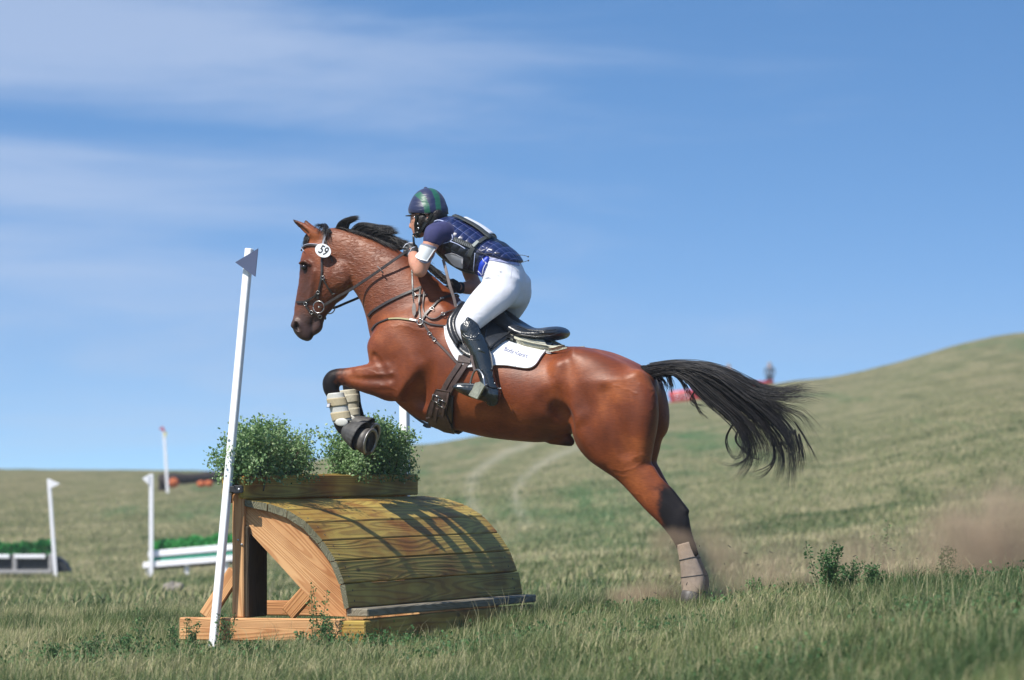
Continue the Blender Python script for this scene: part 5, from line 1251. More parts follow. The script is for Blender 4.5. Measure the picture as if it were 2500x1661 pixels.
# cloth folds at the hip and behind the knee
for q in ([(1190, 662, .150, .004), (1205, 657, .165, .006), (1222, 662, .175, .004)], [(1184, 670, .160, .004), (1200, 664, .175, .006), (1216, 672, .185, .003)], [(1178, 684, .17, .004), (1192, 676, .19, .006), (1208, 684, .195, .003)], [(1140, 772, .285, .004), (1156, 766, .29, .006), (1170, 764, .285, .003)], [(1150, 778, .29, .003), (1164, 774, .29, .004), (1172, 774, .285, .002)]): f.chain(capsule(q, .004), .012)
bo_, bv, bq, bW = put(f, 'breeches', BRE, 3); BB = BVHTree.FromPolygons([tuple(x) for x in bW], bq.tolist())
SEAMM = plain('grey_seam', (.36, .36, .42), .7)
cord([(1203, 632), (1225, 640), (1244, 648), (1258, 656), (1264, 664)], .0012, SEAMM, 'waist_seam', rider, 0.0, BB); cord([(1251, 640), (1249, 664), (1247, 680)], .0012, SEAMM, 'side_seam', rider, 0.0, BB)
mb = MB(); p, n = on_horse([(1196, 632), (1215, 636), (1235, 640), (1255, 644), (1266, 646)], .002, .15, 4, 2, BB); mb.sweep(p, n, .020, .003); mb.build('waistband', plain('lilac_band', (.36, .38, .60), .6), rider)
# tall boots
BOOT = plain('polished_black_boot', (.014, .018, .020), .20, .2, 12, bump=.004, bscale=16, spec=.7, coat=.3)
for m_, nm in ((lambda e: e, 1), (mir, 0)):
    f = fld(.0055)
    f.chain(m_(sect(CAL, .006, .025, .005)), .008)
    f.chain(m_(sect(FOO, .006, .02, .003)), .02)
    f.chain(m_(sect([(1140, 779, 1152, 778, .035, .285), (1134, 790, 1164, 790, .046, .285), (1127, 806, 1168, 804, .054, .288)], .006, .02, .003)), .015)
    f.chain(m_(capsule([(1209, 977, .34, .022), (1206, 983, .34, .020), (1196, 984, .345, .018)], .004)), .006)
    for q in ([(1170, 906, .352, .004), (1186, 901, .36, .005), (1200, 902, .35, .003)], [(1174, 918, .355, .004), (1188, 914, .362, .005), (1204, 918, .355, .003)], [(1156, 862, .345, .003), (1172, 855, .355, .006), (1184, 860, .35, .003)], [(1178, 930, .36, .004), (1192, 927, .365, .005), (1206, 931, .36, .003)]): f.chain(m_(capsule(q, .004)), .010)
    o_, v_, q_, W_ = put(f, 'riding_boot', BOOT, 2)
    if nm:
        BOB = BVHTree.FromPolygons([tuple(x) for x in W_], q_.tolist())
        CROC = plain('embossed_leather', (.020, .024, .028), .25, .4, 60, spec=.7)
        t_ = CROC.node_tree; vo_ = t_.nodes.new('ShaderNodeTexVoronoi'); vo_.inputs['Scale'].default_value = 85; tcn = t_.nodes.new('ShaderNodeTexCoord'); link(t_, tcn.outputs['Object'], vo_.inputs['Vector']); bpn = t_.nodes.new('ShaderNodeBump'); bpn.inputs['Distance'].default_value = .0022; bpn.invert = True; link(t_, vo_.outputs['Distance'], bpn.inputs['Height']); link(t_, bpn.outputs[0], t_.nodes['Principled BSDF'].inputs['Normal'])
        mb, _ = patch([(1130, 806), (1133, 788), (1142, 780), (1152, 781), (1160, 789), (1166, 802)], [(1131, 812), (1136, 820), (1144, 825), (1152, 827), (1160, 826), (1168, 816)], 16, 10, .001, .003, .3, False, bvh=BOB); mb.build('boot_cuff', CROC, o_, True)
        cord([(1128, 816), (1134, 824), (1150, 830), (1172, 830)], .002, BOOT, 'boot_seam', o_, .001, BOB)
        cord([(1184, 938), (1198, 946), (1214, 948)], .0045, BLACKL, 'spur_strap', o_, .004, BOB)
        mb = MB()
        for q in ((1207, 937), (1190, 939)): a_p, a_n = cast(*q, .37, BOB); mb.ell(a_p + a_n * .004, (H * .005, N * .005, UP * .005), 6, 8)
        mb.tube([P(1212, 948, .36), P(1221, 949, .355)], .004, 8); mb.ell(P(1222, 949, .355), (H * .006, N * .006, UP * .006), 8, 10); mb.build('spur', STEEL, o_, True)
        cord([(1116, 940), (1140, 939), (1166, 941)], .005, plain('welt', (.10, .11, .12), .4), 'welt', o_, .000, BOB)
# gloves
GLV = plain('black_glove', (.020, .020, .022), .55, .3, 80, bump=.001, bscale=120)
for E, arm in ((HN, [(1008, 617, .09, .031), (1010, 622, .105, .034)]), (HFf, [(1116, 702, -.12, .030), (1124, 703, -.138, .034)])):
    cc = E[0][0][0][0]; f = Field(cc - .12, cc + .12, .003)
    for e, k_ in E: f.chain(e, k_)
    f.chain(capsule(arm, .004), .008); g_o, gv, gq, gW = put(f, 'glove', GLV, 1)
    if E is HN: GB = BVHTree.FromPolygons([tuple(x) for x in gW], gq.tolist())
cord([(985, 606), (990, 598), (1000, 594), (1011, 594)], .0026, plain('white_glove_piping', (.60, .62, .70), .5), 'glove_piping', rider, .001, GB)
cord([(994, 628), (1000, 616), (1006, 606), (1014, 604)], .0022, plain('white_glove_piping', (.60, .62, .70), .5), 'glove_piping', rider, .001, GB)
# medical armband
f2_ = BVHTree.FromPolygons([tuple(v.co + body_o.parent.location) for v in body_o.data.vertices], [list(p.vertices) for p in body_o.data.polygons])
mb, _ = patch([(1031, 599), (1046, 601), (1060, 607)], [(1015, 628), (1028, 634), (1041, 637)], 10, 10, .008, .004, .25, False, bvh=f2_); mb.build('armband_card', plain('white_card', (.72, .74, .76), .35, .03, 20), rider, True)
mb = MB()
for pl in ([(1024, 634), (1040, 641), (1054, 630), (1060, 618)], [(1028, 596), (1046, 600), (1064, 606)]): p, n = on_horse(pl, .003, .25, 3, 2, f2_); mb.sweep(p, n, .012, .003)
mb.build('armband_strap', plain('grey_elastic', (.20, .21, .28), .7), rider)
# helmet
HP_ = [(1011, 476), (1026, 468), (1039, 481), (1048, 501), (1051, 524), (1038, 526), (1035, 506), (1027, 489)]
HQ_ = [(1044, 457), (1062, 460), (1073, 478), (1078, 516), (1065, 518), (1062, 486), (1054, 467)]
def inpoly(x, y, pl):
    c = np.zeros(len(x), bool); n = len(pl)
    for i in range(n):
        (x0, y0), (x1, y1) = pl[i], pl[(i + 1) % n]; k_ = ((y0 > y) != (y1 > y)) & (x < (x1 - x0) * (y - y0) / ((y1 - y0) if y1 != y0 else 1e-9) + x0); c ^= k_
    return c
f = Field((.2, -.2, 2.25), (.85, .2, 2.75), .0032)
f.chain(sect([(1000, 512, 1092, 509, .092, 0)], .01, .06), .01) if False else None
f.chain(blob(1045, 512, 0, .1085, .100, .124, 2), .01)
f.chain(blob(1046, 514, 0, .1085, .100, .045, 2), .03)
cut = blob(1046, 560, 0, .30, .30, .092, 2); f.chain(cut, .004, True)
f.chain(blob(1039, 459, 0, .010, .010, .006), .004)
def hattr(v, Wv):
    a, b_ = pixn(Wv); Wm = toW(v * np.array([[1, -1, 1]])); c, d_ = pixn(Wm); fr = v[:, 1] > -.02
    m_ = np.where(fr, inpoly(a, b_, HP_) | inpoly(a, b_, HQ_), inpoly(c, d_, HP_) | inpoly(c, d_, HQ_)); return {'stripe': ('FLOAT', m_.astype(float))}
m, t, b = newmat('helmet_silk'); at = t.nodes.new('ShaderNodeAttribute'); at.attribute_name = 'stripe'
link(t, ramp(t, at.outputs['Fac'], [(.3, (.012, .018, .062)), (.5, (.07, .16, .12)), (.7, (.010, .095, .058))]), b.inputs['Base Color']); b.inputs['Roughness'].default_value = .42; b.inputs['Sheen Weight'].default_value = .1
tcn = t.nodes.new('ShaderNodeTexCoord'); mpn = t.nodes.new('ShaderNodeMapping'); mpn.inputs['Scale'].default_value = (14, 14, 55); link(t, tcn.outputs['Object'], mpn.inputs[0]); nn_ = t.nodes.new('ShaderNodeTexNoise'); nn_.inputs['Scale'].default_value = 1.4; nn_.inputs['Detail'].default_value = 3; link(t, mpn.outputs[0], nn_.inputs['Vector'])
bpn = t.nodes.new('ShaderNodeBump'); bpn.inputs['Distance'].default_value = .0035; link(t, nn_.outputs['Fac'], bpn.inputs['Height']); link(t, bpn.outputs[0], b.inputs['Normal'])
hel, hv, hq, hW = put(f, 'helmet', m, 1, attrs=hattr); HB = BVHTree.FromPolygons([tuple(x) for x in hW], hq.tolist())
cord([(999, 523), (1015, 522), (1035, 525), (1055, 524), (1075, 520), (1092, 519)], .0035, plain('helmet_rim', (.012, .014, .02), .4), 'helmet_rim', hel, .001, HB, .1, True)
mb = MB(); rim = []
for i in range(13): a_ = -1 + 2 * i / 12; rim.append((wor(loc(P(1003, 525, 0))[0] - .02 * a_ * a_ * 1.6, a_ * .075, loc(P(1003, 525, 0))[2])))
tip = [p + H * (.030 * (1 - (-1 + 2 * i / 12) ** 2)) - UP * .004 for i, p in enumerate(rim)]
n = 13; mb.add(rim + tip + [p - UP * .004 for p in rim] + [p - UP * .004 for p in tip], [[i, i + 1, n + i + 1, n + i] for i in range(12)] + [[3 * n + i, 3 * n + i + 1, 2 * n + i + 1, 2 * n + i] for i in range(12)] + [[n + i, n + i + 1, 3 * n + i + 1, 3 * n + i] for i in range(12)])
mb.build('helmet_peak', plain('peak', (.015, .015, .018), .4), hel, True)
# chin harness, hair, and a dark cheek mass that paints the face's shade
HARN = plain('black_harness', (.010, .011, .012), .35, .3, 60, bump=.001, bscale=120)
HAIR_SHADE = plain('dark_hair_and_shade', (.016, .011, .009), .5, .4, 60, bump=.004, bscale=90)
f = Field((.1, -.2, 2.1), (.85, .2, 2.6), .005)
f.chain(capsule([(1064, 522, .045, .042), (1058, 535, .058, .030), (1046, 540, .068, .024)]), .02); f.chain(capsule([(1064, 522, -.045, .042), (1058, 535, -.058, .030)]), .02); f.chain(capsule([(1074, 530, 0, .045), (1078, 546, 0, .034), (1070, 552, .02, .03)]), .03)
f.chain(capsule([(1030, 534, .062, .030), (1022, 545, .046, .026), (1020, 560, .030, .022)]), .02); f.chain(capsule([(1034, 530, .078, .016), (1028, 548, .066, .018), (1022, 566, .036, .018), (1020, 572, 0, .016)]), .012)  # dark mass over cheek and jaw standing in for shadow on the face
put(f, 'hair', HAIR_SHADE, 1)
mb = MB()
for pl, wd in (([(1056, 522), (1044, 540), (1030, 560), (1021, 574)], .020), ([(1018, 524), (1016, 545), (1018, 568)], .018), ([(1062, 528), (1052, 548), (1032, 566)], .020)):
    pts = [P(x, y, .094 - .030 * i / (len(pl) - 1) - (.03 if i == len(pl) - 1 else 0)) for i, (x, y) in enumerate(pl)]; pts = [Vector(k[:3]) for k in catm([tuple(p) for p in pts], .01)]
    mb.sweep(pts, [N] * len(pts), wd, .006); mb.sweep([mirror(p) for p in pts], [-N] * len(pts), wd, .006)
mb.tube([P(1021, 575, .035), P(1017, 577, 0), P(1018, 575, -.035)], .012, 8)
mb.build('chin_harness', HARN, hel)
mb = MB()
for q in ((1012, 531, .085), (1020, 547, .088), (1022, 558, .085)): mb.ell(P(*q), (H * .004, N * .003, UP * .007), 6, 8)
mb.build('harness_buckle', plain('grey_clip', (.5, .52, .55), .25, .1, metal=.6), hel, True)
# whip, held upright in the near hand
wh = thing('riding_whip', P(1011, 771, .2), 'short whip with black handle and twisted white shaft held beside the rider\'s arm', 'whip')
MB().tube([P(1012, 600, .085), P(1010, 590, .09), P(1009, 573, .095)], .0062, 8).build('handle', BLACKL, wh, True)
MB().tube([P(1009, 574, .095), P(1018, 568, .098), P(1024, 570, .098)], [.006, .007, .009], 8).build('handle_cap', BLACKL, wh, True)
a, c = P(1011, 612, .12), P(1009, 730, .215)
mb = MB(); mb.tube([a, P(1006, 660, .20), P(1007, 690, .21), c], .0042, 8); mb.build('shaft', plain('white_cord_shaft', (.62, .60, .55), .5), wh, True)
mb = MB(); q0_, q1_ = P(1006, 662, .20), P(1009, 724, .214)
for i in range(17):
    f0 = i / 17; p_ = q0_.lerp(q1_, f0); q_ = q0_.lerp(q1_, f0 + .03); mb.tube([p_ + H * -.006, p_ + N * .006, q_ + H * .006], .0022, 5)
mb.build('twist', DKGR, wh)
MB().tube([c, P(1011, 742, .215)], .003, 6).build('tip', DKGR, wh)
fl_ = [(1009, 741), (1014, 741), (1016, 752), (1015.5, 766), (1012, 773), (1008, 768), (1006, 754)]
MB().prism([P(x, y, .216) for x, y in fl_], N * .004).build('flapper', plain('clear_flapper', (.30, .25, .22), .4, .2, 80), wh)
# ------------------------------------------------------------------ mane and tail: tapering locks along guide curves
HORSEHAIR = plain('black_horsehair', (.010, .0095, .010), .42, .6, 40, spec=.45, c2=(.016, .013, .012))
def hair(name, guides, n, rad, par, seed, spread=.012, seg=16, wild=.2, wjit=.03, locks=0, clump=.0):
    """guides: neighbouring curves (px,py,w); strands lie between them"""
    r = np.random.default_rng(seed); G = [catm([tuple(P(*q)) for q in g], .02) for g in guides]
    GS = []
    for g in G:
        d = np.r_[0, np.cumsum(np.linalg.norm(np.diff(g, axis=0), axis=1))]; s = np.linspace(0, d[-1], seg); GS.append(np.stack([np.interp(s, d, g[:, q]) for q in range(3)], 1))
    V = []; Fc = []; nV = 0
    tt = np.linspace(0, 1, seg)[:, None]
    LK = [(r.random() * (len(GS) - 1), r.normal(size=3) * spread * 1.2, r.uniform(.66, 1.16), r.normal() * wjit) for _ in range(locks)]
    for k in range(n):
        lk = LK[r.integers(locks)] if locks else None
        x = (np.clip(lk[0] + r.normal() * .10, 0, len(GS) - 1) if locks else r.random() * (len(GS) - 1)); i = min(int(x), len(GS) - 2) if len(GS) > 1 else 0; f = x - i
        c = GS[i] * (1 - f) + GS[i + 1] * f if len(GS) > 1 else GS[0].copy()
        cut = 1 - abs(r.normal()) * .16 - (.25 * r.random() if r.random() < .3 else 0); cut = max(.35, cut)
        if locks: cut = max(.3, lk[2] * (1 - abs(r.normal()) * .05))
        s = np.linspace(0, cut, seg) * (seg - 1); i0 = np.clip(s.astype(int), 0, seg - 2); ff = (s - i0)[:, None]; c = c[i0] * (1 - ff) + c[i0 + 1] * ff
        o = r.normal(size=3) * spread; o2 = r.normal(size=3) * spread * (1 + wild * 6 * r.random()); ph = r.random(3) * 6.28; am = spread * wild * r.random() * 2
        c = c + o * (.4 + .6 * tt) + (o2 - o) * tt ** 1.6 + np.array(N) * r.normal() * wjit * (.3 + .7 * tt) + np.sin(ph + tt * np.array([7., 6., 8.])) * am * tt
        if locks: c = c + lk[1] * tt ** 1.3 + np.array(N) * lk[3] * tt - (o2 - o) * (tt ** 1.6) * clump - o * (tt * clump)
        rr = rad * r.uniform(.45, 1.3) * np.clip(1.05 - tt ** 2.2, .06, 1)
        t = np.gradient(c, axis=0); t /= np.linalg.norm(t, axis=1)[:, None] + 1e-9
        a = np.cross(t, np.array(N)); a /= np.linalg.norm(a, axis=1)[:, None] + 1e-9; b_ = np.cross(t, a)
        ring = [c + (a * math.cos(q) + b_ * math.sin(q) * .6) * rr for q in (0.5, 2.6, 4.7)]
        V.append(np.stack(ring, 1).reshape(-1, 3)); base = nV
        I_ = np.arange(seg - 1)[:, None] * 3 + base
        for q in range(3): Fc.append(np.concatenate([I_ + q, I_ + (q + 1) % 3, I_ + 3 + (q + 1) % 3, I_ + 3 + q], 1))
        nV += seg * 3
    return np.concatenate(V), np.concatenate(Fc)
def hair_obj(name, parts, par):
    V = []; Fc = []; n = 0
    for v, f in parts: V.append(v); Fc.append(f + n); n += len(v)
    return mesh(name, np.concatenate(V), np.concatenate(Fc), HORSEHAIR, par, True)
tl = [[(1585, 896, 0), (1640, 888, 0), (1700, 890, 0), (1760, 906, 0), (1800, 928, 0), (1850, 955, 0), (1900, 962, 0), (1950, 950, 0), (1995, 946, 0)],
      [(1585, 899, 0), (1640, 890, 0), (1700, 892, 0), (1760, 910, 0), (1810, 940, 0), (1860, 970, 0), (1910, 992, 0), (1950, 1010, 0), (1966, 1038, 0)],
      [(1585, 903, 0), (1640, 894, 0), (1700, 898, 0), (1765, 920, 0), (1820, 955, 0), (1880, 995, 0), (1925, 1035, 0), (1950, 1080, 0), (1962, 1125, 0)],
      [(1585, 908, 0), (1640, 898, 0), (1700, 906, 0), (1760, 935, 0), (1815, 975, 0), (1865, 1020, 0), (1900, 1065, 0), (1918, 1105, 0), (1915, 1150, 0)],
      [(1587, 913, 0), (1640, 902, 0), (1690, 912, 0), (1745, 950, 0), (1795, 990, 0), (1840, 1030, 0), (1870, 1075, 0), (1885, 1115, 0), (1876, 1150, 0)],
      [(1588, 916, 0), (1640, 906, 0), (1685, 922, 0), (1730, 962, 0), (1775, 1000, 0), (1812, 1035, 0), (1835, 1080, 0), (1838, 1115, 0), (1820, 1140, 0)],
      [(1590, 920, 0), (1640, 908, 0), (1680, 932, 0), (1712, 970, 0), (1750, 998, 0), (1790, 1020, 0), (1815, 1060, 0), (1818, 1100, 0), (1800, 1130, 0)]]
PT = [hair('t', tl, 1250, .0023, horse, 31, .018, 20, .26, .05, 44, .84), hair('t', tl, 200, .0014, horse, 32, .014, 18, .25, .035), hair('t', [[q for q in g[:6]] for g in tl], 520, .0032, horse, 36, .010, 14, .10, .03),
      hair('t', [tl[0]], 40, .0022, horse, 33, .012, 20, .5, .02)]
wisp = [[(1700, 950, 0), (1685, 975, 0), (1700, 990, 0), (1727, 992, 0)], [(1690, 965, 0), (1705, 1000, 0), (1735, 1028, 0)], [(1800, 1020, 0), (1775, 1060, 0), (1772, 1085, 0), (1790, 1118, 0), (1815, 1108, 0), (1822, 1080, 0)],
        [(1820, 1060, 0), (1830, 1110, 0), (1800, 1136, 0), (1765, 1136, 0), (1727, 1116, 0)], [(1880, 1060, 0), (1892, 1120, 0), (1870, 1160, 0), (1845, 1168, 0), (1819, 1163, 0)], [(1890, 1080, 0), (1888, 1130, 0), (1860, 1150, 0), (1830, 1160, 0)],
        [(1905, 1080, 0), (1912, 1130, 0), (1904, 1172, 0)], [(1940, 1050, 0), (1952, 1110, 0), (1940, 1165, 0)], [(1950, 1060, 0), (1962, 1110, 0), (1956, 1162, 0)], [(1940, 1030, 0), (1975, 1085, 0), (2002, 1140, 0)], [(1850, 990, 0), (1910, 1000, 0), (1955, 1020, 0), (1966, 1055, 0)],
        [(1760, 908, 0), (1800, 926, 0), (1845, 932, 0), (1875, 965, 0)], [(1810, 1040, 0), (1796, 1075, 0), (1830, 1110, 0), (1862, 1120, 0), (1885, 1095, 0)]]
for i, g in enumerate(wisp): PT.append(hair('t', [g], 13, .0017, horse, 50 + i, .006, 16, .25, .01))
for i, g in enumerate(([(1600, 920, 0), (1612, 935, 0), (1620, 965, 0)], [(1608, 918, 0), (1618, 930, 0), (1630, 955, 0)], [(1622, 914, 0), (1634, 930, 0), (1642, 972, 0)], [(1640, 912, 0), (1662, 930, 0), (1690, 975, 0)], [(1632, 912, 0), (1640, 935, 0), (1641, 960, 0)], [(1650, 910, 0), (1672, 940, 0), (1695, 985, 0)])):
    PT.append(hair('t', [g], 16, .0020, horse, 80 + i, .007, 12, .2, .02))
hair_obj('tail', PT, horse)
# dock (the fleshy root of the tail)
f = Field((-1.6, -.15, 1.3), (-.55, .15, 1.75), .006)
f.chain(sect([(1566, 893, 1582, 926, .05), (1590, 892, 1600, 922, .045), (1620, 889, 1624, 915, .036), (1655, 887, 1655, 910, .028), (1690, 890, 1688, 906, .018)], .008, .03), .02)
v, q = f.surface(2); mesh('tail_dock', toW(v), q, plain('tail_root', (.010, .009, .009), .85, .3, 60, spec=.15), horse, True)
mn = []
mn.append(hair('m', [[(820, 559, 0), (826, 545, 0), (842, 535, 0), (862, 530, 0), (878, 530, 0)], [(832, 561, 0), (838, 549, 0), (850, 540, 0), (866, 533, 0), (876, 532, 0)], [(850, 564, 0), (850, 553, 0), (853, 544, 0), (864, 537, 0), (874, 533, 0)]], 480, .0019, horse, 101, .004, 12, .15, .012))
mn.append(hair('m', [[(856, 566, 0), (868, 552, 0), (885, 545, 0), (920, 552, 0), (965, 556, 0)], [(870, 570, 0), (882, 557, 0), (905, 552, 0), (935, 562, 0), (976, 566, 0)], [(895, 577, 0), (908, 565, 0), (925, 563, 0), (945, 567, 0), (970, 571, 0)], [(915, 586, 0), (925, 577, 0), (935, 572, 0), (948, 570, 0), (962, 571, 0)]], 950, .0022, horse, 102, .005, 13, .15, .014))
mn.append(hair('m', [[(920, 585, 0), (935, 575, 0), (960, 578, 0), (985, 588, 0), (1006, 592, 0)], [(935, 592, 0), (950, 585, 0), (975, 592, 0), (998, 602, 0)], [(955, 602, 0), (968, 596, 0), (985, 603, 0), (1000, 612, 0)], [(975, 612, 0), (985, 607, 0), (1000, 618, 0), (1020, 632, 0)]], 600, .0020, horse, 103, .004, 12, .15, .012))
mn.append(hair('m', [[(1000, 626, 0), (1015, 622, 0), (1040, 640, 0), (1060, 658, 0)], [(1030, 645, 0), (1045, 645, 0), (1070, 665, 0), (1090, 682, 0)], [(1060, 672, 0), (1075, 672, 0), (1095, 690, 0), (1115, 706, 0)], [(1085, 692, 0), (1100, 694, 0), (1115, 708, 0), (1130, 722, 0)]], 360, .0021, horse, 104, .006, 10, .2, .015))
# short roots lying on the crest and the forelock
mn.append(hair('m', [[(812, 559, .0), (830, 556, .02), (850, 563, .03)], [(870, 568, .0), (890, 572, .03), (910, 584, .035)], [(930, 590, .0), (955, 598, .035), (985, 622, .04)]], 300, .0022, horse, 105, .004, 9, .1, .01))
mn.append(hair('m', [[(792, 556, 0), (780, 549, .03), (768, 552, .06), (762, 560, .07)], [(796, 555, 0), (788, 547, .02), (790, 556, .07), (780, 585, .095)], [(800, 556, 0), (797, 548, .01), (800, 560, .07), (806, 590, .09)]], 130, .0020, horse, 106, .005, 12, .3, .01))
mn.append(hair('m', [[(760, 566, 0), (748, 575, .01), (742, 592, .02), (740, 606, .02)], [(768, 566, 0), (756, 580, .04), (750, 596, .05), (748, 604, .05)]], 160, .0026, horse, 107, .004, 10, .1, .01))
hair_obj('mane', mn, horse)
# ------------------------------------------------------------------ the course behind: other fences, poles, spectators
BRUSH = leaf_mat('brush_green', (.01, .10, .02), (.015, .17, .03), (.03, .26, .05), .6, .2)
def scm(Y): return F / Y                        # pixels per metre at depth Y
XV = Vector((1, 0, 0)); YV = Vector((0, 1, 0))
def simple(name, c, rough=.6, var=.15, scale=12): return plain(name, c, rough, var, scale)
GREYP = simple('grey_paint', (.30, .29, .29)); DARKP = simple('dark_panel', (.018, .022, .024)); WHT2 = simple('white_rail_paint', (.80, .79, .82), .6, .05); GRN2 = simple('green_rail_paint', (.03, .24, .15))
def brushrow(p0, p1, hgt, dep, n, par, seed):
    r = np.random.default_rng(seed); p0, p1 = Vector(p0), Vector(p1); t = r.random(n); C = np.array([tuple(p0.lerp(p1, x)) for x in t]); C[:, 1] += r.uniform(-dep / 2, dep / 2, n); C[:, 2] += r.random(n) * hgt * (.7 + .5 * vnoise(t * 10, t * 0, 1.0, seed))
    return leaves('brush', C, .075, BRUSH, par, np.tile([0, 0, 1.2], (n, 1)), seed)
def bgpole(x0, y0, x1, y1, Y, flag, label, dx=1, cols=(WHT2, WHT2), wd=.065):
    b_, t_ = PY(x0, y0, Y), PY(x1, y1, Y); g = gz1(b_.x, b_.y); b_.z = min(b_.z, g + .02)
    t = thing('flag_pole', b_, label, 'flag pole'); d = t_ - b_
    MB().box(b_ - XV * wd / 2, XV * wd, YV * wd, d, 2, 0, .004).build('pole', cols[0], t)
    a = [PY(x, y, Y) - YV * .01 for x, y in flag]; MB().prism(a, -YV * .012).build('flag', cols[1], t)
    return t
Yb = 90
bA = PY(60, 1400, Yb); gA = gz1(bA.x, Yb)
jA = thing('brush_jump', (bA.x, Yb, gA), 'dark roll jump with grey frame and green brush top at the far left', 'jump')
x = lambda px, Y=Yb: PY(px, 1400, Y).x
def zz_(py, Y=Yb): return PY(100, py, Y).z
for px in (-95, 30, 118): MB().box((x(px), Yb, zz_(1399)), XV * .085, YV * .09, UP * (zz_(1352) - zz_(1399)), 2, 0, .01).build('frame_post', GREYP, jA)
MB().box((x(-100), Yb - .01, zz_(1401)), XV * (x(126) - x(-100)), YV * .10, UP * (.07), 0, 0, .01).build('frame_rail', GREYP, jA)
for a, b_ in ((-90, 26), (38, 114)): MB().box((x(a) - .02, Yb - .015, zz_(1364)), XV * (x(b_) - x(a)), YV * .10, UP * (.075), 0, 0, .01).build('frame_rail', WHT2, jA)
prA = [(0.0, 0), (.0, .32), (.10, .36), (.35, .34), (.62, .20), (.78, 0)]
poly = [Vector((x(-110), Yb + .08 + a, zz_(1399) + b_)) for a, b_ in prA]; MB().prism(poly, XV * (x(128) - x(-110))).build('roll', DARKP, jA)
rA = [(0, 0), (0, .30), (.10, .27), (.22, .18), (.30, .02)]
MB().prism([Vector((x(128) + a, Yb + .2, zz_(1399) + b_)) for a, b_ in rA], YV * .5).build('roll_end', DARKP, jA)
brushrow((x(-100), Yb + .15, zz_(1358)), (x(124), Yb + .15, zz_(1358)), .22, .25, 1500, jA, 61)
bgpole(136, 1403, 119, 1170, 89.6, [(118, 1169), (147, 1181), (122, 1193)], 'white pole with a small flag beside the dark brush jump')
# white and green brush fence, turned a little
Yc = 88
bB = PY(450, 1385, Yc); gB = gz1(bB.x, Yc)
jB = thing('brush_jump', (bB.x, Yc, gB), 'white and green railed brush fence behind the leaning pole', 'jump')
def rail(x0, ya, yb_, x1, yc, yd, mat, name, dy=0.0, dep=.12):
    """rail between photo pixels; the right end stands farther away"""
    Y0, Y1 = Yc + dy, Yc - .5 + dy
    p0, p1 = PY(x0, yb_, Y0), PY(x1, yd, Y1); h_ = (PY(x0, ya, Y0) - p0).length
    MB().box(p0, p1 - p0, YV * dep, UP * h_, 0, 0, .01).build(name, mat, jB)
rail(362, 1346, 1361, 640, 1323, 1337, WHT2, 'rail'); rail(363, 1362.5, 1373, 641, 1339, 1348, GRN2, 'rail', .03); rail(349, 1374, 1388, 642, 1350, 1364, WHT2, 'rail', -.05)
rail(366, 1348, 1392, 640, 1326, 1372, DARKP, 'backing', .17)
for px in (356, 450, 545, 628):
    p_ = PY(px, 1390 - (px - 356) * .07, Yc - (px - 356) / 284 * .5); g_ = gz1(p_.x, p_.y); MB().box((p_.x, p_.y + .02, g_ - .05), XV * .09, YV * .1, UP * (max(.1, p_.z - g_ + .12)), 2, 0, .01).build('foot', WHT2, jB)
BRUSH = leaf_mat('brush_light_green', (.03, .22, .04), (.06, .36, .08), (.10, .46, .12), .6, .3); p0, p1 = PY(372, 1349, Yc + .2), PY(640, 1326, Yc - .3); brushrow(p0, p1, .17, .2, 1900, jB, 62)
bgpole(369, 1360, 369, 1158, Yc - .15, [(364, 1159), (347, 1168), (364, 1184)], 'white pole with a small flag at the end of the white and green fence', cols=(WHT2, WHT2), wd=.075)
# log pile with pumpkins on the far rise
Yd = 150; sD = PY(470, 1190, Yd); gD = gz1(sD.x, Yd)
LOGM = simple('dark_log_bark', (.035, .026, .022), .9, .4, 6); ORG = simple('pumpkin_orange', (.48, .11, .025), .7, .3, 5)
jD = thing('log_jump', (sD.x, Yd, gD), 'long dark log fence on the rise beyond the leaning pole', 'jump')
p0, p1 = PY(392, 1171, Yd), PY(640, 1160, Yd + 2); MB().tube([p0.lerp(p1, i / 8) + UP * .02 * math.sin(i * 2.1) for i in range(9)], [.17 + .02 * math.sin(i * 1.7) for i in range(9)], 14).build('log', LOGM, jD, True)
p0, p1 = PY(400, 1188, Yd + .1), PY(640, 1176, Yd + 2.1); 
for px in (398, 560): p_ = PY(px, 1182, Yd + .2); g_ = gz1(p_.x, p_.y); MB().box((p_.x - .15, p_.y, g_ - .1), XV * .3, YV * .4, UP * (p_.z - g_ + .1), 0, 0, .02).build('block', LOGM, jD)
def pumpkin(px, py, Y, r, label):
    c = PY(px, py, Y); t = thing('pumpkin', (c.x, c.y, c.z - r * .8), label, 'pumpkin', 'pumpkins by the log fence'); V = []; Fc = []; n, m = 24, 10
    for i in range(m + 1):
        th = math.pi * i / m
        for k in range(n): ph = 2 * math.pi * k / n; rr = r * (1 + .07 * math.cos(ph * 8)) * math.sin(th); V.append(c + Vector((rr * math.cos(ph), rr * math.sin(ph), r * .8 * math.cos(th))))
    for i in range(m):
        for k in range(n): Fc.append([i * n + k, (i + 1) * n + k, (i + 1) * n + (k + 1) % n, i * n + (k + 1) % n])
    MB().add(V, Fc).build('fruit', ORG, t, True); MB().tube([c + UP * r * .7, c + UP * r * 1.05], [.03, .02], 6).build('stalk', STEM, t)
pumpkin(421, 1179, Yd - 1.2, .20, 'orange pumpkin right beside the pole with the red and yellow flag')
pumpkin(491, 1182, Yd - 1.2, .13, 'left one of the two orange pumpkins in front of the log'); pumpkin(510, 1181, Yd - 1.2, .13, 'right one of the two orange pumpkins in front of the log')
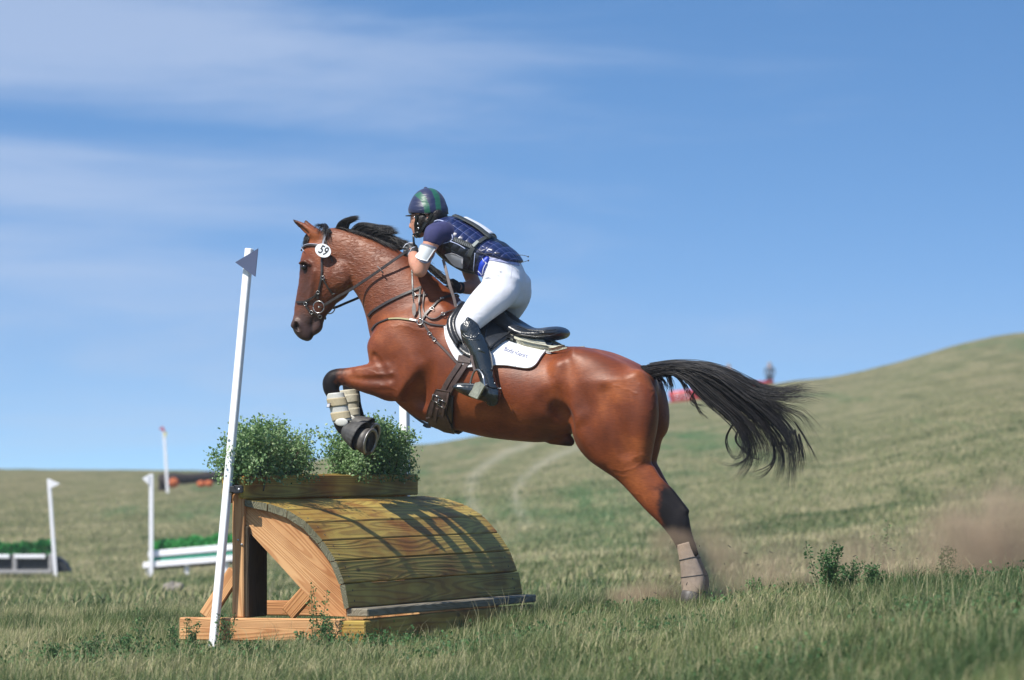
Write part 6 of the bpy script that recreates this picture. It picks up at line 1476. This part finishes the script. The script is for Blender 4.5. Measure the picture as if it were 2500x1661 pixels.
tp = bgpole(409, 1203, 400, 1050, Yd - 1.4, [(398, 1041), (388, 1047), (404, 1056)], 'pale pole with a red and yellow flag against the sky', cols=(WHT2, simple('red_flag', (.45, .05, .08))), wd=.08)
MB().prism([PY(a, b_, Yd - 1.42) for a, b_ in ((399, 1054), (408, 1058), (403, 1070))], -YV * .012).build('flag', simple('yellow_flag', (.55, .50, .12)), tp)
# red fences on the crest
RED = simple('red_paint', (.50, .028, .025), .45)
def redjump(x0, x1, yb, yt, Y, label, rings):
    p0, p1 = PY(x0, yb, Y), PY(x1, yb - (x1 - x0) * .10, Y + .6); g_ = gz1(p0.x, Y); t = thing('red_jump', (p0.x, Y, g_), label, 'jump', 'red fences on the crest')
    h_ = (yb - yt) / scm(Y); d = p1 - p0
    MB().box(p0 - UP * .3, d, YV * .5, UP * (h_ * .35 + .3), 0, 0, .03).build('base', RED, t)
    MB().tube([p0 + YV * .25 + UP * (h_ * .62), p1 + YV * .25 + UP * (h_ * .62)], h_ * .36, 16).build('roll', RED, t, True)
    for q in rings:
        c = PY(q, yb - (yb - yt) * .5 - (q - x0) * .1, Y - .06); mb = MB(); ring3(c, XV * .13, UP * .13, 0, mb, 20, .02); mb.build('white_ring', WHT2, t, True)
    return t
redjump(1637, 1716, 984, 955, 240, 'red fence with white rings just under the root of the tail', (1653, 1674))
redjump(1776, 1888, 955, 938, 246, 'red fence on the skyline below the two spectators', ())
def spectator(px, Y, hgt, label, top, leg, turn=0.0, lean=0.0):
    b_ = PY(px, 1000, Y); g_ = gz1(b_.x, Y); t = thing('person', (b_.x, Y, g_), label, 'person')
    s = hgt / 1.75; ell = lambda mb, x_, z_, a, c, d, n=8: mb.ell((b_.x + x_ * s + lean * z_ * s, Y, g_ + z_ * s), (XV * a * s, YV * c * s, UP * d * s), n, 12)
    f = Field((-.4, -.25, -.05), (.4, .25, 1.85), .02)
    def cp(pts, k=.05):
        K = catm([[a, b2, c, r] for a, b2, c, r in pts], .02); f.chain([(q[:3], np.eye(3), np.array([q[3]] * 3)) for q in K], k)
    cp([(0, 0, .95, .15), (0, 0, 1.15, .13), (0, 0, 1.38, .155)]); cp([(-.14, 0, 1.40, .07), (.14, 0, 1.40, .07)])
    cp([(0, 0, 1.45, .055), (0, 0, 1.58, .06)], .03); cp([(0, 0, 1.62, .095), (0, 0, 1.68, .09)], .03)
    for q in (-1, 1):
        cp([(.09 * q, 0, .90, .10), (.10 * q, -.02, .50, .065), (.11 * q, 0, .10, .045), (.11 * q, -.04, .03, .04), (.11 * q, -.16, .02, .035)], .03)
        cp([(.19 * q, 0, 1.40, .055), (.26 * q, 0, 1.12, .042), (.20 * q, -.14, .92, .035), (.19 * q, -.2, .88, .035)], .03)
    v, q = f.surface(1); v = v * np.array([s * 1.25, s * 1.2, s]) + np.array([b_.x, Y, g_]); zc = (v[:, 2] - g_) / s
    mesh('body', v, q, simple('far_skin', (.40, .24, .17)), t, True)
    nrm = lambda a, b2: ((zc > a) & (zc < b2))
    def shell(a, b2, mat, name, g_=.012):
        cx_, cy_ = b_.x, Y; sel = nrm(a, b2); fi = q[sel[q].all(axis=1)]; vv = v.copy(); n = np.zeros_like(v)
        fn = np.cross(v[q[:, 1]] - v[q[:, 0]], v[q[:, 2]] - v[q[:, 0]])
        for k in range(4): np.add.at(n, q[:, k], fn)
        n /= np.linalg.norm(n, axis=1)[:, None] + 1e-12; vv += n * g_; us = np.unique(fi); mp_ = np.full(len(v), -1); mp_[us] = np.arange(len(us)); mesh(name, vv[us], mp_[fi], mat, t, True)
    shell(.88, 1.47, top, 'shirt'); shell(.10, .93, leg, 'trousers', .014); shell(-.05, .12, DARKP, 'shoes', .016); shell(1.64, 1.9, simple('far_hair', (.32, .23, .16)), 'hair', .018)
spectator(1779, 292, 1.72, 'blurred person in a sand coloured top on the crest above the tail', simple('sand_shirt', (.50, .34, .26)), simple('pale_trousers', (.45, .38, .33)))
spectator(1879, 304, 1.66, 'blurred person in dark blue on the skyline at the end of the red fence', simple('dark_blue_shirt', (.10, .14, .20)), simple('navy_trousers', (.02, .045, .08)))
# a pale stone in the grass
r_ = np.random.default_rng(4)
def stone(px, Y, r, label):
    c = PY(px, 1440, Y); g_ = gz1(c.x, Y); V = []; Fc = []; n, m = 16, 9
    for i in range(m + 1):
        th = math.pi * i / m
        for k in range(n): ph = 2 * math.pi * k / n; q = r * (1 + .18 * math.sin(3 * ph + i) + .12 * math.cos(5 * th + k)); V.append(Vector((c.x + q * 1.4 * math.sin(th) * math.cos(ph), Y + q * math.sin(th) * math.sin(ph), g_ + q * .3 + q * .7 * math.cos(th))))
    for i in range(m):
        for k in range(n): Fc.append([i * n + k, (i + 1) * n + k, (i + 1) * n + (k + 1) % n, i * n + (k + 1) % n])
    o = MB().add(V, Fc).build('stone', plain('stone', (.20, .18, .15), .9, .3, 8, bump=.01, bscale=20), None, True); tag(o, label, 'stone')
stone(422, 60, .10, 'pale stone in the grass left of the wooden jump')
# ------------------------------------------------------------------ grass, weeds
GRASS = leaf_mat('grass_blade', (.070, .120, .040), (.200, .235, .088), (.50, .44, .25), .6, .35)
def grass(name, n, y0, y1, hb, wb, seed, label, dens=1.0):
    r = np.random.default_rng(seed)
    Y = np.sqrt(y0 ** 2 + r.random(n) * (y1 ** 2 - y0 ** 2)); X = (r.random(n) * 2 - 1) * (.1045 * Y + .7)
    cl = vnoise(X, Y, .42, seed + 1); keep = r.random(n) < (.55 + .6 * cl) * np.clip((150 - Y) / 70, 0, 1); X, Y, cl = X[keep], Y[keep], cl[keep]; n = len(X)
    Z = gz(X, Y) - .012
    gr = vnoise(X, Y / 2, 1.3, 21) * .5 + vnoise(X, Y, .35, 22) * .25 + vnoise(X, Y / 3, 3.3, 23) * .25; gr = np.clip((gr - .5) * 2.3 + .5, 0, 1)                    # green or straw patches
    tus = vnoise(X, Y, .21, seed + 7) ** 2; h = hb * r.uniform(.4, 1.3, n) * (.35 + .6 * cl + 1.5 * tus); st_ = r.random(n) < .03; h *= np.where(st_, 2.0, 1)
    px_ = CX + F * X / Y
    az = r.random(n) * 6.283; le = r.uniform(.05, .75, n) * h; dx = np.cos(az) * le + .12 * h; dy = np.sin(az) * le
    w = wb * r.uniform(.6, 1.5, n) * np.where(st_, .5, 1); fa = r.random(n) * 3.14; wx, wy = np.cos(fa) * w, np.sin(fa) * w
    b = np.stack([X, Y, Z], 1); m = b + np.stack([dx * .35, dy * .35, h * .55], 1); t = b + np.stack([dx, dy, h * .95 - le * .25], 1); W_ = np.stack([wx, wy, wx * 0], 1)
    V = np.stack([b - W_, b + W_, m + W_ * .8, m - W_ * .8, t], 1).reshape(-1, 3)
    k = np.arange(n) * 5
    tint = np.where(st_, .95, 0) + np.clip(.86 - gr * 1.05 - tus * .25 + r.normal(0, .20, n) + np.where(r.random(n) < .10, .4, 0) + np.clip((Y - 26) / 120, 0, .24), 0, 1) * ~st_
    me = bpy.data.meshes.new(name); nf = 2 * n
    me.vertices.add(5 * n); me.vertices.foreach_set('co', V.astype(np.float32).ravel())
    loops = np.stack([k, k + 1, k + 2, k + 3, k + 3, k + 2, k + 4], 1).ravel(); me.loops.add(7 * n); me.loops.foreach_set('vertex_index', loops.astype(np.int32))
    st = np.stack([np.arange(n) * 7, np.arange(n) * 7 + 4], 1).ravel(); me.polygons.add(nf); me.polygons.foreach_set('loop_start', st.astype(np.int32))
    a = me.attributes.new('tint', 'FLOAT', 'POINT'); a.data.foreach_set('value', np.repeat(tint, 5).astype(np.float32))
    me.update(calc_edges=True); me.validate()
    me.materials.append(GRASS); o = bpy.data.objects.new(name, me); COL.objects.link(o); tag(o, label, 'grass', None, 'stuff'); return o
grass('grass', 600000, 12.5, 36, .078, .0019, 201, 'short mixed green and straw grass round the jump')
grass('grass', 230000, 36, 150, .085, .008, 202, 'blurred grass on the slopes beyond the jump')
WEED = leaf_mat('weed_leaf', (.035, .09, .028), (.08, .18, .055), (.20, .30, .11), .6, .25)
def weed(px, Y, h, ns, spread, nl, ls, seed, label, dry=0.0, w=None):
    r = np.random.default_rng(seed); c = PY(px, 1450, Y); X = c.x; g_ = gz1(X, Y); t = thing('weed_plant', (X, Y, g_), label, 'weed', None)
    st = MB(); C = []; D = []
    for k in range(ns):
        a = r.random() * 6.283; ln = h * 1.25 * r.uniform(.6, 1.05); d = Vector((math.cos(a) * spread * r.random(), math.sin(a) * spread * r.random(), 1)).normalized(); p = Vector((X + r.normal() * .012, Y + r.normal() * .012, g_ - .02)); pts = [p]
        for q in range(7): d = (d + Vector((r.normal() * .09, r.normal() * .09, .10))).normalized(); pts.append(pts[-1] + d * ln / 7)
        st.tube(pts, [.0032 * (1 - .11 * q) for q in range(8)], 4, False)
        for q in range(nl):
            f = .10 + .90 * r.random(); i = min(6, int(f * 7)); p = pts[i].lerp(pts[i + 1], f * 7 - i); o = Vector((r.normal(), r.normal(), .4 + r.normal() * .4)).normalized(); e = p + o * ls * r.uniform(.2, 2.2) * (1.1 - f * .7); 
            C.append(e); D.append(o * 1.2)
    st.build('stem', STEM if dry > .5 else WEED_STEM, t); leaves('foliage', [tuple(q) for q in C], ls, WEED, t, np.array([tuple(q) for q in D]), seed, np.clip(r.normal(.35 + dry * .4, .22, len(C)), 0, 1))
WEED_STEM = plain('weed_stem', (.09, .11, .05), .8, .2, 60)
WL = [(775, 26.6, .30, 4, .25, 26, .022, 'slim upright weed in front of the curved wooden side board'),
      (738, 26.5, .13, 7, .7, 26, .020, 'low branching weed at the foot of the curved wooden side board'),
      (800, 26.4, .17, 9, .6, 34, .020, 'bushy weed in front of the toe of the wooden jump'),
      (548, 26.4, .20, 8, .5, 34, .018, 'weed growing over the foot of the leaning white pole'),
      (470, 26.4, .17, 8, .6, 34, .018, 'weed in front of the left end of the ground beam'),
      (422, 26.3, .16, 5, .4, 30, .018, 'weed in the grass left of the ground beam'),
      (350, 26.0, .24, 4, .25, 28, .020, 'tall thin weed standing alone left of the jump'),
      (300, 25.5, .14, 9, .7, 40, .018, 'low dark weed clump left of the tall thin weed'),
      (215, 25.0, .16, 9, .7, 40, .018, 'dark spreading weed in the lower left grass'),
      (120, 24.8, .12, 9, .8, 40, .018, 'low weed patch near the lower left edge'),
      (620, 25.4, .10, 10, .9, 40, .018, 'low green weed mat in front of the beam and pole'),
      (915, 26.2, .10, 8, .8, 40, .018, 'low weed in front of the toe board'),
      (1480, 27.0, .10, 10, .8, 40, .018, 'green weed tuft in the grass left of the hind hooves'),
      (1600, 26.9, .09, 12, .8, 40, .018, 'green weed tuft just left of the hind hooves'),
      (2020, 26.3, .27, 16, .42, 60, .022, 'tall dense bushy weed on the right below the tail'),
      (2060, 26.3, .20, 14, .8, 60, .020, 'bright green leafy weed at the right side of the tall bushy weed'),
      (2130, 26.5, .18, 12, .8, 50, .020, 'broad low green weed between the tall weeds on the right'),
      (2142, 28.3, .36, 3, .2, 34, .020, 'thin dusty weed behind the low green weed on the right'),
      (2296, 26.8, .19, 4, .2, 50, .018, 'small dark spike-shaped weed near the right dust cloud'),
      (2440, 27.2, .26, 8, .4, 40, .020, 'grassy dark weed near the right edge'),
      (1850, 27.4, .12, 7, .8, 40, .018, 'pale dry weed tuft right of the hind hooves')]
for i, a in enumerate(WL): weed(*a[:5], int(a[5] * 2.2), a[6] * .72, 300 + i, a[7], dry=(1.0 if 'dry' in a[7] or 'dusty' in a[7] else 0))
# low leafy ground cover between the grass
r_ = np.random.default_rng(55); C = []
for px, Y, rx, ry, n in ((60, 24.5, .5, .8, 900), (210, 25.2, .35, .8, 800), (330, 25.6, .3, .6, 600), (470, 25.6, .3, .5, 500), (640, 25.2, .3, .5, 400), (845, 26.3, .22, .3, 500), (1130, 24.5, .35, .7, 700), (1290, 25.5, .25, .5, 400), (1480, 26.9, .25, .3, 400), (1620, 24.0, .4, .9, 700),
                         (1850, 26.8, .3, .4, 500), (2090, 27.0, .42, .4, 900), (2260, 22, .4, 1.2, 800), (2420, 20, .4, 1.5, 900), (2460, 26.5, .35, .6, 700), (1000, 26.4, .3, .3, 300), (1900, 19, .4, 1.2, 600)):
    x0 = PY(px, 1450, Y).x; X = x0 + r_.normal(size=n) * rx * .5; Y_ = Y + r_.normal(size=n) * ry * .5; Z = gz(X, Y_) + np.abs(r_.normal(size=n)) * .035 + .01; C.append(np.stack([X, Y_, Z], 1))
C = np.concatenate(C); o = leaves('undergrowth', C, .020, WEED, None, np.tile([0, 0, .6], (len(C), 1)), 56, np.clip(r_.normal(.35, .2, len(C)), 0, 1)); tag(o, 'low dark green leafy ground cover between the grass', 'undergrowth', None, 'stuff')
# dirt thrown up by the hooves
r_ = np.random.default_rng(77); mb = MB()
for i in range(46):
    x_, y_ = (r_.uniform(1730, 2320), r_.uniform(1330, 1460)) if i < 34 else (r_.uniform(1560, 1720), r_.uniform(1280, 1470)); c = P(x_, y_, r_.uniform(-.2, .3)); a = r_.random() * 3.14; s_ = r_.uniform(.4, 1.5)
    mb.ell(c, ((H * math.cos(a) + UP * math.sin(a)) * .012 * s_, N * .002, (UP * math.cos(a) - H * math.sin(a)) * .0025), 4, 5)
o = mb.build('debris', plain('soil_crumbs', (.05, .045, .035), .9, .3, 60)); tag(o, 'crumbs of soil and stalk flying behind the hind hooves', 'debris', None, 'stuff')
# dust clouds
def dust(px, py, w, rx, ry, rz, dens, seed, label, rot=0):
    m = bpy.data.materials.new('dust'); m.use_nodes = True; t = m.node_tree; t.nodes.clear(); out = t.nodes.new('ShaderNodeOutputMaterial'); pv = t.nodes.new('ShaderNodeVolumePrincipled'); link(t, pv.outputs[0], out.inputs['Volume'])
    pv.inputs['Color'].default_value = (.95, .68, .44, 1); pv.inputs['Anisotropy'].default_value = .1
    co = t.nodes.new('ShaderNodeTexCoord'); ln = t.nodes.new('ShaderNodeVectorMath'); ln.operation = 'LENGTH'; mp = t.nodes.new('ShaderNodeMapping'); mp.inputs['Scale'].default_value = (1 / rx, 1 / ry, 1 / rz); link(t, co.outputs['Object'], mp.inputs[0]); link(t, mp.outputs[0], ln.inputs[0])
    n = t.nodes.new('ShaderNodeTexNoise'); n.inputs['Scale'].default_value = 3.2; n.inputs['Detail'].default_value = 5; n.inputs['Roughness'].default_value = .55; mo = t.nodes.new('ShaderNodeMapping'); mo.inputs['Location'].default_value = (seed, seed * 2, 0); link(t, co.outputs['Object'], mo.inputs[0]); link(t, mo.outputs[0], n.inputs['Vector'])
    a = t.nodes.new('ShaderNodeMath'); a.operation = 'MULTIPLY_ADD'; a.inputs[1].default_value = 1.5; link(t, n.outputs['Fac'], a.inputs[0]); a.inputs[2].default_value = .05
    s = t.nodes.new('ShaderNodeMath'); s.operation = 'SUBTRACT'; link(t, a.outputs[0], s.inputs[0]); link(t, ln.outputs['Value'], s.inputs[1])
    mr = t.nodes.new('ShaderNodeMapRange'); mr.inputs[1].default_value = 0; mr.inputs[2].default_value = .75; mr.inputs[4].default_value = dens; mr.interpolation_type = 'SMOOTHSTEP'; link(t, s.outputs[0], mr.inputs[0]); link(t, mr.outputs[0], pv.inputs['Density'])
    c = P(px, py, w); mb = MB(); mb.ell((0, 0, 0), (XV * rx, YV * ry, UP * rz), 16, 24); me = bpy.data.meshes.new('dust'); me.from_pydata([tuple(v) for v in mb.v], [], mb.f); me.materials.append(m)
    o = bpy.data.objects.new('dust', me); COL.objects.link(o); o.location = c; tag(o, label, 'dust', None, 'stuff')
dust(2440, 1325, .1, .74, .6, .52, 5.0, 1.3, 'brown dust cloud drifting at the right edge')
dust(1765, 1385, -.15, .60, .40, .48, 3.2, 5.1, 'thin brown dust round the hind hooves')
dust(1640, 1322, .30, .26, .14, .13, 5.0, 9.4, 'puff of dust over the hind cannon')
dust(1580, 1452, .1, .36, .25, .13, 4.2, 3.7, 'low puff of dust left of the hind hooves')
dust(2110, 1385, .0, .95, .5, .32, 1.9, 7.7, 'faint dust hanging over the grass behind the horse')
# ------------------------------------------------------------------ the air between: thin even haze
hz = bpy.data.materials.new('haze_air'); hz.use_nodes = True; t = hz.node_tree; t.nodes.clear(); out = t.nodes.new('ShaderNodeOutputMaterial'); pv = t.nodes.new('ShaderNodeVolumePrincipled')
pv.inputs['Color'].default_value = (.90, .93, .97, 1); pv.inputs['Density'].default_value = .0005; pv.inputs['Anisotropy'].default_value = .2; link(t, pv.outputs[0], out.inputs['Volume'])
zmin = float(ground.data.vertices and min(v.co.z for v in ground.data.vertices)) - 1.0; zmax = max(max(v.co.z for v in ground.data.vertices), 4.0) + 2.0
x_ = 1400.0; bx = [(-x_, -60, zmin), (x_, -60, zmin), (x_, 1060, zmin), (-x_, 1060, zmin), (-x_, -60, zmax), (x_, -60, zmax), (x_, 1060, zmax), (-x_, 1060, zmax)]
o = mesh('haze', bx, [[3, 2, 1, 0], [4, 5, 6, 7], [0, 1, 5, 4], [1, 2, 6, 5], [2, 3, 7, 6], [3, 0, 4, 7]], hz); tag(o, 'thin pale summer haze over the field', 'haze', None, 'stuff')
